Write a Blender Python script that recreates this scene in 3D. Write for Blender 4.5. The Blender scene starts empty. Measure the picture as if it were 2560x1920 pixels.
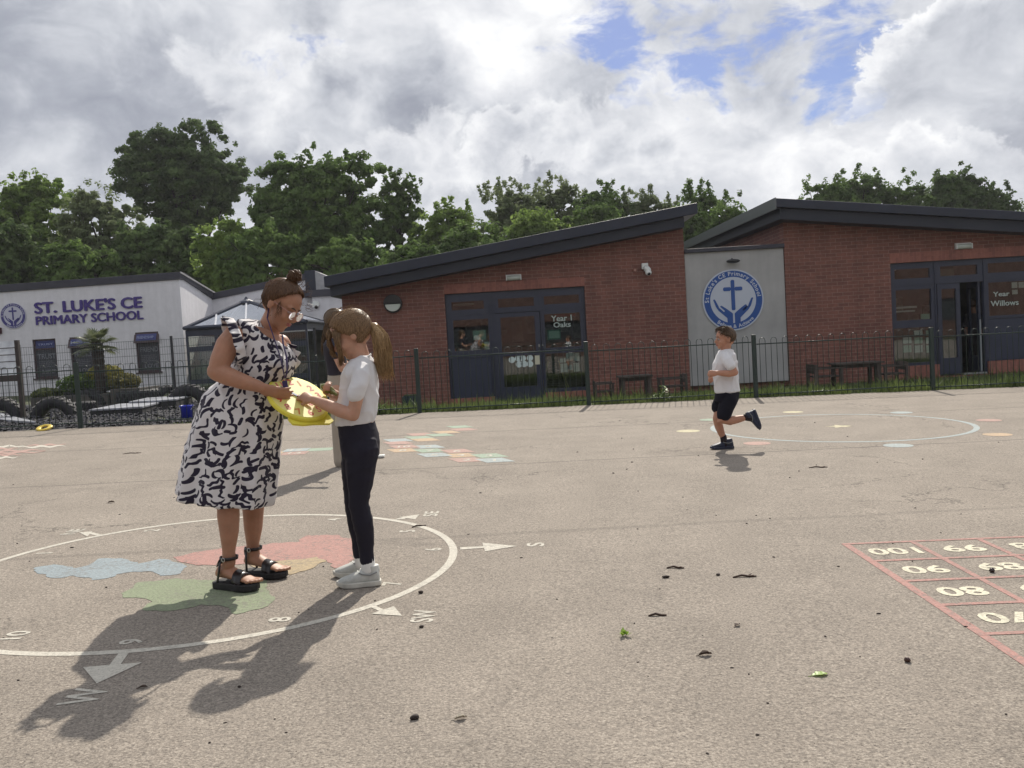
import bpy, bmesh, math, random
import numpy as np
from mathutils import Vector, Matrix, noise as mnoise
random.seed(7); rng = np.random.default_rng(7)
SC = bpy.context.scene; COL = SC.collection
R_ = math.radians; PI = math.pi

# ------------------------------------------------------------------ camera, light, exposure
FPX, PITCH, ROLL, H = 2230.0, 0.051, 0.058, 1.20
SUN_EL, SUN_AZ = R_(41.8), R_(11.0)          # azimuth measured from +Y towards +X
SUN_STR, SKY_STR, EXPO = 4.3, 0.10, 0.33
fw = Vector((0, math.cos(PITCH), -math.sin(PITCH))); up_ = Vector((0, math.sin(PITCH), math.cos(PITCH))); rt = Vector((1, 0, 0))
CR = math.cos(ROLL)*rt - math.sin(ROLL)*up_; CU = math.sin(ROLL)*rt + math.cos(ROLL)*up_
cam = bpy.data.objects.new("camera", bpy.data.cameras.new("camera")); COL.objects.link(cam)
cam.matrix_world = Matrix(((CR.x, CU.x, -fw.x, 0), (CR.y, CU.y, -fw.y, 0), (CR.z, CU.z, -fw.z, H), (0, 0, 0, 1)))
cam.data.sensor_width = 36; cam.data.lens = 36*FPX/2560; cam.data.clip_end = 3000; cam.data.clip_start = 0.05
SC.camera = cam
SC.render.engine = 'CYCLES'
SC.view_settings.view_transform = 'Standard'; SC.view_settings.look = 'None'; SC.view_settings.gamma = 1
SC.view_settings.exposure = EXPO
SC.cycles.max_bounces = 7; SC.cycles.transparent_max_bounces = 14

sun = bpy.data.objects.new("sun", bpy.data.lights.new("sun", 'SUN')); COL.objects.link(sun)
sd = Vector((math.sin(SUN_AZ)*math.cos(SUN_EL), math.cos(SUN_AZ)*math.cos(SUN_EL), math.sin(SUN_EL)))
sun.rotation_euler = sd.to_track_quat('Z', 'Y').to_euler(); sun.location = (0, 0, 30)
sun.data.energy = SUN_STR; sun.data.angle = R_(0.6); sun.data.color = (1, .93, .82)

class NT:
    """tiny node-tree helper"""
    def __init__(s, tree): s.t = tree; s.n = tree.nodes; s.l = tree.links
    def add(s, typ, **kw):
        nd = s.n.new(typ)
        for k, v in kw.items():
            if k == 'inp':
                for a, b in v.items(): s.set(nd, a, b)
            else: setattr(nd, k, v)
        return nd
    def set(s, nd, a, b):
        sock = nd.inputs[a]
        if isinstance(b, bpy.types.NodeSocket): s.l.new(b, sock)
        elif isinstance(b, bpy.types.Node): s.l.new(b.outputs[0], sock)
        else: sock.default_value = b
    def math(s, op, a, b=0.0, clamp=False):
        nd = s.n.new('ShaderNodeMath'); nd.operation = op; nd.use_clamp = clamp
        s.set(nd, 0, a); s.set(nd, 1, b); return nd.outputs[0]
    def vmath(s, op, a, b=None, out=0):
        nd = s.n.new('ShaderNodeVectorMath'); nd.operation = op
        s.set(nd, 0, a)
        if b is not None: s.set(nd, 1, b)
        return nd.outputs[out]
    def mix(s, f, a, b, mode='MIX'):
        nd = s.n.new('ShaderNodeMix'); nd.data_type = 'RGBA'; nd.blend_type = mode
        s.set(nd, 0, f)
        for i, v in ((6, a), (7, b)):
            if isinstance(v, tuple) and len(v) == 3: v = v + (1,)
            s.set(nd, i, v)
        return nd.outputs[2]
    def noise(s, vec, scale, detail=3, rough=.5, dist=0, typ='FBM', out=0):
        nd = s.n.new('ShaderNodeTexNoise'); nd.noise_type = typ
        if vec is not None: s.set(nd, 'Vector', vec)
        nd.inputs['Scale'].default_value = scale; nd.inputs['Detail'].default_value = detail
        nd.inputs['Roughness'].default_value = rough; nd.inputs['Distortion'].default_value = dist
        return nd.outputs[out]
    def ramp(s, fac, stops, interp='LINEAR'):
        nd = s.n.new('ShaderNodeValToRGB'); nd.color_ramp.interpolation = interp
        e = nd.color_ramp.elements
        while len(e) < len(stops): e.new(0.5)
        for el, (p, c) in zip(e, stops):
            el.position = p
            el.color = (c, c, c, 1) if isinstance(c, (int, float)) else tuple(c)+(1,)
        s.set(nd, 0, fac); return nd.outputs[0]
    def smooth(s, v, a, b):
        nd = s.n.new('ShaderNodeMapRange'); nd.interpolation_type = 'SMOOTHSTEP'
        s.set(nd, 0, v); nd.inputs[1].default_value = a; nd.inputs[2].default_value = b
        return nd.outputs[0]

# ------------------------------------------------------------------ pixel <-> world helpers (2560 x 1920 picture)
def ray(px, py): return (px-1280)*CR + (960-py)*CU + FPX*fw
def V(px, py, Y):
    d = ray(px, py); return Vector((0, 0, H)) + d*(Y/d.y)
TA, TB = -0.0176, 0.0043
def G0(px, py):
    d = ray(px, py); t = -H/(d.z-TA*d.x-TB*d.y); return Vector((0, 0, H))+d*t
def sst(x): x = min(max(x, 0.), 1.); return x*x*(3-2*x)
def gz(x, y):
    xc = min(max(x, -16), 14); yc = min(max(y, -10), 24)
    z = TA*xc+TB*yc
    w = sst((x+5.5)/3)*sst((y-14.9)/4.2)
    return z*(1-w) - 0.20*w
def zoomf(ox, oy, s): return lambda x, y: (ox+x/s, oy+y/s)
z1 = zoomf(0, 620, 2.572); z2 = zoomf(780, 600, 2.2571); z3 = zoomf(1600, 460, 2.3042)
zw = zoomf(2180, 600, 4.366); zo = zoomf(1080, 700, 4.879); zr = zoomf(860, 380, 2.458); zh = zoomf(420, 660, 3.687); zl = zoomf(420, 1050, 3.687); zb = zoomf(1700, 780, 3.95)

# ------------------------------------------------------------------ world: Nishita sky seen through broken cloud
W = bpy.data.worlds.new("World"); SC.world = W; W.use_nodes = True
w = NT(W.node_tree); w.n.clear()
sky = w.add('ShaderNodeTexSky', sky_type='NISHITA', sun_disc=False, sun_elevation=SUN_EL, sun_rotation=SUN_AZ, air_density=1.0, dust_density=0.6, ozone_density=1.5)
tc = w.add('ShaderNodeTexCoord'); dirv = tc.outputs['Generated']
sep = w.add('ShaderNodeSeparateXYZ'); w.set(sep, 0, dirv)
zz = w.math('MAXIMUM', sep.outputs[2], 0.0)
den = w.math('ADD', zz, 0.28)
cp = w.vmath('MULTIPLY', dirv, (1.0, 1.0, 1.45))
def sdir(px, py): return tuple(ray(px, py).normalized())
def warp(vec, scale, det, rough, amt):
    n_ = w.noise(vec, scale, det, rough, out=1); sc_ = w.n.new('ShaderNodeVectorMath'); sc_.operation = 'SCALE'; w.set(sc_, 0, w.vmath('SUBTRACT', n_, (.5, .5, .5))); sc_.inputs['Scale'].default_value = amt
    return w.vmath('ADD', vec, sc_.outputs[0])
warped = warp(dirv, 9, 5, .6, .15); puffy = warp(warp(dirv, 7, 2, .5, .07), 22, 6, .64, .075)
def lobe(px, py, rad_px, amp=1.0):
    d = w.vmath('DISTANCE', warped, sdir(px, py), out=1); r = rad_px/FPX
    return w.math('MULTIPLY', w.math('SUBTRACT', 1.0, w.smooth(d, r*0.25, r*1.35)), amp)
def addall(l):
    o = l[0]
    for x in l[1:]: o = w.math('ADD', o, x)
    return o
def heap(spheres):
    """union of puffs, 0 at the rim and 1 deep inside"""
    o = None
    for px, py, r in spheres:
        k_ = w.math('SUBTRACT', 1.0, w.math('DIVIDE', w.vmath('DISTANCE', puffy, sdir(px, py), out=1), r/FPX)); k_ = w.math('MULTIPLY', k_, r/150.)
        o = k_ if o is None else w.math('SMOOTH_MAX', o, k_); 
        if o is not k_: o.node.inputs[2].default_value = .05
    return o
nb = w.noise(cp, 3.4, 5, .5, .2); nf = w.noise(warp(cp, 6, 2, .5, .1), 15, 6, .58, .2)
n_wisp = w.noise(w.vmath('MULTIPLY', w.vmath('ADD', cp, w.vmath('MULTIPLY', dirv, (.5, 0, .6))), (1.0, 1.0, 1.5)), 10, 8, .62, .35)
GAPS = [(2060, 60, 130, .50), (2150, 190, 110, .80), (1960, 110, 110, .60), (1750, 215, 90, .8), (2070, 260, 70, .6), (1650, 70, 190, .6), (770, 60, 60, .9), (1862, 318, 30, 1.0), (1440, 90, 120, .35), (640, 120, 70, .35), (2480, 0, 70, .6), (1560, 130, 90, .5)]
GREYS = [(150, 270, 280, .42), (430, 320, 220, .50), (1010, 150, 120, 1.0), (1080, 260, 150, .75), (840, 235, 60, .8), (1240, 360, 100, .6), (1530, 255, 90, .8), (1290, 450, 150, .5), (640, 440, 80, .6), (60, 440, 130, .4), (1780, 480, 110, .35), (-200, 200, 300, .4), (2450, 470, 190, .55), (2800, 250, 260, .6), (1400, 240, 110, .5)]
WHITES = [(1350, 90, 160, .45), (1620, 330, 120, .7), (1740, 330, 120, .6), (1950, 360, 120, .5), (640, 240, 130, .8), (560, 120, 150, .5), (1000, 50, 150, .7), (880, 400, 150, .6), (80, 380, 120, .5), (2150, 90, 70, .6), (1900, 440, 130, .5), (720, 190, 70, .6)]
gap = addall([lobe(*a) for a in GAPS]); grey = addall([lobe(*a) for a in GREYS]); white = addall([lobe(*a) for a in WHITES])
base = addall([w.math('MULTIPLY', w.math('SUBTRACT', nb, .5), 1.05), w.math('MULTIPLY', w.math('SUBTRACT', nf, .5), 1.05), w.math('MULTIPLY', w.math('SUBTRACT', n_wisp, .5), .22), w.math('MULTIPLY', white, .20), w.math('MULTIPLY', grey, -.33)])
TONES = [(.0, (.28, .30, .355)), (.25, (.365, .385, .44)), (.5, (.525, .545, .59)), (.75, (.70, .71, .74)), (1.0, (.88, .885, .89))]
ccol = w.ramp(w.math('ADD', base, .57), TONES)
g_ = w.math('ADD', gap, w.math('MULTIPLY', w.math('MULTIPLY', w.math('SUBTRACT', n_wisp, .47), -5.0), w.smooth(gap, .02, .45)))
cover = w.math('SUBTRACT', 1.0, w.math('MULTIPLY', w.smooth(g_, .15, 1.25), .97))
for hp_i, (sph, lo_, hi_) in enumerate((([(2250, 250, 110), (2330, 190, 150), (2440, 140, 170), (2560, 150, 200), (2200, 330, 100), (2700, 150, 220), (2100, 395, 90)], .42, .92),
                      ([(2190, 440, 90), (2290, 420, 110), (2400, 450, 120), (2130, 470, 80), (2490, 500, 110), (2080, 395, 60)], .50, .84),
                      ([(1255, 350, 85), (1330, 330, 90), (1420, 370, 100), (1540, 380, 90), (1240, 430, 90), (1650, 400, 80)], .46, .82),
                      ([(1600, 290, 100), (1690, 265, 80), (1500, 330, 90), (1400, 300, 80), (1770, 360, 80)], .64, .90),
                      ([(640, 240, 90), (560, 190, 80), (720, 190, 80), (480, 160, 70), (800, 130, 70), (620, 330, 80)], .58, .86),
                      ([(1000, 400, 100), (900, 430, 90), (1110, 330, 80), (1130, 430, 90), (780, 420, 80)], .55, .84))):
    k_ = heap(sph); zb0, zb1 = ((.16, .24), (.115, .175), (.13, .20), (.17, .27), (.17, .28), (.12, .19))[hp_i]; al = w.math('MULTIPLY', w.smooth(k_, .0, (.10, .16, .16, .30, .30, .30)[hp_i]), w.smooth(sep.outputs[2], zb0, zb1)); wobble = w.math('MULTIPLY', w.math('SUBTRACT', nf, .5), .9)
    tone = w.math('ADD', w.math('SUBTRACT', hi_, w.math('MULTIPLY', w.smooth(k_, .04, .55), hi_-lo_)), wobble)
    ccol = w.mix(w.math('MULTIPLY', al, .88), ccol, w.ramp(tone, TONES)); cover = w.math('MAXIMUM', cover, al)
sky = w.mix(1.0, sky.outputs[0], (.42, .46, .64), 'MULTIPLY')
bgs = w.add('ShaderNodeBackground', inp={'Color': sky, 'Strength': SKY_STR})
bgc = w.add('ShaderNodeBackground', inp={'Color': ccol, 'Strength': 0.95})
mx = w.add('ShaderNodeMixShader', inp={0: cover, 1: bgs.outputs[0], 2: bgc.outputs[0]})
wo = w.add('ShaderNodeOutputWorld'); w.l.new(mx.outputs[0], wo.inputs[0])

# ------------------------------------------------------------------ materials
MATS = {}
def mat(name, col, rough=.7, var=None, bump=None, metal=0, spec=.5, coords='Object', extra=None, sheen=0, trans=0):
    """var=(scale, amount) brightness mottling, bump=(scale, strength)"""
    if name in MATS: return MATS[name]
    m = bpy.data.materials.new(name); m.use_nodes = True; t = NT(m.node_tree); b = t.n['Principled BSDF']
    b.inputs['Roughness'].default_value = rough; b.inputs['Metallic'].default_value = metal; b.inputs['Specular IOR Level'].default_value = spec
    tcn = t.add('ShaderNodeTexCoord'); v = tcn.outputs[coords]; c = tuple(col)+(1,)
    if sheen: b.inputs['Sheen Weight'].default_value = sheen
    if var:
        n = t.noise(v, var[0], 4, .6)
        lo = tuple(x*(1-var[1]) for x in col); hi = tuple(min(1, x*(1+var[1])) for x in col)
        cc = t.ramp(n, [(.3, lo), (.7, hi)])
        if extra: cc = extra(t, v, cc)
        t.set(b, 'Base Color', cc)
    else:
        if extra: t.set(b, 'Base Color', extra(t, v, c))
        else: b.inputs['Base Color'].default_value = c
    if bump:
        bn = t.add('ShaderNodeBump'); bn.inputs['Strength'].default_value = bump[1]; bn.inputs['Distance'].default_value = bump[2] if len(bump) > 2 else .01
        t.set(bn, 'Height', t.noise(v, bump[0], 4, .6)); t.l.new(bn.outputs[0], b.inputs['Normal'])
    if trans:
        tr = t.add('ShaderNodeBsdfTranslucent')
        tr.inputs[0].default_value = c
        if b.inputs['Base Color'].links: t.l.new(b.inputs['Base Color'].links[0].from_socket, tr.inputs[0])
        ms = t.add('ShaderNodeMixShader', inp={0: trans, 1: b.outputs[0], 2: tr.outputs[0]})
        t.l.new(ms.outputs[0], t.n['Material Output'].inputs[0])
    MATS[name] = m; return m

def asphalt(t, v, c):
    fine = t.noise(v, 105, 4, .78); mid = t.noise(v, 46, 3, .65); big = t.noise(v, .55, 4, .6); patch = t.noise(v, 2.3, 3, .5)
    a = t.ramp(fine, [(.29, (.068, .058, .049)), (.43, (.218, .189, .160)), (.56, (.318, .278, .236)), (.71, (.48, .43, .365))])
    a = t.mix(t.math('MULTIPLY', t.smooth(mid, .44, .66), .42), a, (.135, .120, .106), 'MIX')
    a = t.mix(.42, a, t.ramp(big, [(.3, .80), (.7, 1.15)]), 'MULTIPLY')
    a = t.mix(.35, a, t.ramp(patch, [(.3, .75), (.7, 1.2)]), 'MULTIPLY')
    vo = t.add('ShaderNodeTexVoronoi'); vo.inputs['Scale'].default_value = 330; t.set(vo, 'Vector', v)
    sp = t.math('LESS_THAN', vo.outputs['Distance'], .16)
    gate = t.math('GREATER_THAN', t.noise(v, 70, 2, .5), .60)
    a = t.mix(t.math('MULTIPLY', sp, gate), a, (.60, .57, .52))
    pits = t.math('LESS_THAN', t.noise(t.vmath('MULTIPLY', v, (1, 1.7, 1)), 62, 3, .6), .35)
    a = t.mix(t.math('MULTIPLY', pits, .65), a, (.045, .04, .038))
    # long paving joints running across the yard
    s = t.add('ShaderNodeSeparateXYZ'); t.set(s, 0, v)
    wob = t.math('MULTIPLY', t.math('SUBTRACT', t.noise(v, 1.3, 3, .6), .5), .12)
    yy = t.math('ADD', t.math('ADD', s.outputs[1], t.math('MULTIPLY', s.outputs[0], -.05)), wob)
    for y0, wd, am in ((8.25, .022, .55), (11.15, .03, .45), (13.35, .02, .5), (5.35, .05, .2)):
        dd = t.math('ABSOLUTE', t.math('SUBTRACT', yy, y0))
        a = t.mix(t.math('MULTIPLY', t.math('SUBTRACT', 1, t.smooth(dd, wd*.4, wd)), am), a, (.06, .055, .05))
    ve = t.add('ShaderNodeTexVoronoi', feature='DISTANCE_TO_EDGE'); ve.inputs['Scale'].default_value = .42
    wv_ = t.add('ShaderNodeVectorMath'); wv_.operation = 'SCALE'; t.set(wv_, 0, t.vmath('SUBTRACT', t.noise(v, 2.2, 5, .65, out=1), (.5, .5, .5))); wv_.inputs['Scale'].default_value = .9; t.set(ve, 'Vector', t.vmath('ADD', v, wv_.outputs[0]))
    crk = t.math('MULTIPLY', t.math('SUBTRACT', 1, t.smooth(ve.outputs['Distance'], .0015, .006)), t.smooth(t.noise(v, .5, 2, .5), .47, .60))
    a = t.mix(t.math('MULTIPLY', crk, .6), a, (.05, .045, .04))
    st = t.smooth(t.noise(t.vmath('ADD', v, (11, 3, 0)), .9, 5, .65), .60, .72); a = t.mix(t.math('MULTIPLY', st, .28), a, (.09, .08, .072))
    # chalky scuffs
    sc = t.smooth(t.noise(v, 1.7, 5, .7), .66, .80)
    return t.mix(t.math('MULTIPLY', sc, .25), a, (.40, .37, .34))
M_ASPH = mat('asphalt', (.2, .18, .16), .93, bump=(95, .55, .012), spec=.25, extra=asphalt)

def wornpaint(name, col, amt=.55):
    def ex(t, v, c):
        fine = t.noise(v, 110, 3, .7)
        base = t.ramp(fine, [(.30, tuple(x*.45 for x in col)), (.47, tuple(x*.92 for x in col)), (.75, tuple(min(1, x*1.2) for x in col))])
        wear = t.smooth(t.noise(v, 55, 5, .82), .485, .585)
        w2 = t.math('ADD', t.smooth(t.noise(v, 3.4, 4, .65), .40, .66), .42, clamp=True)
        return t.mix(t.math('MULTIPLY', t.math('MULTIPLY', wear, w2), amt), base, (.17, .155, .14))
    return mat(name, col, .85, bump=(95, .35, .01), spec=.25, extra=ex)
P_WHITE = wornpaint('paint_white', (.56, .53, .46), .5)
P_RED = wornpaint('paint_red', (.42, .235, .205), .8)
P_BLUE = wornpaint('paint_blue', (.285, .335, .36), .7)
P_GREEN = wornpaint('paint_green', (.245, .285, .185), .7)
P_YELL = wornpaint('paint_yellow', (.43, .34, .215), .7)
P_PALE = wornpaint('paint_pale_yellow', (.55, .50, .34), .5)
P_PINK = wornpaint('paint_pink', (.44, .29, .25), .6)
P_ORNG = wornpaint('paint_orange', (.50, .37, .25), .6)
P_SKY = wornpaint('paint_sky', (.37, .42, .42), .6)
P_MINT = wornpaint('paint_mint', (.32, .40, .31), .6)

def brickmat(name, axis='x', soldier=False, tint=1.0):
    def ex(t, v, c):
        s = t.add('ShaderNodeSeparateXYZ'); t.set(s, 0, v)
        k = t.add('ShaderNodeCombineXYZ')
        if soldier:
            t.set(k, 0, s.outputs[2]); t.set(k, 1, s.outputs[0])
        else:
            t.set(k, 0, s.outputs[0 if axis == 'x' else 1]); t.set(k, 1, s.outputs[2])
        br = t.add('ShaderNodeTexBrick'); t.set(br, 'Vector', k.outputs[0])
        br.inputs['Scale'].default_value = 1; br.inputs['Brick Width'].default_value = .235; br.inputs['Row Height'].default_value = .080
        br.inputs['Mortar Size'].default_value = .006; br.inputs['Mortar Smooth'].default_value = .3; br.inputs['Bias'].default_value = -.1
        br.inputs['Color1'].default_value = (.222*tint, .090*tint, .068*tint, 1); br.inputs['Color2'].default_value = (.160*tint, .066*tint, .054*tint, 1)
        br.inputs['Mortar'].default_value = (.28, .175, .135, 1) if not soldier else (.24*tint, .100*tint, .072*tint, 1)
        a = t.mix(.5, br.outputs[0], t.ramp(t.noise(v, 14, 4, .6), [(.3, .72), (.7, 1.25)]), 'MULTIPLY')
        a = t.mix(.6, a, t.ramp(t.noise(v, .8, 4, .65), [(.3, .72), (.7, 1.2)]), 'MULTIPLY'); a = t.mix(.5, a, t.ramp(t.noise(t.vmath('MULTIPLY', v, (2.5, 2.5, .3)), 1.6, 4, .6), [(.32, .72), (.62, 1.08)]), 'MULTIPLY')
        return a
    return mat(name, (.3, .1, .07), .85, bump=(60, .25, .006), extra=ex)
M_BRICK = brickmat('brick'); M_BRICKY = brickmat('brick_flank', 'y'); M_SOLD = brickmat('soldier_brick', soldier=True, tint=1.35)
M_ROOF = mat('roof_metal', (.012, .017, .034), .55, var=(3, .15))
M_ROOF2 = mat('roof_membrane', (.036, .036, .052), .6, var=(2, .2))
M_FRAME = mat('anthracite_frame', (.028, .035, .062), .4, var=(6, .12))
M_PANELB = mat('anthracite_panel', (.026, .034, .065), .45, var=(2, .12))
def render_streaks(t, v, c):
    n = t.noise(t.vmath('MULTIPLY', v, (3, 3, .35)), 2.2, 4, .6)
    return t.mix(.35, c, t.ramp(n, [(.3, .78), (.7, 1.1)]), 'MULTIPLY')
M_RENDER = mat('white_render', (.70, .69, .72), .85, var=(5, .05), bump=(60, .15, .004), extra=render_streaks)
M_GREYP = mat('grey_panel', (.38, .38, .375), .75, var=(1.2, .12), bump=(90, .2, .003), extra=render_streaks)
M_CLAD = mat('grey_cladding', (.34, .34, .35), .6, var=(9, .15))
M_WHITE = mat('white_plastic', (.72, .74, .72), .45); M_PAPER = mat('paper', (.62, .72, .70), .7, var=(20, .08))
M_BLACK = mat('black_plastic', (.012, .012, .015), .4)
M_DKGREEN = mat('fence_paint', (.010, .026, .022), .33)
M_POST = mat('post_paint', (.009, .024, .021), .5)
M_DOORGL = None
def glassmat(name, tint, refl=.35, ior=1.5):
    m = bpy.data.materials.new(name); m.use_nodes = True; t = NT(m.node_tree); t.n.clear()
    tr = t.add('ShaderNodeBsdfTransparent'); tr.inputs[0].default_value = tint+(1,)
    gl = t.add('ShaderNodeBsdfGlossy'); gl.inputs['Roughness'].default_value = .012; gl.inputs[0].default_value = (.93, .95, 1, 1)
    geo = t.add('ShaderNodeNewGeometry'); tcn = t.add('ShaderNodeTexCoord')
    bn = t.add('ShaderNodeBump'); bn.inputs['Strength'].default_value = .05; bn.inputs['Distance'].default_value = .01; t.set(bn, 'Height', t.noise(tcn.outputs['Object'], 2.2, 1, .4)); t.l.new(bn.outputs[0], gl.inputs['Normal'])
    fr = t.add('ShaderNodeFresnel'); fr.inputs[0].default_value = ior
    f = t.math('ADD', fr.outputs[0], refl, clamp=True)
    ms = t.add('ShaderNodeMixShader', inp={0: f, 1: tr.outputs[0], 2: gl.outputs[0]})
    o = t.add('ShaderNodeOutputMaterial'); t.l.new(ms.outputs[0], o.inputs[0]); return m
M_GLASS = glassmat('window_glass', (.80, .85, .82), .06)
M_GLASSR = glassmat('roof_glass', (.75, .85, .92), .42)
M_SPEC = glassmat('spectacle_glass', (.95, .95, .95), .0)
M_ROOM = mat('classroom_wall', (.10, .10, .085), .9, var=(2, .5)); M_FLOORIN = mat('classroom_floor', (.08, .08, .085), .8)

# ------------------------------------------------------------------ mesh builder
class MB:
    def __init__(s): s.v = []; s.f = []
    def add(s, vs, fs):
        o = len(s.v); s.v += [tuple(v) for v in vs]; s.f += [tuple(i+o for i in f) for f in fs]; return s
    def box(s, x0, x1, y0, y1, z0, z1):
        return s.add([(x0, y0, z0), (x1, y0, z0), (x1, y1, z0), (x0, y1, z0), (x0, y0, z1), (x1, y0, z1), (x1, y1, z1), (x0, y1, z1)],
                     [(0, 3, 2, 1), (4, 5, 6, 7), (0, 1, 5, 4), (1, 2, 6, 5), (2, 3, 7, 6), (3, 0, 4, 7)])
    def hexa(s, p): return s.add(p, [(0, 3, 2, 1), (4, 5, 6, 7), (0, 1, 5, 4), (1, 2, 6, 5), (2, 3, 7, 6), (3, 0, 4, 7)])
    def obox(s, c, ax, ay, az):
        c = Vector(c); ax, ay, az = Vector(ax), Vector(ay), Vector(az)
        return s.hexa([c-ax-ay-az, c+ax-ay-az, c+ax+ay-az, c-ax+ay-az, c-ax-ay+az, c+ax-ay+az, c+ax+ay+az, c-ax+ay+az])
    def rings(s, rings, cap=True, closed=True):
        n = len(rings[0]); o = len(s.v)
        for r in rings: s.v += [tuple(p) for p in r]
        m = n if closed else n-1
        for i in range(len(rings)-1):
            for j in range(m):
                a = o+i*n+j; b = o+i*n+(j+1) % n; s.f.append((a, b, b+n, a+n))
        if cap:
            s.f.append(tuple(o+j for j in reversed(range(n)))); s.f.append(tuple(o+(len(rings)-1)*n+j for j in range(n)))
        return s
    def tube(s, pts, rad, n=8, ref=None, flat=1.0, cap=True, roundcap=False):
        """rad: float or list; flat: ratio of the second half-axis (list or float)"""
        pts = [Vector(p) for p in pts]; k = len(pts)
        rad = [rad]*k if isinstance(rad, (int, float)) else list(rad)
        fl = [flat]*k if isinstance(flat, (int, float)) else list(flat)
        if roundcap:
            d0 = (pts[0]-pts[1]).normalized(); d1 = (pts[-1]-pts[-2]).normalized()
            pts = [pts[0]+d0*rad[0]*.9, pts[0]+d0*rad[0]*.6]+pts+[pts[-1]+d1*rad[-1]*.6, pts[-1]+d1*rad[-1]*.9]
            rad = [rad[0]*.35, rad[0]*.78]+rad+[rad[-1]*.78, rad[-1]*.35]; fl = [fl[0]]*2+fl+[fl[-1]]*2; k += 4
        rings = []; prev = None
        for i, p in enumerate(pts):
            t = (pts[min(i+1, k-1)]-pts[max(i-1, 0)]).normalized()
            if ref is not None: a = Vector(ref)
            elif prev is not None: a = prev
            else: a = Vector((0, 1, 0)) if abs(t.y) < .9 else Vector((1, 0, 0))
            a = (a-t*a.dot(t)).normalized(); b = t.cross(a); prev = a
            rings.append([p+a*math.cos(2*PI*j/n)*rad[i]+b*math.sin(2*PI*j/n)*rad[i]*fl[i] for j in range(n)])
        return s.rings(rings, cap)
    def ell(s, c, a, b, d, nu=16, nv=10):
        """ellipsoid with half-axis vectors a, b, d"""
        c, a, b, d = Vector(c), Vector(a), Vector(b), Vector(d); rings = []
        for i in range(nv+1):
            th = PI*(i+.02)/(nv+.04)
            rings.append([c+d*math.cos(th)+(a*math.cos(2*PI*j/nu)+b*math.sin(2*PI*j/nu))*math.sin(th) for j in range(nu)])
        return s.rings(rings)
    def sph(s, c, r, nu=14, nv=9): return s.ell(c, (r, 0, 0), (0, r, 0), (0, 0, r), nu, nv)
    def poly(s, pts2, f, h=0):
        """flat polygon (pts2 in 2D) mapped by f(x,y,k); h>0 gives it thickness"""
        n = len(pts2); o = len(s.v)
        if h == 0: s.v += [tuple(f(x, y, 0)) for x, y in pts2]; s.f.append(tuple(range(o, o+n)))
        else:
            s.v += [tuple(f(x, y, 0)) for x, y in pts2]+[tuple(f(x, y, h)) for x, y in pts2]
            s.f.append(tuple(reversed(range(o, o+n)))); s.f.append(tuple(range(o+n, o+2*n)))
            for j in range(n): s.f.append((o+j, o+(j+1) % n, o+n+(j+1) % n, o+n+j))
        return s
    def merge(s, m, f): o = len(s.v); s.v += [tuple(f(*v)) for v in m.v]; s.f += [tuple(i+o for i in q) for q in m.f]; return s

def new_mesh(name, mb, m=None, smooth=False, off=Vector((0, 0, 0))):
    me = bpy.data.meshes.new(name)
    v = np.array(mb.v, dtype=float).reshape(-1, 3)-np.array(off)
    me.from_pydata(v.tolist(), [], mb.f); me.update()
    if m: me.materials.append(m)
    if smooth: me.polygons.foreach_set('use_smooth', [True]*len(me.polygons))
    return me
def tag(o, label=None, cat=None, group=None, kind=None):
    if label: o['label'] = label
    if cat: o['category'] = cat
    if group: o['group'] = group
    if kind: o['kind'] = kind
    return o
def empty(name, loc, label=None, cat=None, group=None, kind=None):
    o = bpy.data.objects.new(name, None); COL.objects.link(o); o.location = loc; o.empty_display_size = .1
    WLOC[o.name] = Vector(loc); return tag(o, label, cat, group, kind)
WLOC = {}
def build(name, mb, m, parent=None, smooth=False, bevel=0, loc=None, label=None, recalc=False):
    """mesh given in world coordinates -> one object (child of parent when given)"""
    off = WLOC[parent.name] if parent else Vector(loc if loc is not None else (0, 0, 0))
    me = new_mesh(name, mb, m, smooth, off)
    if recalc:
        bm = bmesh.new(); bm.from_mesh(me); bmesh.ops.recalc_face_normals(bm, faces=bm.faces); bm.to_mesh(me); bm.free()
    o = bpy.data.objects.new(name, me); COL.objects.link(o)
    if parent: o.parent = parent; WLOC[o.name] = off
    else: o.location = off; WLOC[o.name] = off
    if bevel:
        b = o.modifiers.new('b', 'BEVEL'); b.width = bevel; b.segments = 2; b.limit_method = 'ANGLE'
    if label: o['label'] = label
    return o
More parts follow.
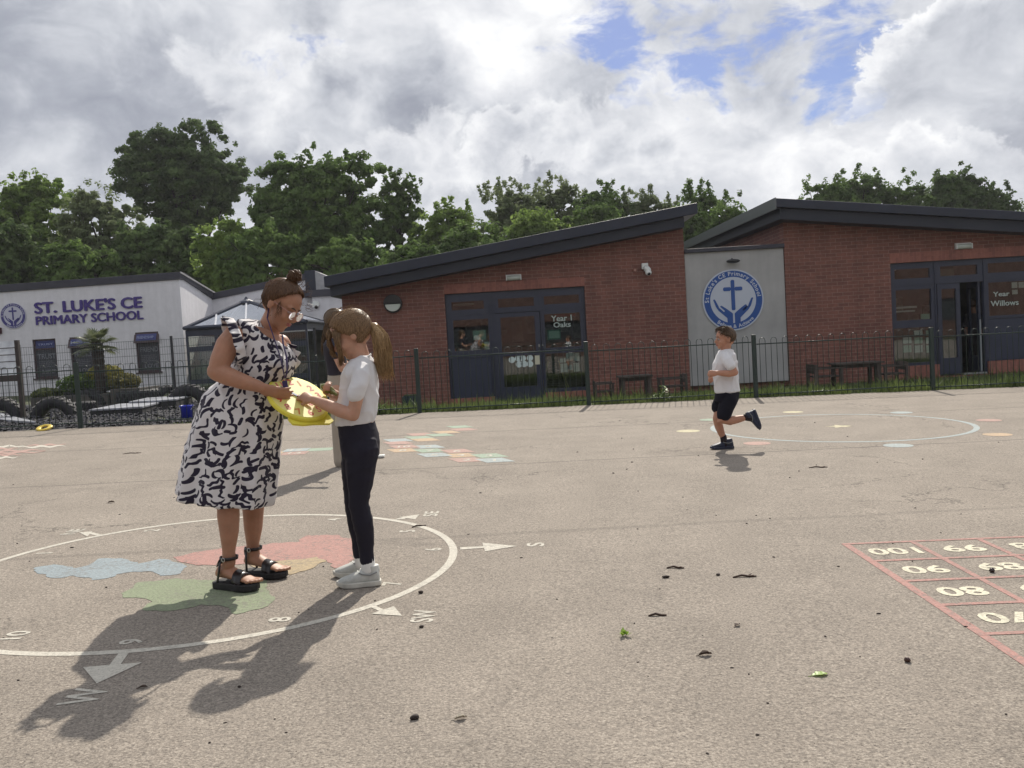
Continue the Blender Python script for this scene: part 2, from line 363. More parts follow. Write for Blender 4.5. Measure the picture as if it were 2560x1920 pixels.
def fuse(name, mb, m, parent, voxel=.006, smooth=3, wrinkle=None, label=None):
    """union of overlapping solids -> one continuous smooth skin"""
    off = WLOC[parent.name]
    me = new_mesh(name+'_src', mb, None, False, off); bm = bmesh.new(); bm.from_mesh(me); bmesh.ops.recalc_face_normals(bm, faces=bm.faces); bm.to_mesh(me); bm.free()
    tmp = bpy.data.objects.new('tmp', me); COL.objects.link(tmp)
    r = tmp.modifiers.new('r', 'REMESH'); r.mode = 'VOXEL'; r.voxel_size = voxel; r.use_smooth_shade = True
    if smooth: s = tmp.modifiers.new('s', 'SMOOTH'); s.iterations = smooth; s.factor = .6
    dg = bpy.context.evaluated_depsgraph_get(); me2 = bpy.data.meshes.new_from_object(tmp.evaluated_get(dg))
    bpy.data.objects.remove(tmp); bpy.data.meshes.remove(me); me2.name = name
    if wrinkle:
        nv = len(me2.vertices); co = np.empty(nv*3); me2.vertices.foreach_get('co', co); co = co.reshape(-1, 3)
        no = np.empty(nv*3); me2.vertices.foreach_get('normal', no); no = no.reshape(-1, 3)
        d = np.array([wrinkle(Vector(c)+off) for c in co]); co += no*d[:, None]; me2.vertices.foreach_set('co', co.ravel()); me2.update()
    me2.materials.clear(); me2.materials.append(m); me2.polygons.foreach_set('use_smooth', [True]*len(me2.polygons))
    o = bpy.data.objects.new(name, me2); COL.objects.link(o); o.parent = parent; WLOC[o.name] = off
    if label: o['label'] = label
    return o
def copy_tree(src, loc, **kw):
    c = src.copy(); COL.objects.link(c); c.location = loc
    for ch in src.children:
        d = ch.copy(); COL.objects.link(d); d.parent = c
        for g in ch.children: e = g.copy(); COL.objects.link(e); e.parent = d
    for k, v in kw.items(): c[k] = v
    return c

# text -> flat outline mesh in 2D, size = cap-ish height
_tc = {}
def text_mb(s, size=1.0, bold=0.0, depth=0.0, spacing=1.0):
    k = (s, round(size, 4), bold, depth, spacing)
    if k in _tc: return _tc[k]
    cu = bpy.data.curves.new('t', 'FONT'); cu.body = s; cu.size = size; cu.offset = bold*size; cu.extrude = depth/2; cu.resolution_u = 3; cu.space_character = spacing
    ob = bpy.data.objects.new('t', cu); COL.objects.link(ob); dg = bpy.context.evaluated_depsgraph_get(); bpy.context.view_layer.update()
    me = bpy.data.meshes.new_from_object(ob.evaluated_get(dg)); mb = MB()
    mb.v = [tuple(v.co) for v in me.vertices]; mb.f = [tuple(p.vertices) for p in me.polygons]
    bpy.data.objects.remove(ob); bpy.data.curves.remove(cu); bpy.data.meshes.remove(me)
    _tc[k] = mb; return mb
def bounds(mb):
    a = np.array(mb.v); return a.min(0), a.max(0)
def fit_text(s, x0, x1, y0, y1, bold=.0, depth=0, spacing=1.0):
    """text stretched to fill a rectangle"""
    m = text_mb(s, 1.0, bold, depth, spacing); lo, hi = bounds(m); out = MB()
    sx = (x1-x0)/(hi[0]-lo[0]); sy = (y1-y0)/(hi[1]-lo[1])
    out.v = [(x0+(v[0]-lo[0])*sx, y0+(v[1]-lo[1])*sy, v[2]) for v in m.v]; out.f = list(m.f); return out

# ------------------------------------------------------------------ ground
def gridmesh(xs, ys, f):
    mb = MB(); nx = len(xs)
    mb.v = [(x, y, f(x, y)) for y in ys for x in xs]
    mb.f = [(j*nx+i, j*nx+i+1, (j+1)*nx+i+1, (j+1)*nx+i) for j in range(len(ys)-1) for i in range(nx-1)]
    return mb
def fence_y(x):   # the line of the bow-top fence
    return 14.42+0.056*x if x < 4.2 else 14.655+(x-4.2)*.012
xs = [-500, -200, -80, -40]+list(np.linspace(-24, 24, 49))+[40, 80, 200, 500]
ys = [-300, -100, -40, -20, -8, -2]+list(np.linspace(0, 34, 69))+[60, 120, 250, 600]
def soilc(t, v, c):
    n = t.noise(v, 7, 5, .6)
    return t.ramp(n, [(.3, (.03, .033, .018)), (.5, (.055, .065, .026)), (.7, (.085, .10, .040))])
M_LAWN = mat('lawn_soil', (.08, .1, .03), .95, bump=(30, .6, .03), extra=soilc)
tag(build('ground', gridmesh(xs, ys, lambda x, y: gz(x, y)-.035), M_LAWN, smooth=True), 'rough green ground behind the playground fence', 'ground', kind='structure')
xs2 = list(np.linspace(-30, 24, 109)); mb = MB(); rows = 60
for j in range(rows+1):
    for x in xs2:
        yf = fence_y(x)+.02; y = -16+(yf+16)*j/rows; mb.v.append((x, y, gz(x, y)))
nx = len(xs2); mb.f = [(j*nx+i, j*nx+i+1, (j+1)*nx+i+1, (j+1)*nx+i) for j in range(rows) for i in range(nx-1)]
tag(build('playground', mb, M_ASPH, smooth=True), 'worn beige grey asphalt playground', 'playground', kind='structure')
M_MULCHG = mat('dark_mulch', (.035, .035, .042), .9, var=(18, .6), bump=(40, 1, .04))
mb = gridmesh(list(np.linspace(-16, -3.6, 32)), [0, 1], lambda x, y: 0); mb = MB(); xs3 = list(np.linspace(-18, -3.9, 40))
for j in range(25):
    for x in xs3:
        yf = fence_y(x)+.05; y = yf+(21.4-yf)*j/24
        mb.v.append((x, y, gz(x, y)-.02+.05*mnoise.noise(Vector((x*1.5, y*1.5, 0)))))
nx = 40; mb.f = [(j*nx+i, j*nx+i+1, (j+1)*nx+i+1, (j+1)*nx+i) for j in range(24) for i in range(nx-1)]
tag(build('mulch_bed', mb, M_MULCHG, smooth=True), 'dark rubber mulch ground of the tyre garden', 'mulch', kind='structure')
# loose chips
mb = MB()
for i in range(8200):
    x = random.uniform(-14, -4.0); yf = fence_y(x)+.08; y = yf+(random.random()**1.5)*5.6; s = random.uniform(.014, .042); z = gz(x, y)+random.uniform(0, .03)
    a = random.uniform(0, 6.3); d = Vector((math.cos(a)*s, math.sin(a)*s, random.uniform(-.4, .4)*s)); e = Vector((-math.sin(a)*s*.5, math.cos(a)*s*.5, random.uniform(-.3, .6)*s)); c = Vector((x, y, z))
    mb.add([c-d-e, c+d-e*.6, c+d*.7+e, c-d*.8+e, c+Vector((0, 0, s*.5))], [(0, 1, 4), (1, 2, 4), (2, 3, 4), (3, 0, 4)])
tag(build('mulch_chips', mb, mat('mulch_chip', (.042, .042, .052), .85, var=(25, .7))), 'loose dark rubber and bark chips around the tyres', 'mulch', kind='stuff')

# grass along the fence and up to the classrooms
def leafc(c1, c2, sc=3):
    def ex(t, v, c): return t.ramp(t.noise(v, sc, 3, .6), [(.3, c1), (.7, c2)])
    return ex
mb = MB()
def blades(x, y, hgt, n):
    for _ in range(n):
        px, py = x+random.gauss(0, .06), y+random.gauss(0, .05); a = random.uniform(0, 6.3); wd = random.uniform(.004, .009); hh = hgt*random.uniform(.5, 1.2)
        z = gz(px, py)-.04; lx, ly = random.gauss(0, .35)*hh, random.gauss(0, .35)*hh; dx, dy = math.cos(a)*wd, math.sin(a)*wd
        mb.add([(px-dx, py-dy, z), (px+dx, py+dy, z), (px+lx*.4+dx*.8, py+ly*.4+dy*.8, z+hh*.6), (px+lx*.4-dx*.8, py+ly*.4-dy*.8, z+hh*.6), (px+lx, py+ly, z+hh)], [(0, 1, 2, 3), (3, 2, 4)])
for i in range(3800):
    x = random.uniform(-4.2, 12); t_ = random.random()**2.8; y = fence_y(x)+.06+t_*5.0
    if mnoise.noise(Vector((x*1.3, y*1.3, 3))) < -.25: continue
    hgt = (.10+.05*random.random())*(1.15-.35*t_)+(.12 if random.random() < .06 else 0)+.05*max(0, mnoise.noise(Vector((x*.8, 1, 0))))
    blades(x, y, hgt, 7)
for i in range(500):
    x = random.uniform(-14, -4); y = fence_y(x)+random.uniform(.02, .12)
    if mnoise.noise(Vector((x*1.1, 9, 3))) > .05: blades(x, y, .07, 4)
tag(build('grass', mb, mat('grass_blade', (.09, .16, .03), .6, trans=.35, extra=leafc((.055, .085, .022), (.16, .21, .060), 1.4))), 'uneven green grass growing along the fence', 'grass', kind='stuff')
# broad-leaved weeds at the fence foot
def weed(px, py, hgt, label, n=26):
    p = G0(px, py); p.y = fence_y(p.x)+.12; p.z = gz(p.x, p.y)-.02; mb = MB()
    for i in range(n):
        a = random.uniform(0, 6.3); t_ = random.uniform(.15, 1); c = p+Vector((random.gauss(0, .05), random.gauss(0, .04), hgt*t_)); L = random.uniform(.05, .11); wv = L*.28
        d = Vector((math.cos(a), math.sin(a), random.uniform(-.2, .7))).normalized(); s = d.cross(Vector((0, 0, 1))).normalized()
        mb.add([c, c+d*L*.5+s*wv, c+d*L, c+d*L*.5-s*wv], [(0, 1, 2, 3)])
    for i in range(4): mb.tube([p, p+Vector((random.gauss(0, .04), random.gauss(0, .03), hgt*.95))], .004, 5)
    tag(build('weed', mb, mat('weed_leaf', (.13, .24, .04), .5, trans=.35, extra=leafc((.08, .17, .02), (.22, .33, .07), 9)), loc=p), label, 'weed', 'weeds at the foot of the fence')
weed(1640, 995, .26, 'tall broad leaved weed behind the fence left of the running boy')
weed(1625, 1000, .14, 'low weed clump at the fence foot beside the taller weed', 18)
weed(960, 1030, .15, 'leafy weed at the fence foot just right of the girl', 30)
weed(1000, 1033, .10, 'small weed under the fence rail left of the middle post', 18)

# ------------------------------------------------------------------ classroom blocks
FY = 20.0
def cf(x, z, k=FY/18.5): return x*k, 1.2+(z-1.35)*k
def cx(x, k=FY/18.5): return x*k
def cz(z, k=FY/18.5): return 1.2+(z-1.35)*k
def P_(p, Y=FY): q = V(p[0], p[1], Y); return q.x, q.z
def wall(mb, x0, x1, z0, top, Y0, Y1, opens=(), breaks=()):
    topf = top if callable(top) else (lambda x: top)
    cuts = sorted(set([x0, x1]+[b for b in breaks if x0 < b < x1]+[e for o in opens for e in o[:2] if x0 < e < x1]))
    for a, b in zip(cuts[:-1], cuts[1:]):
        m = (a+b)/2; z = z0; seg = []
        for o in sorted([o for o in opens if o[0] < m < o[1]], key=lambda o: o[2]):
            if o[2] > z+1e-4: seg.append((z, o[2], o[2]))
            z = max(z, o[3])
        if topf(m) > z+1e-4: seg.append((z, topf(a), topf(b)))
        for zb_, ta, tb in seg:
            mb.hexa([(a, Y0, zb_), (b, Y0, zb_), (b, Y1, zb_), (a, Y1, zb_), (a, Y0, ta), (b, Y0, tb), (b, Y1, tb), (a, Y1, ta)])
    return mb
def pane(mb, x0, x1, z0, z1, y): return mb.box(x0, x1, y, y+.008, z0, z1)
def plate(x0, x1, z0, z1, y0, y1): return MB().box(x0, x1, y0, y1, z0, z1)
def put(parent, name, s, x0, x1, z0, z1, y, m, bold=.02, depth=.006, label=None):
    t = fit_text(s, x0, x1, z0, z1, bold, depth); mb = MB().merge(t, lambda a, b, c: (a, y-c, b)); return build(name, mb, m, parent, label=label)
def rectz(zf, a, Y=FY):   # rectangle from a zoom picture -> x0,x1,z0,z1
    x0, zt = P_(zf(a[0], (a[1]+a[3])/2), Y)[0], P_(zf((a[0]+a[2])/2, a[1]), Y)[1]
    x1, zb_ = P_(zf(a[2], (a[1]+a[3])/2), Y)[0], P_(zf((a[0]+a[2])/2, a[3]), Y)[1]
    return x0, x1, zb_, zt
M_LETTER = mat('window_letters', (.42, .50, .46), .6); M_GREENP = mat('pale_green_paper', (.36, .60, .50), .6)

# --- Oaks block
oak = empty('classroom_block', (0, FY, -.2), 'brick classroom block with a rising single slope roof behind the middle of the fence', 'building')
rk = 19.4/17.9
def oroof(x): return 1.2+(2.80+.137*(x/rk+3.63)-1.35)*rk
ox0, ox1 = cx(-3.41), cx(3.70)
o_open = (cx(-1.29), cx(1.61), -.21, cz(2.34))
mb = wall(MB(), ox0, ox1, -.6, lambda x: oroof(x)-.44, FY, FY+.3, [o_open])
mb.box(ox0+.002, ox0+.3, FY+.302, 29, -.6, oroof(ox0)-.5); mb.box(ox1-.3, ox1-.002, FY+.302, 29, -.6, oroof(ox1)-.5)
build('wall', mb, M_BRICK, oak)
mb = MB(); a, b = -3.63*rk, 3.89*rk
mb.hexa([(a, 19.4, oroof(a)-.23), (b, 19.4, oroof(b)-.23), (b, 29.3, oroof(b)-.23), (a, 29.3, oroof(a)-.23), (a, 19.4, oroof(a)), (b, 19.4, oroof(b)), (b, 29.3, oroof(b)), (a, 29.3, oroof(a))])
rf = build('roof', mb, M_ROOF, oak, bevel=.012)
a2, b2 = a+.1, b-.28
mb = MB().hexa([(a2, 19.52, oroof(a2)-.45), (b2, 19.52, oroof(b2)-.45), (b2, 29.2, oroof(b2)-.45), (a2, 29.2, oroof(a2)-.45), (a2, 19.52, oroof(a2)-.233), (b2, 19.52, oroof(b2)-.233), (b2, 29.2, oroof(b2)-.233), (a2, 29.2, oroof(a2)-.233)])
build('soffit_board', mb, mat('soffit', (.009, .013, .026), .55), oak)
mb = MB().box(o_open[0], o_open[1]+.005, FY-.005, FY-.0005, cz(2.345), cz(2.53)); [build('brick_sill', MB().box(cx(a_), cx(b_), FY-.004, FY+.06, -.2, cz(c_)), M_SOLD, oak) for a_, b_, c_ in ((-1.29, -.37, .165), (.69, 1.61, .185))]
build('brick_lintel', mb, M_SOLD, oak, label='orange brick soldier course over the classroom window')
def room(par, x0, x1, z0, z1, y0, y1, name='room'):
    mb = MB(); mb.box(x0-.4, x1+.4, y1, y1+.1, z0, z1+.3); mb.box(x0-.5, x0-.4, y0, y1, z0, z1+.3); mb.box(x1+.4, x1+.5, y0, y1, z0, z1+.3); mb.box(x0-.4, x1+.4, y0, y1, z1+.3, z1+.4); mb.box(x0-.4, x1+.4, y0, y1, z0-.1, z0)
    return build(name, mb, M_ROOM, par)
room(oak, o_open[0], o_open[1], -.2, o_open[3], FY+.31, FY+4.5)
F0, F1 = FY+.07, FY+.15
wf = [(cx(a), cx(b), cz(c), cz(d)) for a, b, c, d in ((-1.16, -.49, 2.0, 2.17), (-.19, .55, 2.0, 2.18), (.76, 1.49, 2.01, 2.18), (-1.15, -.42, 1.15, 1.79), (.75, 1.49, 1.11, 1.81), (.72, 1.54, .26, .99))]
doorr = (cx(-.30), cx(.66), -.19, cz(1.885))
mb = wall(MB(), o_open[0], o_open[1], -.2, o_open[3], F0, F1, wf+[doorr, (cx(-1.24), cx(-.40), cz(.17), cz(1.0)), (cx(-1.4), cx(-.37), -.3, cz(.165)), (cx(.69), cx(1.7), -.3, cz(.185))])
fr = build('window_frame', mb, M_FRAME, oak)
build('lower_panel', MB().box(cx(-1.235), cx(-.405), F0+.02, F0+.05, cz(.172), cz(.998)), M_PANELB, oak, bevel=.004, label='solid dark blue panel below the left window')
mb = MB()
for x in (o_open[0]+.02, cx(-.37), cx(-.31), cx(.67), o_open[1]-.05): mb.box(x, x+.025, F0-.018, F0-.001, cz(.2), o_open[3]-.02)
for z in (cz(1.89), cz(2.30)): mb.box(o_open[0]+.03, o_open[1]-.06, F0-.012, F0-.002, z, z+.02)
build('frame_bead', mb, M_FRAME, oak)
for r in wf: build('window_pane', pane(MB(), *r, F0+.03), M_GLASS, oak)
dr = build('door', wall(MB(), doorr[0]+.01, doorr[1]-.01, -.17, doorr[3]-.01, F0-.02, F0+.04, [(cx(-.165), cx(.54), cz(1.07), cz(1.79)), (cx(-.155), cx(.53), cz(.34), cz(.985))]), M_FRAME, oak)
for r in ((cx(-.165), cx(.54), cz(1.07), cz(1.79)), (cx(-.155), cx(.53), cz(.34), cz(.985))): build('door_pane', pane(MB(), *r, F0+.01), M_GLASS, dr)
build('handle', plate(cx(.60), cx(.615), cz(1.14), cz(1.20), F0-.07, F0-.021), mat('steel', (.55, .55, .55), .3, metal=1), dr)
put(oak, 'window_lettering', 'Year 1', *rectz(zo, (1455, 428, 1708, 500)), F0+.025, M_LETTER, .015)
put(oak, 'window_lettering', 'Oaks', *rectz(zo, (1484, 510, 1695, 575)), F0+.025, M_LETTER, .015)
def sheet(name, zf, a, m, label, group=None, par=None, y=F0+.042, cat='paper'):
    x0, x1, z0, z1_ = rectz(zf, a); o = build(name, plate(x0, x1, z0, z1_, y, y+.002), m, par, loc=None if par else (x0, y, z0))
    if not par: tag(o, label, cat, group)
    return o
cert = rectz(zo, (1410, 605, 1575, 727)); e = empty('certificate', (cert[0], F0+.04, cert[2]), 'green edged certificate below the Oaks lettering', 'certificate')
build('frame', MB().box(*cert[:2], F0+.043, F0+.046, *cert[2:]), mat('cert_green', (.06, .22, .16), .6), e)
build('sheet', MB().box(cert[0]+.03, cert[1]-.03, F0+.040, F0+.0425, cert[2]+.03, cert[3]-.03), M_GREENP, e)
for i, (x, z) in enumerate(((975, 975), (1050, 955), (1108, 955), (1195, 950), (1062, 1030), (1125, 1025), (1197, 1025))):
    q = P_(zo(x, z)); mb = MB().poly([(q[0]+.072*math.cos(t*PI/12), q[1]+.072*math.sin(t*PI/12)) for t in range(24)], lambda a, b, k: (a, F0+.0-k, b), .003)
    tag(build('paper_disc', mb, M_PAPER, loc=(q[0], F0, q[1])), 'round white paper disc stuck low on the classroom door glass', 'paper disc', 'round paper discs on the door')
sheet('notice_sheet', zo, (1257, 920, 1320, 1030), mat('cream_paper', (.62, .60, .46), .7), 'cream notice taped beside the door glass', y=F0-.026, cat='notice')
for i, (a, lb) in enumerate((((1563, 958, 1636, 1008), 'small pale sheet at the top left of the papers in the low Oaks window'), ((1640, 890, 1722, 990), 'large pale sheet in the middle of the low Oaks window top row'), ((1728, 888, 1803, 990), 'large pale sheet at the right of the low Oaks window top row'), ((1572, 1020, 1657, 1128), 'pale sheet at the lower left of the papers in the low Oaks window'), ((1675, 1035, 1716, 1100), 'narrow pale sheet among the papers in the low Oaks window'), ((1733, 1012, 1802, 1118), 'pale sheet at the lower right of the papers in the low Oaks window'))):
    sheet('paper_sheet', zo, a, M_PAPER, lb, 'papers in the Oaks window')
sheet('display_board', zo, (1500, 405, 1765, 442), mat('red_board', (.28, .035, .025), .7), 'red display strip behind the top of the Oaks lettering', y=F0+.25, cat='board')
sheet('display_board', zo, (500, 615, 655, 730), M_GREENP, 'pale green poster stuck inside the left Oaks window', cat='poster'); sheet('display_board', zo, (638, 752, 692, 850), M_PAPER, 'pale card at the lower right corner of the left Oaks window', cat='card')
sheet('display_board', zo, (235, 275, 500, 300), M_WHITE, 'long pale shelf glimpsed through the upper left Oaks pane', y=F0+.5, cat='shelf')
# stacked chairs inside the low window
q = P_(zo(1500, 1290)); e = empty('chair_stack', (q[0]*1.03, FY+.7, -.1), 'stack of black chairs with yellowish legs inside the low Oaks window', 'chairs')
mb = MB(); mb2 = MB(); bx, by = e.location.x, FY+.7
for s in (-1, 1):
    for k in range(2): mb.tube([(bx+s*(.30+.05*k), by-.1*k, -.12), (bx+s*.12, by, .62)], .016, 6)
for k in range(4):
    mb2.ell((bx, by-.05, .12+.15*k), (.19-.02*k, 0, 0), (0, .12, .03), (0, 0, .035), 12, 6)
build('leg', mb, mat('mustard_metal', (.40, .36, .14), .5), e); build('seat', mb2, M_BLACK, e, True)
# ceiling lights and a wall display glimpsed inside
for i in range(3):
    mb = MB().box(-1.2+i*1.3, -.3+i*1.3, 22.4, 22.5, 2.42, 2.46)
    build('strip_light', mb, M_WHITE, oak)
mb = MB()
for i in range(9): mb.box(-1.6+i*.42, -1.3+i*.42, 24.44, 24.48, 1.1+.2*(i % 2), 1.45+.2*(i % 3))
build('wall_display', mb, mat('display_paper', (.30, .32, .27), .8, var=(3, .7)), oak)

# fittings on the brickwork
def strip_lamp(zf, a, lab):
    x0, x1, z0, z1_ = rectz(zf, a); e = empty('bulkhead_lamp', ((x0+x1)/2, FY, z0), lab, 'lamp', 'pale lamps above the classroom windows')
    mb = MB(); zc = (z0+z1_)/2; r = (z1_-z0)/2
    mb.rings([[(x, FY-.02-r*1.3*max(0, math.sin(t)) if False else FY-.03-r*1.1*math.cos(t), zc+r*math.sin(t)) for t in [PI*2*k/14 for k in range(14)]] for x in (x0+.02, x1-.02)])
    build('diffuser', mb, mat('lamp_diffuser', (.55, .60, .55), .35), e, True)
    build('end_cap', MB().box(x0, x0+.02, FY-.09, FY-.001, z0, z1_).box(x1-.02, x1, FY-.09, FY-.001, z0, z1_).box(x0, x1, FY-.02, FY-.002, z1_, z1_+.02), M_WHITE, e)
strip_lamp(z2, (1094, 200, 1181, 228), 'pale tubular lamp on the brick above the Oaks door')
strip_lamp(z3, (1812, 345, 1906, 375), 'pale tubular lamp on the brick above the Willows doors')
q = P_(z2(458, 360)); e = empty('round_wall_lamp', (q[0], FY, q[1]), 'round black wall lamp with a pale lower half left of the Oaks window', 'lamp'); r = .205
circ = lambda r, a0, a1, n: [(q[0]+r*math.cos(a0+(a1-a0)*k/n), q[1]+r*math.sin(a0+(a1-a0)*k/n)) for k in range(n+1)]
build('hood', MB().poly(circ(r, 0, PI, 20), lambda a, b, k: (a, FY-k, b), .13).poly(circ(r, PI, 2*PI, 20), lambda a, b, k: (a, FY-k, b), .06), M_BLACK, e, bevel=.01)
build('diffuser', MB().poly(circ(r*.84, PI*1.02, PI*1.98, 18), lambda a, b, k: (a, FY-.0605-k, b), .04), mat('lamp_diffuser', (.55, .60, .55), .35), e, bevel=.008)
q = P_(z2(1882, 170)); e = empty('security_camera', (q[0], FY, q[1]), 'white security camera high on the brick wall near the grey panel', 'camera')
build('bracket', MB().box(q[0]-.09, q[0]+.05, FY-.10, FY-.001, q[1]+.02, q[1]+.15), M_WHITE, e, bevel=.01)
mb = MB().tube([(q[0], FY-.05, q[1]+.05), (q[0]+.02, FY-.22, q[1]-.02)], .07, 12); mb.sph((q[0]+.03, FY-.20, q[1]-.07), .07); build('housing', mb, M_WHITE, e, True)
build('lens', MB().sph((q[0]+.035, FY-.245, q[1]-.10), .036), M_BLACK, e, True)
q = P_(z2(1821, 170)); e = empty('alarm_sounder', (q[0], FY, q[1]), 'small round terracotta sounder left of the security camera', 'alarm')
build('base', MB().tube([(q[0], FY, q[1]), (q[0], FY-.03, q[1])], .048, 16), mat('terracotta_plastic', (.22, .08, .05), .6), e)
build('cap', MB().tube([(q[0], FY-.031, q[1]), (q[0], FY-.05, q[1])], .028, 16), mat('pale_terracotta', (.38, .22, .18), .6), e)

# --- flat-roofed link with the grey panel and the crest sign
lk = empty('link_block', (cx(4.7), FY, -.2), 'low flat roofed link faced with a smooth grey panel between the two brick blocks', 'building')
lx0, lx1 = ox1+.002, cx(5.765)
build('wall', MB().box(lx0, lx1, FY+.12, 28.5, -.6, cz(2.88)), M_BRICK, lk)
build('grey_panel', MB().box(lx0+.01, lx1-.01, FY+.03, FY+.118, cz(.145), cz(2.89)), M_GREYP, lk)
build('roof_edge', MB().box(lx0, lx1, FY-.04, 28.6, cz(2.893), cz(2.975)), M_ROOF2, lk, bevel=.008)

def crest(par, X, Z, R, Y, blue, white, rng_col=None):
    """round school crest: ring with lettering, cross, two open hands"""
    def f(y0): return lambda a, b, k: (X+a*R, y0-k*R, Z+b*R)
    cir = lambda r, n=64: [(r*math.cos(2*PI*k/n), r*math.sin(2*PI*k/n)) for k in range(n)]
    t = .006
    disc = build('disc', MB().poly(cir(1), lambda a, b, k: (X+a*R, Y-k, Z+b*R), .022), white, par)
    mb = MB(); n = 64; y = Y-.0245
    for k in range(n):
        a0, a1 = 2*PI*k/n, 2*PI*(k+1)/n
        mb.add([(X+R*r_*math.cos(a_), y, Z+R*r_*math.sin(a_)) for r_, a_ in ((.955, a0), (.955, a1), (.752, a1), (.752, a0))], [(0, 1, 2, 3)])
    build('ring', mb, blue, par)
    def rr(x0, x1, y0, y1, c=.03): return [(x0+c, y0), (x1-c, y0), (x1, y0+c), (x1, y1-c), (x1-c, y1), (x0+c, y1), (x0, y1-c), (x0, y0+c)]
    fl = lambda a, b, k: (X+a*R, Y-.026-k, Z+b*R)
    mb = MB().poly(rr(-.062, .062, -.335, .655), fl, .002); mb.poly(rr(-.315, -.063, .30, .425), fl, .002); mb.poly(rr(.063, .315, .30, .425), fl, .002)
    build('cross', mb, blue, par)
    hl = [(-.655, .035), (-.62, .055), (-.585, .02), (-.50, -.155), (-.47, -.235), (-.32, -.375), (-.285, -.345), (-.435, -.20), (-.42, -.165), (-.38, -.17), (-.25, -.26), (-.09, -.385), (-.03, -.44), (-.03, -.765), (-.215, -.73), (-.22, -.58), (-.49, -.33), (-.575, -.20)]
    def tri(pts):
        bm = bmesh.new(); vs = [bm.verts.new((a, b, 0)) for a, b in pts]; fc = bm.faces.new(vs); bmesh.ops.triangulate(bm, faces=[fc]); bm.verts.index_update()
        o = MB(); o.v = [tuple(v.co) for v in bm.verts]; o.f = [tuple(v.index for v in f_.verts) for f_ in bm.faces]; bm.free(); return o
    for s in (1, -1):
        mb = MB().merge(tri([(a*s, b) for a, b in hl]), lambda a, b, k: (X+a*R, Y-.0275, Z+b*R)); build('hand_emblem', mb, blue, par)
    def arc(s, rad, a0, a1, size, inside):
        # letters spread along an arc; a0 -> a1 in degrees
        wds = []; 
        for ch in s:
            if ch == ' ': wds.append(.34); continue
            lo, hi = bounds(text_mb(ch, 1, .0)); wds.append(hi[0]-lo[0]+.10)
        tot = sum(wds); acc = 0; mb = MB()
        for ch, w_ in zip(s, wds):
            if ch != ' ':
                m_ = text_mb(ch, 1, .022); lo, hi = bounds(m_); cxm = (lo[0]+hi[0])/2
                th = R_(a0+(a1-a0)*(acc+w_/2)/tot); c_, s_ = math.cos(th), math.sin(th)
                def g(a, b, k, c_=c_, s_=s_, cxm=cxm):
                    a = (a-cxm)*size; b = b*size
                    if inside: px_, pz_ = c_*(rad+(-b))+(-s_)*a, s_*(rad-b)+c_*a
                    else: px_, pz_ = c_*(rad+b)+s_*a, s_*(rad+b)-c_*a
                    return (X+R*px_, Y-.0265, Z+R*pz_)
                mb.merge(m_, g)
            acc += w_
        return mb
    mb = arc("St Luke's CE Primary School", .800, 184, 5, .185, False)
    mb2 = arc("Believe & Achieve", .915, 232, 316, .165, True)
    build('crest_lettering', mb.merge(mb2, lambda a, b, c: (a, b, c)), white, par)
sx, sz = P_(z3(537, 668)); e = empty('school_crest_sign', (sx, FY, sz), 'large round blue and white school crest on the grey panel', 'sign')
crest(e, sx, sz, .683, FY+.028, mat('crest_blue', (.012, .075, .30), .4), mat('crest_white', (.50, .55, .64), .45))
q = P_(z3(531, 446)); e = empty('sign_floodlight', (q[0], FY, q[1]), 'black oval floodlight above the school crest on the grey panel', 'lamp')
build('housing', MB().ell((q[0], FY-.09, q[1]), (.155, 0, 0), (0, .09, 0), (0, 0, .045), 20, 8), M_BLACK, e, True)
build('arm', MB().tube([(q[0]-.02, FY+.03, q[1]+.02), (q[0]-.02, FY-.08, q[1]+.06)], .015, 8), M_BLACK, e)

# --- Willows block
wl = empty('classroom_block', (9.5, FY, -.2), 'larger brick classroom block with a ridge roof at the right edge of the photo', 'building')
RX0 = 5.46*rk; 
def wroof(x): return 1.2+(3.83-.1116*(x/rk-5.46)-1.35)*rk
wx0, wx1 = lx1+.002, 14.5
w_open = (cx(7.94), cx(10.95), -.21, cz(2.44))
build('wall', wall(MB(), wx0, wx1, -.6, lambda x: wroof(x)-.42, FY, FY+.3, [w_open]), M_BRICK, wl)
build('flank_wall', MB().hexa([(wx0+.002, FY+.301, -.6), (wx0+.3, FY+.301, -.6), (wx0+.3, 29.5, -.6), (wx0+.002, 29.5, -.6), (wx0+.002, FY+.301, wroof(wx0)-.43), (wx0+.3, FY+.301, wroof(wx0)-.43), (wx0+.3, 29.5, wroof(wx0)-.3), (wx0+.002, 29.5, wroof(wx0)-.3)]), M_BRICKY, wl)
def slab(x0, x1, y0, y1, zt, th, rise=0.0):
    return MB().hexa([(x0, y0, zt(x0)-th), (x1, y0, zt(x1)-th), (x1, y1, zt(x1)-th+rise), (x0, y1, zt(x0)-th+rise), (x0, y0, zt(x0)), (x1, y0, zt(x1)), (x1, y1, zt(x1)+rise), (x0, y1, zt(x0)+rise)])
build('roof', slab(RX0, 15.2, 19.4, 30, wroof, .19, .14), M_ROOF, wl, bevel=.012)
build('soffit_board', slab(RX0+.1, 15.1, 19.5, 29.9, lambda x: wroof(x)-.193, .24, .14), mat('soffit', (.009, .013, .026), .55), wl)
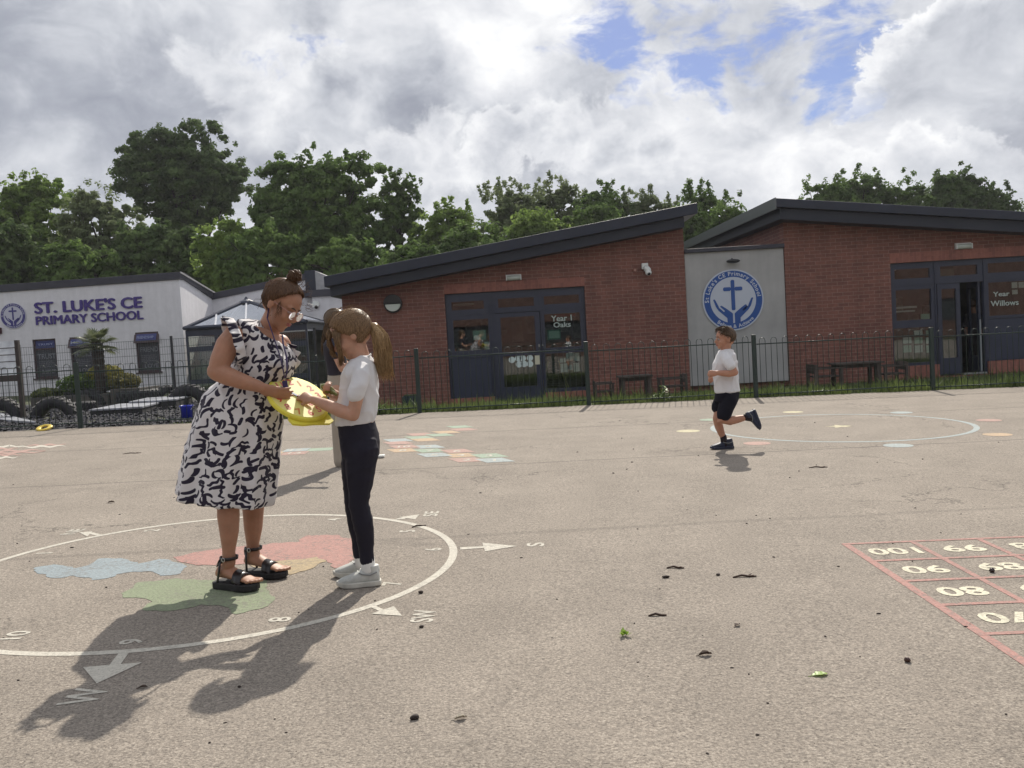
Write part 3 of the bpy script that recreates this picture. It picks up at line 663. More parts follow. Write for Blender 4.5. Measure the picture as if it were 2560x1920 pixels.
build('verge_trim', MB().hexa([(RX0-.03, 19.38, wroof(RX0)-.24), (RX0-.003, 19.38, wroof(RX0)-.24), (RX0-.003, 30, wroof(RX0)-.10), (RX0-.03, 30, wroof(RX0)-.10), (RX0-.03, 19.38, wroof(RX0)+.01), (RX0-.003, 19.38, wroof(RX0)+.01), (RX0-.003, 30, wroof(RX0)+.15), (RX0-.03, 30, wroof(RX0)+.15)]), mat('verge_grey', (.10, .11, .115), .35), wl)
mb = MB().box(w_open[0]-.01, 12.2, FY-.005, FY-.0005, cz(2.445), cz(2.645)); [build('brick_sill', MB().box(a_, b_, FY-.004, FY+.06, -.2, cz(c_)), M_SOLD, wl) for a_, b_, c_ in ((w_open[0], cx(8.89), .30), (cx(9.92), w_open[1], .305))]
build('brick_lintel', mb, M_SOLD, wl, label='orange brick soldier course over the doors')
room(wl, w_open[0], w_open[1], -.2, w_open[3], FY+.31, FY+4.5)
wf = [(cx(a), cx(b), cz(c), cz(d)) for a, b, c, d in ((8.05, 8.78, 2.11, 2.31), (9.0, 9.77, 2.12, 2.32), (9.99, 10.8, 2.13, 2.33), (8.06, 8.79, 1.25, 1.88), (7.99, 8.83, .36, 1.09), (9.99, 10.8, 1.24, 1.93))]
mb = wall(MB(), w_open[0], w_open[1], -.2, w_open[3], F0, F1, wf+[(cx(8.91), cx(9.87), -.3, cz(1.965)), (cx(9.95), cx(10.9), cz(.31), cz(1.18)), (cx(7.5), cx(8.89), -.3, cz(.30)), (cx(9.92), cx(11.7), -.3, cz(.305))])
build('window_frame', mb, M_FRAME, wl)
mb = MB()
for x in (w_open[0]+.02, cx(8.87), cx(9.885), w_open[1]-.05): mb.box(x, x+.025, F0-.018, F0-.001, cz(.33), w_open[3]-.02)
for z in (cz(1.97), cz(2.39)): mb.box(w_open[0]+.03, w_open[1]-.06, F0-.012, F0-.002, z, z+.02)
build('frame_bead', mb, M_FRAME, wl)
build('lower_panel', MB().box(cx(9.955), cx(10.895), F0+.02, F0+.05, cz(.312), cz(1.178)), M_PANELB, wl, bevel=.004)
for r in wf: build('window_pane', pane(MB(), *r, F0+.03), M_GLASS, wl)
dr = build('door', wall(MB(), cx(8.915), cx(9.385), -.17, cz(1.96), F0-.02, F0+.04, [(cx(9.0), cx(9.3), cz(.42), cz(1.85))]), M_FRAME, wl)
build('door_pane', pane(MB(), cx(9.0), cx(9.3), cz(.42), cz(1.85), F0+.01), M_GLASS, dr)
build('handle', MB().box(cx(9.35), cx(9.37), cz(1.28), cz(1.47), F0-.06, F0-.021).box(cx(9.34), cx(9.36), cz(.95), cz(1.12), F0-.06, F0-.021), mat('steel', (.55, .55, .55), .3, metal=1), dr)
# the other leaf stands open into the room
mb = wall(MB(), 0, .50, -.17, cz(1.96), 0, .05, [(.09, .41, cz(.42), cz(1.85))]); mo = MB().merge(mb, lambda a, b, c: (cx(9.86)-.02-b, F0+.06+a, c))
dr2 = build('open_door', mo, M_FRAME, wl)
build('door_edge', MB().box(cx(9.80), cx(9.83), F0+.03, F0+.05, -.15, cz(1.18)), mat('pale_edge', (.25, .28, .29), .5), dr2, label='pale grey lower edge strip of the open door')
build('threshold', MB().box(cx(9.40), cx(9.87), F0-.08, F0+.05, -.2, -.165), mat('alu', (.4, .4, .42), .4, metal=.8), wl)
put(wl, 'window_lettering', 'Year', *rectz(zw, (1345, 560, 1527, 612)), F0+.025, M_LETTER, .012)
put(wl, 'window_lettering', 'Willows', *rectz(zw, (1320, 655, 1627, 715)), F0+.025, M_LETTER, .012)
k = 0
for r_, (y0, y1) in enumerate(((985, 1045), (1062, 1130), (1150, 1228))):
    for c_, (x0, x1) in enumerate(((360, 455), (482, 577), (615, 700))):
        if r_ == 0 and c_ == 0: continue
        rn, cn = ('top', 'middle', 'bottom')[r_], ('left', 'middle', 'right')[c_]
        sheet('paper_sheet', zw, (x0, y0, x1, y1), M_PAPER if (r_+c_) % 2 else M_GREENP, f'pale sheet in the {rn} row and {cn} column of the low Willows window', 'papers in the low Willows window')
for a, lb in (((1556, 458, 1618, 522), 'white sheet at the upper left beside the Willows lettering'), ((1632, 455, 1690, 518), 'white sheet at the upper right beside the Willows lettering'), ((1560, 540, 1622, 590), 'white sheet just above the end of the Willows lettering')):
    sheet('paper_sheet', zw, a, M_WHITE, lb, 'white papers above the Willows lettering')
sheet('display_board', zw, (275, 722, 550, 742), M_WHITE, 'narrow white strip put in for a reflection in the upper left Willows pane', y=F0+.2, cat='shelf'); sheet('display_board', zw, (560, 805, 655, 860), M_GREENP, 'pale green card at the bottom right of the upper left Willows pane', y=F0+.05, cat='card')  # both narrow white strips imitate a reflection in the pane, no shelf there
sheet('display_board', zw, (275, 765, 552, 782), M_WHITE, 'second narrow white strip put in for a reflection in the upper left Willows pane', y=F0+.3, cat='shelf'); sheet('display_board', zw, (780, 300, 985, 385), mat('beige_board', (.20, .19, .15), .8), 'dull beige board behind the pane above the Willows doors', y=F0+.3, cat='board')
build('strip_light', MB().box(cx(9.5), cx(9.75), 21.6, 21.65, cz(1.92), cz(1.95)).box(cx(8.2), cx(8.7), 21.6, 21.65, 2.3, 2.34), M_WHITE, wl)
mb = MB()
for i in range(8): mb.box(8.4+i*.42, 8.7+i*.42, 24.44, 24.48, .8+.25*(i % 3), 1.2+.25*(i % 3))
build('wall_display', mb, mat('display_paper', (.30, .32, .27), .8, var=(3, .7)), wl)

# --- brown building across the yard, only glimpsed in the window glass
bb = empty('school_block', (0, -15, 0), 'long brown brick school block across the yard glimpsed in the window reflections', 'building')
build('wall', wall(MB(), -45, 45, -.5, 5.2, -15.3, -15, [(-40+6*i, -37+6*i, .8, 2.1) for i in range(14)]), brickmat('brown_brick', tint=.34), bb)
build('window', MB().box(-44, 44, -15.29, -15.2, .8, 2.1), mat('dark_pane', (.03, .035, .04), .15), bb)
build('roof', MB().hexa([(-45.5, -15.4, 5.2), (45.5, -15.4, 5.2), (45.5, -14.6, 5.2), (-45.5, -14.6, 5.2), (-45.5, -20, 7.0), (45.5, -20, 7.0), (45.5, -14.6, 5.4), (-45.5, -14.6, 5.4)]), M_ROOF, bb)

# ------------------------------------------------------------------ white buildings on the left
kA = 27/25.; YA = 27.0
ax = lambda x: x*kA
az = lambda z: 1.2+(z-1.35)*kA
M_WIN_FILM = mat('window_film', (.035, .037, .05), .35, var=(9, .3)); M_PURPLE = mat('sign_purple', (.050, .028, .20), .45); M_BROWNF = mat('brown_frame', (.045, .022, .028), .45)
wa = empty('white_school_wing', (-14, YA, .3), 'white rendered school wing carrying the school name at the left edge', 'building')
topA = lambda x: az(3.66+.014*(x/kA+14.1))
axr = ax(-9.09)
winA = [(ax(a), ax(b), az(c), az(d)) for a, b, c, d in ((-13.32, -12.67, 1.0, 2.09), (-12.28, -11.66, .98, 2.09), (-10.44, -9.79, 1.0, 2.12))]
mb = wall(MB(), -24, axr, -.3, lambda x: topA(x)-.2, YA, YA+.3, winA)
build('wall', mb, M_RENDER, wa)
build('return_wall', MB().hexa([(axr-.3, YA+.301, -.3), (axr-.001, YA+.301, -.3), (axr-.10, 30.2, -.3), (axr-.35, 30.2, -.3), (axr-.3, YA+.301, topA(axr)-.2), (axr-.001, YA+.301, topA(axr)-.2), (axr-.10, 30.2, 3.10), (axr-.35, 30.2, 3.10)]), M_RENDER, wa)
mb = MB().hexa([(-24, YA-.05, topA(-24)-.22), (axr+.05, YA-.05, topA(axr)-.22), (axr+.05, YA+.4, topA(axr)-.22), (-24, YA+.4, topA(-24)-.22), (-24, YA-.05, topA(-24)), (axr+.05, YA-.05, topA(axr)), (axr+.05, YA+.4, topA(axr)), (-24, YA+.4, topA(-24))])
build('parapet', mb, M_ROOF2, wa, bevel=.01)
build('roof_edge', MB().hexa([(axr-.45, YA+.401, topA(axr)-.22), (axr+.05, YA+.401, topA(axr)-.22), (axr-.04, 30.3, 3.10), (axr-.5, 30.3, 3.10), (axr-.45, YA+.401, topA(axr)-.002), (axr+.05, YA+.401, topA(axr)-.002), (axr-.04, 30.3, 3.32), (axr-.5, 30.3, 3.32)]), M_ROOF2, wa)
build('edge_trim', MB().hexa([(axr+.051, YA-.04, topA(axr)-.04), (axr+.08, YA-.04, topA(axr)-.04), (axr, 30.3, 3.28), (axr-.03, 30.3, 3.28), (axr+.051, YA-.04, topA(axr)+.01), (axr+.08, YA-.04, topA(axr)+.01), (axr, 30.3, 3.33), (axr-.03, 30.3, 3.33)]), M_CLAD, wa)
words = [('TRUST', 'RESPECT', 'TRUST'), ('PATIENCE', 'LOVE', 'HOPE'), ('FRIEND', 'LOVE', 'FRIENDSHIP')]
for (x0, x1, za, zb_), (wa1, wa2, wa3) in zip(winA, words):
    wfo = build('window', wall(MB(), x0, x1, za, zb_, YA+.05, YA+.12, [(x0+.05, x1-.05, za+.05, zb_-.33), (x0+.06, x1-.06, zb_-.27, zb_-.05)]), M_BROWNF, wa)
    build('frosted_pane', MB().box(x0+.05, x1-.05, YA+.08, YA+.09, za+.05, zb_-.33), M_WIN_FILM, wfo)
    if wa3 == 'FRIENDSHIP' or wa1 == 'PATIENCE':   # top light tilted open
        y_ = YA-.10; build('top_light', MB().hexa([(x0-.02, y_-.02, zb_-.32), (x1+.02, y_-.02, zb_-.32), (x1+.02, y_+.03, zb_-.32), (x0-.02, y_+.03, zb_-.32), (x0-.02, YA+.03, zb_), (x1+.02, YA+.03, zb_), (x1+.02, YA+.08, zb_), (x0-.02, YA+.08, zb_)]), M_BROWNF, wfo, label='top light tilted open')
        bo = MB().hexa([(x0+.05, y_-.012, zb_-.26), (x1-.05, y_-.012, zb_-.26), (x1-.05, y_+.01, zb_-.26), (x0+.05, y_+.01, zb_-.26), (x0+.05, YA+.005-.01, zb_-.06), (x1-.05, YA+.005-.01, zb_-.06), (x1-.05, YA+.03, zb_-.06), (x0+.05, YA+.03, zb_-.06)])
        build('word_board', bo, mat('board_purple', (.035, .045, .17), .5), wfo); put(wfo, 'window_lettering', wa3, x0+.10, x1-.10, zb_-.20, zb_-.12, YA-.128, mat('board_lettering', (.30, .34, .52), .5), .01)
    else:
        build('word_board', MB().box(x0+.06, x1-.06, YA+.07, YA+.08, zb_-.27, zb_-.05), mat('board_purple', (.035, .045, .17), .5), wfo)
        put(wfo, 'window_lettering', wa3, x0+.12, x1-.12, zb_-.19, zb_-.13, YA+.066, mat('board_lettering', (.30, .34, .52), .5), .01)
    ml = mat('film_lettering', (.19, .20, .23), .5)
    put(wfo, 'window_lettering', wa1, x0+.09, x1-.07, zb_-.60, zb_-.45, YA+.078, ml, .012); put(wfo, 'window_lettering', wa2, x0+.2, x1-.10, za+.13, za+.25, YA+.078, ml, .012)
    for i in range(4): put(wfo, 'window_lettering', ('KINDNESS', 'HONESTY', 'COURAGE', 'PEACE')[i], x0+.12, x1-.12-.06*(i % 2), za+.32+.055*i, za+.32+.055*i+.035, YA+.078, ml, .01)
    build('sill', MB().box(x0-.04, x1+.04, YA-.06, YA+.05, za-.04, za), M_BROWNF, wfo)
def sign_text(par, s, x0, x1, z0, z1_, y, m, wt):
    t_ = fit_text(s, x0+wt, x1-wt, z0+wt*.5, z1_-wt*.5, 0, .03); mb = MB()
    for k_, (dx, dz) in enumerate(((0, 0), (-wt, 0), (wt, 0), (0, wt*.5), (0, -wt*.5))): mb.merge(t_, lambda a, b, c: (a+dx, y-c-.0012*k_, b+dz))
    return build('sign_lettering', mb, m, par)
q0 = rectz(z1, (220, 328, 918, 405), YA)
nm = empty('school_name_sign', (q0[0], YA, q0[2]), 'raised purple lettering naming the school on the white wing', 'sign')
sign_text(nm, "ST. LUKE'S CE", q0[0], q0[1], q0[2], q0[3], YA-.02, M_PURPLE, .022)
q1 = rectz(z1, (231, 420, 925, 478), YA); sign_text(nm, "PRIMARY SCHOOL", q1[0], q1[1], q1[2], q1[3], YA-.02, M_PURPLE, .013)
q = P_(z1(87, 436), YA); e = empty('school_crest_sign', (q[0], YA, q[1]), 'smaller purple and white school crest left of the school name on the white wing', 'sign')
crest(e, q[0], q[1], .385, YA-.005, mat('crest_purple', (.045, .04, .20), .4), mat('crest_lilac', (.50, .50, .60), .45))
q = P_(z1(-6, 532), YA); e = empty('alarm_box', (q[0], YA, q[1]), 'small dark red box on the white wall at the left edge', 'alarm box')
build('housing', MB().box(q[0]-.1, q[0]+.09, YA-.08, YA, q[1]-.09, q[1]+.09), mat('dark_red', (.06, .015, .02), .5), e, bevel=.01)

YB = 30.2; kB = YB/28
bx_ = lambda x: x*kB
bz_ = lambda z: 1.2+(z-1.35)*kB
wb = empty('white_school_wing', (-8, YB, .3), 'second white rendered wing behind the glass porch', 'building')
tb = lambda x: bz_(3.30+.150*(x/kB+9.18)) if x/kB < -6.25 else bz_(3.74)
mb = wall(MB(), axr-.1, bx_(-6.0), -.3, lambda x: tb(x)-.2, YB, YB+.3, [], [bx_(-6.25)]); mb.box(bx_(-6.0)+.001, bx_(-4.9), YB-.4, YB+.3, -.3, bz_(2.98))
build('wall', mb, M_RENDER, wb)
x0, x1 = axr-.1, bx_(-6.25)
build('parapet', MB().hexa([(x0, YB-.06, tb(x0)-.22), (x1, YB-.06, tb(x1)-.22), (x1, YB+.5, tb(x1)-.22), (x0, YB+.5, tb(x0)-.22), (x0, YB-.06, tb(x0)), (x1, YB-.06, tb(x1)), (x1, YB+.5, tb(x1)), (x0, YB+.5, tb(x0))]), M_ROOF2, wb, bevel=.01)
build('roof_end', MB().box(x1+.002, bx_(-5.93), YB-.08, YB+1, bz_(3.05), bz_(3.83)), M_ROOF, wb)
build('cladding', MB().hexa([(bx_(-5.925), YB-.07, bz_(3.2)), (bx_(-5.56), YB-.07, bz_(3.22)), (bx_(-5.56), YB+.9, bz_(3.22)), (bx_(-5.925), YB+.9, bz_(3.2)), (bx_(-5.925), YB-.07, bz_(3.80)), (bx_(-5.50), YB-.07, bz_(3.60)), (bx_(-5.50), YB+.9, bz_(3.60)), (bx_(-5.925), YB+.9, bz_(3.80))]), M_CLAD, wb)
build('eave_band', MB().box(bx_(-6.3), bx_(-4.9), YB-.5, YB+.6, bz_(2.985), bz_(3.19)), M_ROOF2, wb)
wn_ = build('window', MB().box(bx_(-5.97), bx_(-5.72), YB-.43, YB-.401, bz_(1.5), bz_(2.20)), M_BROWNF, wb); build('pane', MB().box(bx_(-5.94), bx_(-5.75), YB-.435, YB-.431, bz_(1.55), bz_(2.15)), M_WIN_FILM, wn_)
q = P_(z1(2032, 362), YB-.4); e = empty('wall_floodlight', (q[0], YB-.4, q[1]), 'small white sensor lamp on the white wall beside the brick block', 'lamp')
build('housing', MB().tube([(q[0], YB-.4, q[1]), (q[0], YB-.5, q[1])], .12, 16), M_WHITE, e); build('lens', MB().sph((q[0]+.02, YB-.5, q[1]-.1), .06), M_BLACK, e, True)

# --- glass entrance porch
YC = 25.4; kC = YC/23.5
gp = empty('glass_porch', (-7.4, YC, .3), 'dark framed glass entrance porch with a hipped glass roof behind the teacher', 'porch')
gx0, gx1, gze = -8.49*kC, V(768, 830, YC).x, 1.2+(2.0-1.35)*kC
apx = Vector((-7.35, YC+1.7, 1.2+(2.71-1.35)*27.1/23.5)); ap = V(616, 752, YC+1.7)
c4 = [Vector((gx0, YC-.05, gze+.12)), Vector((gx1, YC-.05, gze+.12)), Vector((gx1, YC+3.3, gze+.12)), Vector((gx0, YC+3.3, gze+.12))]
mb = MB()
for i in range(4): mb.tube([c4[i], ap], .055, 6)
for i in range(4): mb.tube([c4[i], c4[(i+1) % 4]], .06, 6)
build('roof_frame', mb, M_FRAME, gp)
mb = MB()
for t_ in (.25, .5, .75):
    for i in range(4):
        a_ = c4[i].lerp(c4[(i+1) % 4], t_); b_ = a_.lerp(ap, .98 if t_ == .5 else .50 if False else .9); 
        # rafters run up to the hip
        tt = min(t_, 1-t_)*2; hipp = (c4[i] if t_ <= .5 else c4[(i+1) % 4]).lerp(ap, tt); mb.tube([a_, hipp], .03, 6)
build('rafter', mb, mat('pale_rafter', (.55, .56, .6), .35), gp)
for i in range(4): build('roof_pane', MB().add([c4[i], c4[(i+1) % 4], ap], [(0, 1, 2)]), M_GLASSR, gp)
build('finial', MB().rings([[(ap.x+r*math.cos(2*PI*k/10), ap.y+r*math.sin(2*PI*k/10), ap.z+h_) for k in range(10)] for r, h_ in ((.24, -.08), (.22, -.02), (.07, .05), (.03, .12))]), M_FRAME, gp)
nb = 4; ops = []
for i in range(nb):
    a_ = gx0+(gx1-gx0)*i/nb+.05; b_ = gx0+(gx1-gx0)*(i+1)/nb-.05; ops += [(a_, b_, gze-.42, gze-.12), (a_, b_, .45+.1, gze-.56), (a_, b_, .2, .42)]
build('frame', wall(MB(), gx0, gx1, .1, gze+.06, YC, YC+.08, ops), M_FRAME, gp)
for o in ops: build('pane', pane(MB(), *o, YC+.04), M_GLASS, gp)
[build('side_frame', MB().box(a_, a_+.08, YC+.081, YC+3.2, gze-.1, gze+.1), M_FRAME, gp) for a_ in (gx0, gx1-.08)]
ins = build('inner_door', MB().box(gx0+.95, gx0+1.5, YC+1.6, YC+1.7, .2, gze-.3), mat('lime_door', (.22, .30, .05), .6), gp, label='lime green door seen inside the porch'); build('display', MB().box(gx0+.2, gx0+.8, YC+1.6, YC+1.7, .3, gze-.3), mat('blue_display', (.03, .05, .15), .6, var=(4, .6)), gp)
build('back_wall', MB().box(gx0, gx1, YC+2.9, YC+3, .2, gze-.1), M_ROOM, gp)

# ------------------------------------------------------------------ bow-top fence: posts and hooped panels
px_posts = [205, 1050, 1472, 1885, 2325]
posts = [G0(x, y) for x, y in zip(px_posts, (1070, 1032, 1013, 993, 975))]
pxs = sorted([p.x for p in posts]+[(posts[0].x+posts[1].x)/2, posts[0].x-2.75, posts[0].x-5.5, posts[0].x-8.2, posts[-1].x+2.8])
fe = empty('bow_top_fence', (0, fence_y(0), 0), 'low dark green bow top metal fence running across the whole playground edge', 'fence')
def fz_(x): return gz(x, fence_y(x)-.05)
for x in pxs:
    y = fence_y(x); z = fz_(x)
    build('post', MB().box(x-.034, x+.034, y-.025, y+.025, z-.2, z+1.04), M_POST, fe, bevel=.006)
for a, b in zip(pxs[:-1], pxs[1:]):
    xa, xb = a+.045, b-.045; zb_ = (fz_(a)+fz_(b))/2; za, zc = zb_+.0, zb_+.0; mb = MB()
    ya, yb = fence_y(a), fence_y(b); sl = (fz_(b)-fz_(a))*.25
    P = lambda t_, z: Vector((xa+(xb-xa)*t_, ya+(yb-ya)*t_, z+sl*(t_-.5)))
    mb.tube([P(0, zb_+.90), P(1, zb_+.90)], .011, 6); mb.tube([P(0, zb_+.07), P(1, zb_+.07)], .011, 6)
    n = max(3, round((xb-xa)/.19)); L = xb-xa
    for k in range(n):
        c = (k+.5)/n; hw = .25/n; top = zb_+.955; r = hw*L
        pts = [P(c-hw, zb_+.02), P(c-hw, top)]+[P(c-hw*math.cos(q), top+r*math.sin(q)) for q in (PI*.2, PI*.35, PI*.5, PI*.65, PI*.8)]+[P(c+hw, top), P(c+hw, zb_+.02)]
        mb.tube(pts, .0052, 5)
    build('panel', mb, M_DKGREEN, fe, True)

# tall welded mesh fence behind the tyre garden
mf = empty('mesh_fence', (-8, 19.7, .2), 'taller thin welded mesh fence in front of the white school wings', 'fence'); MY = 19.7
mxs = [P_((x, 900), MY)[0] for x in (-260, 50, 432, 615, 791)]; mtop = lambda x: P_((1280+(x*2230/MY), 860-(x*2230/MY+848)*.018), MY)[1]
mztop = 1.63
for x in mxs: build('post', MB().box(x-.025, x+.025, MY-.025, MY+.025, gz(x, MY)-.1, mztop+.06), mat('mesh_post', (.02, .022, .026), .5), mf, bevel=.005)
mesh_m = mat('mesh_wire', (.06, .075, .08), .45)
for a, b in zip(mxs[:-1], mxs[1:]):
    mb = MB(); n = int((b-a)/.052)
    for k in range(1, n): x = a+(b-a)*k/n; mb.box(x-.0022, x+.0022, MY-.002, MY+.002, gz(x, MY), mztop)
    for k in range(9): z = .32+(mztop-.33)*k/8; mb.box(a+.03, b-.03, MY-.006, MY-.0022, z-.004, z+.004)
    build('panel', mb, mesh_m, mf)

# ------------------------------------------------------------------ tyre garden
def put_on(px, py, dy=0): p = G0(px, py); p.y += dy; p.z = gz(p.x, p.y); return p
# notice board
BY = 17.0; kx = lambda px: V(px, 900, BY).x; kz = lambda px, py: V(px, py, BY).z
nb_ = empty('notice_board', (kx(0), BY, .3), 'weathered notice board with a silvery sheet on dark posts at the left edge', 'notice board')
x0, x1 = kx(-90), kx(41); zt, zb_ = kz(20, 853), kz(20, 938)
build('sheet', MB().box(x0, x1, BY-.02, BY, zb_, zt), mat('silver_sheet', (.68, .72, .80), .35, var=(3, .35), bump=(5, .5, .02)), nb_)
build('post', MB().box(x1+.001, x1+.07, BY-.03, BY+.04, gz(x1, BY)-.1, zt+.01), mat('dark_wood', (.045, .035, .032), .8, var=(8, .3)), nb_)
build('post', MB().box(x0-.08, x0-.001, BY-.03, BY+.04, gz(x1, BY)-.1, zt+.01), mat('dark_wood', (.045, .035, .032), .8, var=(8, .3)), nb_)
mb = MB().box(x0, x1, BY-.03, BY+.02, zb_-.12, zb_-.002)
build('rail', mb, MATS['dark_wood'], nb_)
mb = MB()
for k in range(1, 5): z = zb_+(zt-zb_)*k/5; mb.box(x0, x1, BY-.028, BY-.021, z-.006, z+.006)
build('batten', mb, MATS['dark_wood'], nb_)

M_TYRE = mat('tyre_rubber', (.022, .022, .026), .75, var=(12, .5), bump=(30, .5, .01))
M_TREAD = mat('tyre_tread', (.055, .055, .06), .8, var=(15, .5))
def tyre(p, R, wdt, flat=False, yaw=0, sink=.45, label='', tilt=0):
    """tractor tyre standing half buried (axis along local y) or lying flat"""
    e = empty('tyre', p, label, 'tyre', 'old tractor tyres in the garden'); prof = [(R*.52, -wdt*.30), (R*.62, -wdt*.48), (R*.86, -wdt*.52), (R*.97, -wdt*.40), (R, -wdt*.2), (R, wdt*.2), (R*.97, wdt*.40), (R*.86, wdt*.52), (R*.62, wdt*.48), (R*.52, wdt*.30)]
    n = 40; mb = MB(); M = Matrix.Rotation(yaw, 3, 'Z') @ (Matrix.Identity(3) if not flat else Matrix.Rotation(PI/2+tilt, 3, 'X'))
    up = Vector((0, 0, R*(1-2*sink) if not flat else wdt*.5)); 
    def W_(r, y, a): return Vector(p)+up+M @ Vector((r*math.cos(a), y, r*math.sin(a)))
    mb.rings([[W_(r, y, 2*PI*k/n) for r, y in prof] for k in range(n+1)], cap=False)
    build('casing', mb, M_TYRE, e, True)
    mb = MB()
    for k in range(26):
        for s in (-1, 1):
            a = 2*PI*(k+(.5 if s > 0 else 0))/26; da = .05
            q = [W_(R*.995, s*wdt*.03, a), W_(R*.995, s*wdt*.46, a+da*2), W_(R*.995, s*wdt*.46, a+da*3.4), W_(R*.995, s*wdt*.03, a+da*1.4)]
            q2 = [W_(R*1.045, s*wdt*.03, a), W_(R*1.02, s*wdt*.46, a+da*2), W_(R*1.02, s*wdt*.46, a+da*3.4), W_(R*1.045, s*wdt*.03, a+da*1.4)]
            mb.hexa(q+q2)
    build('tread', mb, M_TREAD, e)
tyre(put_on(0, 1045), .46, .34, yaw=.2, sink=.58, label='big half buried tyre at the left edge beside the low deck')
tyre(put_on(138, 1040), .42, .34, yaw=.15, sink=.57, label='big half buried tyre left of the fence post, showing its dark hollow')
tyre(put_on(228, 1010), .44, .28, yaw=-.25, sink=.62, label='half buried tyre rounding up behind the fence post')
tyre(put_on(165, 995), .30, .24, flat=True, label='tyre lying flat behind the left half buried tyre', tilt=.1)
tyre(put_on(205, 1024), .30, .16, flat=True, label='small tyre lying flat between the half buried tyres')
tyre(put_on(345, 1005), .50, .28, flat=True, label='large tyre lying flat behind the two dark decks')
tyre(put_on(420, 1000), .34, .28, yaw=.9, sink=.5, label='tyre with a chunky pale tread left of the tallest hump tyre')
tyre(put_on(474, 1008), .50, .30, yaw=-.1, sink=.60, label='tallest half buried tyre close behind the teacher')
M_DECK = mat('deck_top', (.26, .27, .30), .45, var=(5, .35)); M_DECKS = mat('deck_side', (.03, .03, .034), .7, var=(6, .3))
def deck(ptsL, zt, label, zfun=None):
    """low platform: outline in picture pixels at its top edge, intersected with the plane z=zt"""
    w_ = []
    for px, py in ptsL:
        d = ray(px, py); t = (zt-H)/d.z; q = Vector((0, 0, H))+d*t; w_.append(q)
    c = sum(w_, Vector())/len(w_); e = empty('timber_deck', (c.x, c.y, gz(c.x, c.y)), label, 'deck', 'low dark decks in the tyre garden')
    n = len(w_); gzm = min(gz(q.x, q.y) for q in w_)-.05
    mb = MB(); mb.v = [tuple(q) for q in w_]+[(q.x, q.y, zt-.035) for q in w_]; mb.f = [tuple(range(n)), tuple(reversed(range(n, 2*n)))]+[(j, j+n, (j+1) % n+n, (j+1) % n) for j in range(n)]
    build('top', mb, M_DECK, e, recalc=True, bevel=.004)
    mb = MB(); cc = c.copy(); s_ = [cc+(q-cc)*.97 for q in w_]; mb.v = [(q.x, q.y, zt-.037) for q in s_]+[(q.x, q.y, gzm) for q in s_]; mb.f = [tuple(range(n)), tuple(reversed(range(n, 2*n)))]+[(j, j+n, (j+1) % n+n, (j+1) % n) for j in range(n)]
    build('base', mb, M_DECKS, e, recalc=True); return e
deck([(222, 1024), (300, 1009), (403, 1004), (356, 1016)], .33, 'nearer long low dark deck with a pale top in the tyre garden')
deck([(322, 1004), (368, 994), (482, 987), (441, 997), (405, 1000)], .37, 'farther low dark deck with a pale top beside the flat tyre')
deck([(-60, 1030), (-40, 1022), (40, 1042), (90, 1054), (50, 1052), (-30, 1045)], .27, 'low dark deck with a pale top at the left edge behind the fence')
p = put_on(468, 1048); p.y = max(p.y, fence_y(p.x)+.25); p.z = gz(p.x, p.y); e = empty('bucket', p, 'bright blue plastic bucket on the mulch behind the fence', 'bucket')
mb = MB().rings([[(p.x+r*math.cos(2*PI*k/20), p.y+r*math.sin(2*PI*k/20), p.z+z) for k in range(20)] for r, z in ((.085, .0), (.10, .20), (.112, .215), (.112, .235), (.102, .235), (.098, .20), (.08, .02))]); build('body', mb, mat('blue_plastic', (.015, .03, .42), .35), e, True)
build('handle', MB().tube([p+Vector((.11*math.cos(a), -.11*math.sin(a)*.6, .21-.1*math.sin(a)*.8)) for a in [PI*k/10 for k in range(11)]], .004, 5), M_WHITE, e)
p = put_on(159, 1066); p.y = fence_y(p.x)-.08; p.z = gz(p.x, p.y)+.02; mb = MB()
mb.rings([[Vector((p.x+(.085+.038*math.cos(b))*math.cos(a), p.y+(.085+.038*math.cos(b))*math.sin(a), p.z+.02+.02*math.sin(b)+.03*math.sin(a))) for b in [2*PI*k/10 for k in range(10)]] for a in [2*PI*k/24 for k in range(25)]], cap=False)
tag(build('throwing_ring', mb, mat('yellow_rubber', (.70, .52, .08), .5), None, True, loc=p), 'yellow rubber ring lying at the foot of the fence', 'ring')

# raised beds, shrubs and the palm
M_SLEEP = mat('sleeper_wood', (.10, .09, .08), .85, var=(4, .35), bump=(20, .4, .01))
def bed(pxa, pxb, Y, h_, label):
    xa, xb = V(pxa, 960, Y).x, V(pxb, 960, Y).x; z = gz((xa+xb)/2, Y); e = empty('raised_bed', ((xa+xb)/2, Y, z), label, 'planter', 'timber raised beds')
    build('sleeper', MB().box(xa, xb, Y-.1, Y, z-.1, z+h_), M_SLEEP, e, bevel=.012); build('end_sleeper', MB().box(xa, xa+.1, Y+.001, Y+1.1, z-.1, z+h_-.01).box(xb-.1, xb, Y+.001, Y+1.1, z-.1, z+h_-.01), M_SLEEP, e)
    build('soil', MB().box(xa+.1, xb-.1, Y+.001, Y+1.1, z-.1, z+h_-.04), M_LAWN, e); return xa, xb, z+h_
bed(78, 275, 20.4, .22, 'low timber bed in front of the palm'); bed(278, 352, 20.2, .34, 'higher timber bed with planks right of the palm')
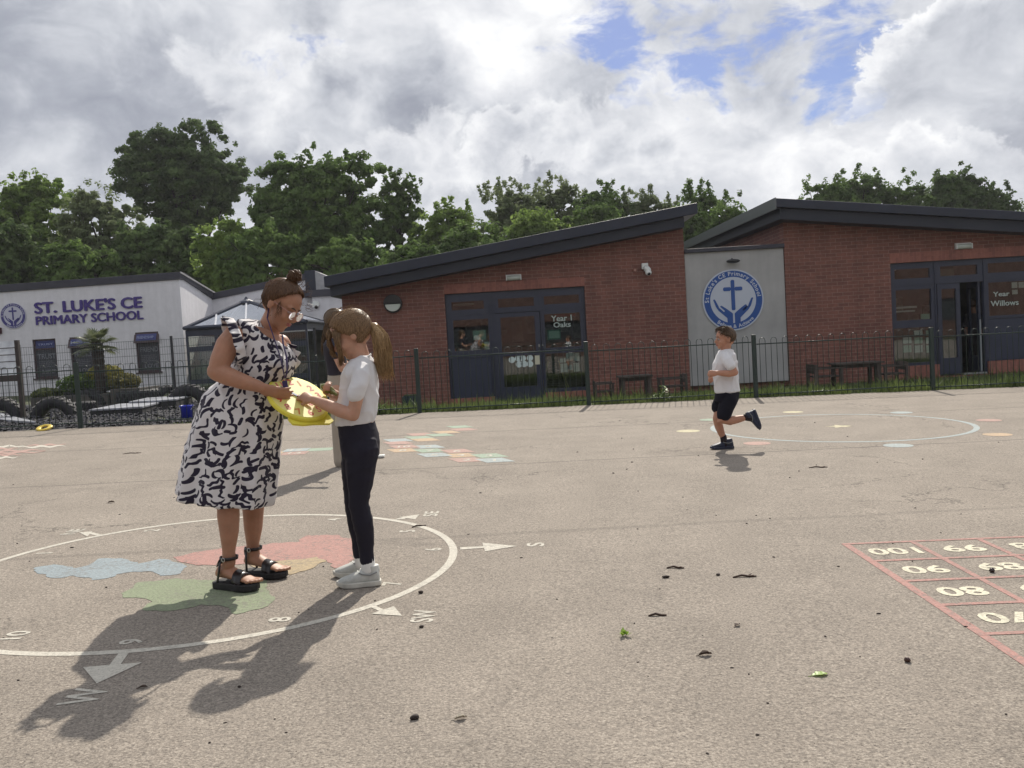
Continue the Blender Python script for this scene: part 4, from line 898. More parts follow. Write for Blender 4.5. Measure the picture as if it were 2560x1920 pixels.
def leafcloud(mb, c, rad, n, size, rs, flatten=1.0, droop=0):
    c = np.array(c); v = []; 
    d = rs.normal(size=(n, 3)); d /= np.linalg.norm(d, axis=1)[:, None]; r = rs.random(n)**.4
    p = c+d*r[:, None]*np.array(rad)
    nn = d+rs.normal(size=(n, 3))*.7+np.array([0, -.1, .35]); nn /= np.linalg.norm(nn, axis=1)[:, None]
    t = np.cross(nn, rs.normal(size=(n, 3))); t /= np.linalg.norm(t, axis=1)[:, None]+1e-9; b = np.cross(nn, t)
    s = size*(.55+.9*rs.random(n))[:, None]; t = t*s; b = b*s*.62
    q = np.stack([p-t, p-b*.9, p+t, p+b*.9], 1).reshape(-1, 3)
    o = len(mb.v); mb.v += q.tolist(); mb.f += [(o+4*i, o+4*i+1, o+4*i+2, o+4*i+3) for i in range(n)]
def leafmat(name, lo, hi, tr=.35):
    def ex(t, v, c):
        a = t.ramp(t.noise(v, .9, 3, .6), [(.3, lo), (.7, hi)])
        return t.mix(.6, a, t.ramp(t.noise(v, 9, 2, .6), [(.3, .7), (.7, 1.5)]), 'MULTIPLY')
    return mat(name, hi, .8, trans=tr, extra=ex, spec=.15)
rs0 = np.random.default_rng(3)
for pxx, pyy, Y, rx, rz_, lab, cols in ((225, 957, 20.9, .78, .26, 'rounded green shrub filling the low timber bed', ((.05, .09, .02), (.12, .18, .05))), (262, 938, 21.0, .42, .26, 'yellowish green bush around the palm trunk', ((.16, .16, .03), (.30, .27, .06))), (312, 955, 20.7, .36, .20, 'olive shrub in the higher timber bed', ((.09, .09, .03), (.17, .15, .05))), (118, 985, 20.7, .3, .14, 'small low shrub at the left end of the timber bed', ((.06, .08, .03), (.12, .14, .05)))):
    c = V(pxx, pyy, Y); mb = MB(); leafcloud(mb, c, (rx, .45, rz_), 1800, .045, rs0); z = gz(c.x, Y)
    e = empty('shrub', (c.x, Y, z), lab, 'shrub', 'shrubs in the raised beds'); build('foliage', mb, leafmat('shrub_leaf_'+lab.split()[0], *cols), e)
    mb = MB()
    for k in range(6): mb.tube([(c.x+random.uniform(-.1, .1), Y, z-.05), (c.x+random.uniform(-rx, rx)*.7, Y+random.uniform(-.2, .2), c.z+random.uniform(0, .5)*rz_)], .012, 5)
    build('stem', mb, MATS['dark_wood'], e)
PY = 20.6; pc = V(241, 855, PY); pz = gz(pc.x, PY); e = empty('palm_tree', (pc.x, PY, pz), 'small fan palm with a thick dark trunk in front of the white wing', 'palm')
mb = MB(); rings = []
for k in range(26): t_ = k/25; mb.tube([(pc.x+.02, PY, pz+(pc.z-pz)*t_*.97), (pc.x+.02, PY, pz+(pc.z-pz)*t_*.97+.07)], [.10+.02*(k % 2)+.012*t_, .118+.01*t_], 10)
build('trunk', mb, mat('palm_trunk', (.045, .035, .028), .95, var=(20, .5)), e)
mb = MB()
for i in range(46):
    az_ = random.uniform(0, 2*PI); el = random.uniform(-.55, 1.15); L = random.uniform(.34, .46); d = Vector((math.cos(az_)*math.cos(el), math.sin(az_)*math.cos(el), math.sin(el)))
    o = pc+Vector((.0, 0, -.08)); hub = o+d*L*.55; mb.tube([o, hub], .006, 4)
    s = d.cross(Vector((0, 0, 1))).normalized(); u = s.cross(d)
    for j in range(15):
        a = (j-7)*.19; dd = (d*math.cos(a)+s*math.sin(a)).normalized(); ll = L*(.78-.03*abs(j-7)); wv = u*.004+s*.017*math.cos(a)
        tip = hub+dd*ll+Vector((0, 0, -.10*ll-.03)); mid = hub+dd*ll*.55
        mb.add([hub, mid-wv, tip, mid+wv], [(0, 1, 2, 3)])
build('fronds', mb, mat('palm_leaf', (.10, .13, .05), .5, trans=.3, extra=leafc((.07, .095, .04), (.17, .19, .10), 3)), e)

# child-size wooden furniture against the brick wall
M_OLDW = mat('weathered_wood', (.075, .060, .052), .85, var=(6, .35), bump=(25, .4, .008))
def table_(pxc, pyt, Y, wpx, label):
    c = V(pxc, pyt, Y); hw = wpx*Y/2230/2; z = gz(c.x, Y); e = empty('wooden_table', (c.x, Y, z), label, 'table', 'weathered children\'s tables')
    mb = MB()
    for k in range(6): y = Y-.30+k*.102; mb.box(c.x-hw, c.x+hw, y, y+.093, c.z-.035, c.z)
    build('tabletop', mb, M_OLDW, e)
    for sx_ in (-1, 1):
        for sy in (-1, 1): build('leg', MB().box(c.x+sx_*hw*.78-.035, c.x+sx_*hw*.78+.035, Y+sy*.22-.035, Y+sy*.22+.035, z-.02, c.z-.036), M_OLDW, e)
    build('rail', MB().box(c.x-hw*.74, c.x+hw*.74, Y-.20, Y-.17, c.z-.11, c.z-.036).box(c.x-hw*.74, c.x+hw*.74, Y+.17, Y+.20, c.z-.11, c.z-.036), M_OLDW, e)
def chair_(px0, px1, pyb, Y, face, label):
    a, b = V(px0, pyb, Y), V(px1, pyb, Y); z = gz(a.x, Y); w_ = b.x-a.x; top = a.z; st = z+(top-z)*.5; e = empty('wooden_chair', ((a.x+b.x)/2, Y, z), label, 'chair', 'weathered children\'s chairs')
    X_ = lambda t_: (a.x+w_*t_) if face > 0 else (b.x-w_*t_)
    def bxx(t0, t1, y0, y1, z0, z1_): x0, x1 = sorted((X_(t0), X_(t1))); return (x0, x1, y0, y1, z0, z1_)
    mb = MB()
    for k in range(4): mb.box(*bxx(.08+k*.22, .27+k*.22, Y-.22, Y+.22, st-.03, st))
    build('seat', mb, M_OLDW, e)
    mb = MB()
    for k in range(3): zc = st+.06+(top-st-.06)*k/3; mb.hexa([(X_(.02), Y-.22, zc), (X_(.06), Y-.22, zc), (X_(.06), Y+.22, zc), (X_(.02), Y+.22, zc), (X_(-.02), Y-.22, zc+.07), (X_(.02), Y-.22, zc+.07), (X_(.02), Y+.22, zc+.07), (X_(-.02), Y+.22, zc+.07)])
    build('backrest', mb, M_OLDW, e, recalc=True)
    for t0 in (.0, .86):
        for sy in (-1, 1): build('leg', MB().box(*bxx(t0, t0+.1, Y+sy*.20-.03+.045*sy, Y+sy*.20+.03+.045*sy, z-.02, top if t0 == 0 else st+.14)), M_OLDW, e)
    build('armrest', MB().box(*bxx(.0, 1.0, Y-.29, Y-.22, st+.142, st+.17)).box(*bxx(.0, 1.0, Y+.22, Y+.29, st+.142, st+.17)), M_OLDW, e)
TY = 18.6
table_(2138, 905, TY, 118, 'weathered low wooden table between two wooden chairs left of the Willows doors')
chair_(2025, 2098, 912, TY, 1, 'weathered wooden chair left of the larger table near the Willows doors'); chair_(2195, 2256, 908, TY, -1, 'weathered wooden chair right of the larger table beside the Willows window')
table_(1586, 938, TY, 82, 'weathered low wooden table below the security camera')
chair_(1484, 1533, 955, TY, 1, 'low weathered wooden chair beside the Oaks window frame'); chair_(1646, 1712, 940, TY, -1, 'weathered wooden chair right of the table below the security camera')
p0 = V(1008, 990, TY); p1 = V(1052, 1016, TY); z = gz(p0.x, TY); e = empty('planter_box', (p0.x, TY, z), 'dark green planter box against the brick wall left of the Oaks window', 'planter')
build('box', MB().box(p0.x, p1.x, TY-.2, TY+.2, z-.02, p0.z), mat('planter_green', (.012, .03, .035), .6), e, bevel=.01); build('soil', MB().box(p0.x+.03, p1.x-.03, TY-.17, TY+.17, p0.z+.001, p0.z+.02), M_LAWN, e)

# ------------------------------------------------------------------ trees
L_DARK = leafmat('leaf_dark', (.045, .075, .028), (.125, .185, .062), .42); L_MID = leafmat('leaf_mid', (.060, .105, .030), (.165, .245, .070), .46)
L_LITE = leafmat('leaf_light', (.10, .165, .036), (.24, .33, .085), .5); L_SAGE = leafmat('leaf_sage', (.11, .145, .065), (.23, .275, .135), .46)
L_RED = leafmat('leaf_red', (.05, .02, .015), (.11, .05, .03), .3)
M_BARK = mat('bark', (.035, .028, .022), .95, var=(6, .4))
def leaf_mesh(name, P, m):
    """P: (n,4,3) leaf quads -> mesh, built straight from arrays"""
    n = len(P); me = bpy.data.meshes.new(name); me.vertices.add(4*n); me.loops.add(4*n); me.polygons.add(n)
    me.vertices.foreach_set('co', P.reshape(-1).astype('f')); me.loops.foreach_set('vertex_index', np.arange(4*n, dtype='i'))
    me.polygons.foreach_set('loop_start', np.arange(0, 4*n, 4, dtype='i')); me.update(calc_edges=True); me.materials.append(m); return me
def leafq(c, rad, n, size, rs):
    c = np.array(c); d = rs.normal(size=(n, 3)); d /= np.linalg.norm(d, axis=1)[:, None]; r = rs.random(n)**.45
    p = c+d*r[:, None]*np.array(rad); nn = d+rs.normal(size=(n, 3))*.55+np.array([0, -.15, .45]); nn /= np.linalg.norm(nn, axis=1)[:, None]
    t = np.cross(nn, rs.normal(size=(n, 3))); t /= np.linalg.norm(t, axis=1)[:, None]+1e-9; b = np.cross(nn, t)
    s_ = size*(.55+.9*rs.random(n))[:, None]; t = t*s_; b = b*s_*.62
    return np.stack([p-t, p-b*.9, p+t, p+b*.9], 1)
def tree(pxc, pytop, pybot, hwpx, Y, m, label, seed, dens=1.0, loose=0.0, lsz=.15, sprigs=0, group='trees behind the school', kind='tree', shape=None):
    rs = np.random.default_rng(seed); rd = random.Random(seed); Q = []
    top = V(pxc, pytop, Y); bot = V(pxc, pybot, Y); R = hwpx*Y/2230; Hc = top.z-bot.z; cz_ = (top.z+bot.z)/2; e = empty(kind, (top.x, Y, 0), label, 'tree', group); hub = []
    lobes = [(Vector((top.x, Y, cz_-.04*Hc)), R*.78, Hc*.44)]*2
    for k in range(11):
        a = rd.uniform(0, 2*PI); u = rd.uniform(-.8, .92); rr = math.sqrt(max(0, 1-u*u))*R*rd.uniform(.55, .74)
        lobes.append((Vector((top.x+rr*math.cos(a), Y+rr*math.sin(a)*.8, cz_+u*Hc*.36)), R*rd.uniform(.28, .42), Hc*rd.uniform(.13, .20)))
    for k in range(3): lobes.append((Vector((top.x+rd.uniform(-.35, .35)*R, Y-rd.uniform(0, .3)*R, top.z-Hc*rd.uniform(.13, .2))), R*rd.uniform(.25, .38), Hc*.13))
    if shape: lobes += [(V(a, b, Y), c*Y/2230, d*Y/2230) for a, b, c, d in shape]
    wts = np.array([l[1]*l[2] for l in lobes]); wts /= wts.sum()
    for i in range(int(430*dens)):
        l = lobes[rs.choice(len(lobes), p=wts)]; d = rs.normal(size=3); d /= np.linalg.norm(d)
        if d[1] > .35 and rd.random() < .6: d[1] = -d[1]
        rr = (.50 if loose < .3 else .35)+(.52 if loose < .3 else .66)*rs.random()**.6; c = np.array(l[0])+d*rr*np.array([l[1], l[1]*.9, l[2]])
        cs = R*rd.uniform(.07, .15)*(1-.2*loose); hub.append(Vector(c)); Q.append(leafq(c, (cs, cs, cs*.62), int(rd.uniform(66, 140)*(1-.5*loose)), lsz*.68, rs))
    for k in range(sprigs):
        a = rd.uniform(-.85, .85); c = Vector((top.x+a*R, Y-rd.uniform(0, R*.4), cz_+Hc*.5*math.sqrt(max(0, 1-a*a))*rd.uniform(.86, .97)))
        for q in range(4): Q.append(leafq(c+Vector((rd.uniform(-.12, .12)*q, 0, q*.22)), (.26-.05*q, .2, .18), 24, lsz*.7, rs))
        hub.append(c)
    for k in range(26):      # single twigs breaking the outline
        a = rd.uniform(0, PI); c = Vector((top.x+math.cos(a)*R*rd.uniform(.85, 1.08), Y-rd.uniform(-.2, .4)*R, cz_+math.sin(a)*Hc*rd.uniform(.44, .53))); Q.append(leafq(c, (.22, .2, .22), 16, lsz*.68, rs)); hub.append(c)
    co = bpy.data.objects.new('crown', leaf_mesh('crown', np.concatenate(Q)-np.array((top.x, Y, 0)), m)); COL.objects.link(co); co.parent = e
    tb_ = MB(); r0 = .05*R+.12; base = Vector((top.x, Y, -.3)); tr_top = Vector((top.x+rd.uniform(-.1, .1)*R, Y, cz_+.15*Hc)); mid = base.lerp(tr_top, .5)+Vector((rd.uniform(-.2, .2), 0, 0))
    tb_.tube([base, mid, tr_top], [r0, r0*.75, r0*.35], 9)
    for k in range(22):
        h_ = rd.choice(hub); s = base.lerp(tr_top, rd.uniform(.45, .98)); m_ = s.lerp(h_, .5)+Vector((0, 0, R*.08)); tb_.tube([s, m_, h_], [r0*.32, r0*.18, r0*.06], 5)
    build('trunk', tb_, M_BARK, e, True); return e
tree(75, 437, 720, 118, 46, L_LITE, 'light green round topped tree at the left edge', 11, 1.0, .35, .15)
tree(232, 468, 745, 105, 42, L_SAGE, 'thin olive tree with sky showing through right of the leftmost tree', 12, 1.05, .45, .13)
tree(-10, 560, 780, 130, 40, L_DARK, 'dark tree filling the lower left edge above the white wing', 13, .9, .1, .16)
tree(452, 318, 600, 158, 52, L_DARK, 'tallest dark tree standing above the white wing', 14, 1.5, .25, .17, 0, shape=[(500, 345, 70, 45), (380, 385, 90, 50), (570, 470, 55, 60), (330, 440, 55, 45)])
tree(395, 560, 790, 140, 41, L_DARK, 'broad dark tree low below the tallest tree', 15, 1.2, .05, .16)
tree(190, 610, 800, 130, 39, L_MID, 'low bushy tree over the roof of the white wing', 16, .9, .2, .15)
tree(560, 545, 800, 78, 38, L_LITE, 'young yellow green tree between the two big dark trees', 17, 1.0, .3, .13)
tree(790, 395, 720, 165, 42, L_MID, 'big dense round green tree left of centre', 18, 1.7, .05, .15, 4, shape=[(870, 440, 90, 50), (700, 450, 60, 60), (930, 560, 70, 70)])
tree(660, 560, 830, 120, 37, L_MID, 'dense green tree low in front of the big round tree', 19, 1.1, .05, .15)
tree(995, 455, 760, 70, 43, L_MID, 'narrow tree with brown sprigs on top right of the big round tree', 20, .9, .2, .14, 8)
tree(870, 600, 800, 110, 36, L_MID, 'low green tree rising over the left end of the brick roof', 21, 1.0, .05, .14)
tree(1110, 520, 760, 95, 42, L_LITE, 'mid green tree stepping down over the brick roof', 22, 1.1, .15, .14, 3)
tree(1030, 610, 800, 90, 35, L_MID, 'low hedge like tree close behind the brick roof', 23, .8, .05, .13)
tree(1275, 470, 740, 112, 45, L_SAGE, 'loose pale tree with sky showing through above the brick roof', 24, 1.06, 0.41, .12, 8)
tree(1385, 462, 700, 89, 47, L_SAGE, 'loose pale tree with a pointed sprig above the brick roof', 25, 1.12, 0.39, .12, 8)
tree(1500, 482, 700, 96, 46, L_MID, 'small round dark tree right of the loose pale trees', 26, 1.12, 0.19, .13, 4)
tree(1610, 492, 690, 89, 46, L_SAGE, 'tree with reddish tips behind the upper half of the rising roof', 27, 1.0, 0.22, .13, 7)
tree(1745, 478, 690, 79, 44, L_MID, 'airy tree in the gap between the two brick blocks', 28, 1.12, 0.25, .13, 6)
tree(1828, 520, 700, 64, 40, L_MID, 'shorter tree just left of the ridge roof peak', 29, 0.88, 0.19, .12, 3)
tree(1190, 560, 800, 120, 39, L_MID, 'low bushy tree close behind the middle of the brick roof', 35, 1.0, .05, .14)
tree(1340, 535, 760, 120, 41, L_LITE, 'bright green bush like tree behind the upper part of the brick roof', 36, 1.0, .1, .14)
tree(1480, 520, 740, 115, 42, L_MID, 'wide low tree behind the upper end of the rising brick roof', 37, 1.0, .1, .14)
tree(1700, 520, 740, 90, 43, L_MID, 'low tree filling the gap above the grey panel roof', 38, 1.0, .15, .14)
tree(2055, 458, 640, 79, 48, L_MID, 'small tree showing just above the ridge roof', 30, 1.0, 0.28, .13, 3)
tree(2145, 440, 640, 87, 50, L_MID, 'wider tree above the ridge roof near its middle', 31, 1.12, 0.28, .13, 3)
tree(2250, 455, 640, 84, 50, L_MID, 'airy tree above the ridge roof right of the wider tree', 32, 1.0, 0.3, .13, 3)
tree(2385, 436, 640, 92, 48, L_DARK, 'dark solid tree above the ridge roof on the right', 33, 1.38, 0.11, .14, 2)
tree(2475, 478, 640, 76, 48, L_DARK, 'dark tree sloping down at the right end of the ridge roof', 34, 1.12, 0.11, .14, 2)

# ------------------------------------------------------------------ painted markings on the asphalt
def onG(x, y, dz=.004): return Vector((x, y, gz(x, y)+dz*.4))
def gp_(px, py): return G0(px, py)
def circfit(pts):
    P = np.array([gp_(*p)[:2] for p in pts]); A = np.c_[2*P, np.ones(len(P))]; b = (P**2).sum(1); s = np.linalg.lstsq(A, b, rcond=None)[0]
    return s[0], s[1], math.sqrt(s[2]+s[0]**2+s[1]**2)
def ring_mb(cx_, cy_, r0, r1, n=120, dz=.004):
    mb = MB(); 
    for k in range(n+1): a = 2*PI*k/n; mb.v += [tuple(onG(cx_+r0*math.cos(a), cy_+r0*math.sin(a), dz)), tuple(onG(cx_+r1*math.cos(a), cy_+r1*math.sin(a), dz))]
    mb.f = [(2*k, 2*k+1, 2*k+3, 2*k+2) for k in range(n)]; return mb
def gpoly(pts, zf, jitter=0, dz=.004, sub=6):
    W_ = [gp_(*zf(*p)) for p in pts]; out = []; n = len(W_)
    for i in range(n):
        a, b = W_[i], W_[(i+1) % n]
        for k in range(sub if jitter else 1):
            q = a.lerp(b, k/(sub if jitter else 1)); 
            if jitter: q = q+Vector((mnoise.noise(q*14), mnoise.noise(q*14+Vector((9, 9, 9))), 0))*jitter
            out.append(q)
    bm = bmesh.new(); vs = [bm.verts.new((q.x, q.y, gz(q.x, q.y)+dz*.4)) for q in out]; f_ = bm.faces.new(vs); bm.normal_update()
    if f_.normal.z < 0: f_.normal_flip()
    bmesh.ops.triangulate(bm, faces=[f_]); bm.verts.index_update(); o = MB(); o.v = [tuple(v.co) for v in bm.verts]; o.f = [tuple(v.index for v in g_.verts) for g_ in bm.faces]; bm.free(); return o
def gtext(s, c, upv, hgt, wid=None, bold=.03, dz=.005):
    m_ = text_mb(s, 1, bold); lo, hi = bounds(m_); u = Vector((upv[0], upv[1])).normalized(); r = Vector((u.y, -u.x)); sy = hgt/(hi[1]-lo[1]); sx_ = (wid/(hi[0]-lo[0])) if wid else sy
    mx_, my_ = (lo[0]+hi[0])/2, (lo[1]+hi[1])/2
    def f(a, b, k): x = c[0]+r.x*(a-mx_)*sx_+u.x*(b-my_)*sy; y = c[1]+r.y*(a-mx_)*sx_+u.y*(b-my_)*sy; return onG(x, y, dz)
    return MB().merge(m_, f)
zg = zoomf(0, 1200, 1.58); zq = zoomf(660, 1000, 3.253); zc2 = zoomf(1640, 1010, 2.4043)
C1 = [(1149,1374),(728,1290),(544,1301),(247,1339),(0,1399),(1013,1304),(1089,1327),(854,1535),(462,1611),(190,1637),(0,1632),(949,1504),(1076,1447)]
c1x, c1y, c1r = circfit(C1)
ck = empty('painted_compass_clock', onG(c1x, c1y), 'painted white compass and clock ring around coloured map shapes under the teacher and girl', 'painted marking')
build('ring', ring_mb(c1x, c1y, c1r-.022, c1r+.022), P_WHITE, ck)
s0, s1 = gp_(*zg(1820, 270)), gp_(*zg(2040, 262)); sdv = (s1-s0).normalized(); upn = (-sdv.x, -sdv.y)
for s, x, y, h_ in (('1', 175, 290, .10), ('2', 600, 200, .10), ('4', 1318, 157, .10), ('5', 1610, 203, .10), ('6', 1710, 275, .10), ('7', 1550, 410, .10), ('8', 1105, 552, .10), ('9', 520, 640, .10), ('10', 62, 614, .10)):
    c = gp_(*zg(x, y)); build('numeral', gtext(s, c, upn, h_, None, .02), P_WHITE, ck)
for s, x, y, h_, w_ in (('S', 2115, 256, .10, .09), ('SW', 1672, 538, .10, .17), ('W', 335, 855, .13, .15), ('SE', 1703, 134, .10, .17), ('NE', 290, 205, .10, .17)):
    c = gp_(*zg(x, y)); build('compass_letter', gtext(s, c, upn, h_, w_, .02), P_WHITE, ck)
for st, tri_ in ((((1818, 267), (1912, 262), (1912, 269), (1818, 276)), ((1905, 249), (2042, 262), (1916, 283))), (((1462, 503), (1484, 498), (1525, 517), (1503, 521)), ((1465, 530), (1556, 500), (1588, 538))), (((470, 684), (512, 680), (470, 738), (425, 742)), ((328, 741), (562, 722), (382, 806))), (((1560, 157), (1572, 152), (1605, 146), (1600, 155)), ((1575, 148), (1657, 137), (1640, 156))), (((395, 224), (405, 217), (355, 205), (345, 212)), ((312, 208), (365, 204), (345, 224)))):
    mb = gpoly(st, zg, dz=.0045); m2 = gpoly(tri_, zg, dz=.0055); build('arrow', mb.merge(m2, lambda a, b, c: (a, b, c)), P_WHITE, ck)
for nm_, m_, pts, dz in (('blue', P_BLUE, ((120, 362), (150, 345), (215, 335), (290, 348), (345, 340), (400, 310), (470, 308), (560, 330), (630, 310), (700, 322), (735, 345), (705, 372), (640, 378), (580, 360), (480, 370), (440, 388), (360, 395), (300, 380), (215, 388), (160, 372)), .0040),
    ('red', P_RED, ((680, 305), (800, 280), (900, 270), (1040, 255), (1130, 245), (1190, 245), (1200, 225), (1280, 215), (1350, 222), (1400, 240), (1408, 300), (1370, 345), (1320, 348), (1312, 330), (1250, 308), (1140, 320), (1000, 310), (960, 335), (820, 338), (740, 332)), .0048),
    ('yellow', P_YELL, ((960, 335), (1140, 318), (1250, 306), (1285, 322), (1240, 342), (1180, 372), (1140, 375), (1050, 350)), .0056),
    ('green', P_GREEN, ((485, 465), (500, 435), (560, 405), (700, 388), (760, 395), (840, 400), (960, 400), (1060, 400), (1050, 430), (1085, 470), (1075, 500), (1000, 520), (930, 530), (880, 505), (800, 490), (740, 510), (660, 522), (600, 515), (550, 515), (600, 480), (540, 462)), .0044)):
    build('map_patch', gpoly(pts, zg, .035, dz), m_, ck, label=f'worn {nm_} map shape')
# hundred square
zq4 = zoomf(2060, 1320, 4.424)
Gd = {(0,0):(2112,1360.2),(1,0):(2280.4,1355),(2,0):(2457.8,1348.3),(0,1):(2179.8,1402.5),(1,1):(2347,1394.6),(2,1):(2530.2,1386.7),(0,2):(2256.7,1453.4),(1,2):(2444.3,1446.6),(0,3):(2349.3,1514.4),(0,4):(2457.8,1585.6)}
A = []; B = []
for (i, j), p in Gd.items(): A.append([1, i, j]); B.append(gp_(*p)[:2])
sol = np.linalg.lstsq(np.array(A, float), np.array(B, float), rcond=None)[0]; g0_, ge, gn = [Vector(s) for s in sol]
hs = empty('painted_number_square', onG(*g0_), 'painted red hundred number square with cream numbers at the right edge', 'painted marking'); NG = 7
mb = MB()
def gline(a, b, wd, mb, dz=.004, n=30):
    d = (b-a).normalized(); s = Vector((-d.y, d.x))*wd/2; o = len(mb.v)
    for k in range(n+1): q = a.lerp(b, k/n); mb.v += [tuple(onG(q.x+s.x, q.y+s.y, dz)), tuple(onG(q.x-s.x, q.y-s.y, dz))]
    mb.f += [(o+2*k, o+2*k+1, o+2*k+3, o+2*k+2) for k in range(n)]
for i in range(NG+1): gline(g0_+ge*i-gn*.04, g0_+ge*i+gn*NG, .030 if i else .040, mb, .0040)
mb2 = MB()
for j in range(NG+1): gline(g0_+gn*j-ge*.04, g0_+gn*j+ge*NG, .030, mb2, .0052)
build('grid_lines', mb.merge(mb2, lambda a, b, c: (a, b, c)), P_RED, hs)
for j in range(NG):
    for i in range(NG):
        c = g0_+ge*(i+.52)+gn*(j+.52); s = str(100-10*j-i); build('numeral', gtext(s, c, (gn.x, gn.y), .135, .26 if len(s) == 3 else .21, .025), wornpaint('paint_cream', (.68, .64, .50), .6), hs)
# circle game
c2x, c2y, c2r = circfit([(1781.4,1071.6),(2080.9,1035.8),(1906.2,1043.3),(2263.9,1040),(2367.9,1049.5),(2435.2,1069),(2388.7,1089),(2263.9,1102.3),(2139.1,1106.5),(2014.3,1103.6),(1931.1,1098.2),(1839.6,1088.2)])
cg = empty('painted_circle_game', onG(c2x, c2y), 'large thin painted circle with coloured spots around it beside the running boy', 'painted marking')
build('ring', ring_mb(c2x, c2y, c2r-.03, c2r+.03), P_SKY, cg)
stp = gp_(2099.6, 1066); mb = MB(); mb.v = [tuple(onG(stp.x+(.17 if k % 2 == 0 else .07)*math.cos(PI*k/5+.3), stp.y+(.17 if k % 2 == 0 else .07)*math.sin(PI*k/5+.3))) for k in range(10)]; mb.v.append(tuple(onG(stp.x, stp.y))); mb.f = [(10, k, (k+1) % 10) for k in range(10)]; build('star', mb, P_PALE, cg)
for x, y, m_ in ((325, 95, P_MINT), (193, 163, P_PALE), (823, 49, P_PALE), (1475, 52, P_SKY), (2000, 98, P_PINK), (2052, 184, P_ORNG), (1456, 250, P_SKY), (607, 237, P_PINK)):
    c = gp_(*zc2(x, y)); mb = MB(); mb.v = [tuple(onG(c.x+.135*math.cos(2*PI*k/28), c.y+.135*math.sin(2*PI*k/28), .0045)) for k in range(28)]; mb.f = [tuple(range(28))]; build('spot', mb, m_, cg)
# number tiles (hopscotch)
hp = empty('painted_number_path', onG(*gp_(1000, 1130)[:2]), 'winding path of coloured number tiles painted behind the girl', 'painted marking')
tiles = [(1590, 218, 'G', ''), (1620, 240, 'R', ''), (1480, 262, 'Y', ''), (1270, 280, 'R', ''), (1430, 285, 'G', ''), (1260, 305, 'G', ''), (1090, 327, 'B', ''), (1310, 324, 'Y', ''), (1090, 350, 'R', ''), (1140, 380, 'R', '10'), (1335, 380, 'B', '9'), (1130, 410, 'Y', '8'), (1350, 412, 'G', '7'), (1570, 416, 'R', '6'), (1385, 447, 'B', '5'), (1600, 450, 'Y', '4'), (1830, 453, 'G', '3'), (1650, 487, 'R', '2'), (1875, 490, 'B', '1'), (265, 407, 'B', '12'), (460, 402, 'G', ''), (250, 433, 'R', '13'), (60, 432, 'Y', '')]
cm = dict(G=P_MINT, R=P_PINK, Y=P_ORNG, B=P_SKY)
for i, (x, y, k_, s) in enumerate(tiles):
    c = gp_(*zq(x, y)); u = Vector((1, .06)).normalized()*.135; v_ = Vector((-.45, 1)).normalized()*.16 if x > 700 else Vector((0, 1))*.13
    mb = MB().add([onG(c.x+a*u.x+b*v_.x, c.y+a*u.y+b*v_.y, .004+.0004*(i % 5)) for a, b in ((-1, -1), (1, -1), (1, 1), (-1, 1))], [(0, 1, 2, 3)]); t_ = build('tile', mb, cm[k_], hp)
    if s: build('numeral', gtext(s, c, (0, 1), .13, None, .02, .0075), P_WHITE, t_)
sn = empty('painted_snake', onG(*gp_(60, 1130)[:2]), 'faded pink and white wavy painting on the asphalt at the left edge', 'painted marking'); zs_ = zoomf(0, 1040, 4.424)
for i, (x0, x1, y0) in enumerate(((-200, 270, 345), (280, 735, 330), (-200, 200, 372), (200, 735, 348), (-200, 500, 398), (-150, 240, 438), (-200, 200, 470), (-200, 510, 418))):
    mb = MB(); o = 0
    for k in range(25):
        x = x0+(x1-x0)*k/24; yy = y0+7*math.sin(k*.7+i)-(x-x0)*.03; hw = 9*math.sin(PI*min(1, (k+.6)/25))+1
        a, b = gp_(*zs_(x, yy-hw)), gp_(*zs_(x, yy+hw)); mb.v += [tuple(onG(a.x, a.y, .004+.0005*i)), tuple(onG(b.x, b.y, .004+.0005*i))]
    mb.f = [(2*k, 2*k+1, 2*k+3, 2*k+2) for k in range(24)]; build('wavy_band', mb, P_PINK if i % 3 else P_WHITE, sn)

# ------------------------------------------------------------------ twigs, leaves and crumbs on the asphalt
zd = zoomf(1400, 1000, 1.907)
M_TWIG = mat('twig', (.055, .03, .02), .8, var=(40, .4)); M_DEAD = mat('dead_leaf', (.075, .045, .03), .7, var=(30, .5)); M_CRUMB = mat('dark_crumb', (.03, .02, .016), .8); M_FRESH = mat('fresh_leaf', (.26, .40, .06), .45, trans=.3); M_PALEL = mat('pale_dry_leaf', (.50, .45, .36), .7, var=(20, .3))
def twig(p, lpx, ang, label, forks=1):
    c = gp_(*p); L = lpx*c.y/2230; c = onG(c.x, c.y, .008); d = Vector((math.cos(ang), math.sin(ang), 0)); s = Vector((-d.y, d.x, 0)); mb = MB()
    mb.tube([c-d*L/2, c-d*L*.1+s*L*.06+Vector((0, 0, .006)), c+d*L*.2+s*L*.02, c+d*L/2-s*L*.05], [.0035, .0055, .005, .003], 6)
    for k in range(forks): mb.tube([c+d*L*.1, c+d*L*.35+s*L*.14*(1 if k % 2 else -1)+Vector((0, 0, .008))], [.004, .002], 5)
    return tag(build('twig', mb, M_TWIG, loc=c, smooth=True), label, 'twig', 'twigs on the asphalt')
def lump(p, r, label, m_=None, name='nut_husk', cat='husk', sh=(1, .8, .6)):
    r *= .52; c = gp_(*p); c = onG(c.x, c.y, 0); mb = MB().ell(c+Vector((0, 0, r*sh[2]*.85)), (r*sh[0], 0, 0), (0, r*sh[1], 0), (0, 0, r*sh[2]), 12, 8)
    mb.v = [tuple(Vector(v)+Vector((1, 1, .5))*mnoise.noise(Vector(v)*60)*r*.35) for v in mb.v]; return tag(build(name, mb, m_ or M_CRUMB, loc=c, smooth=True), label, cat)
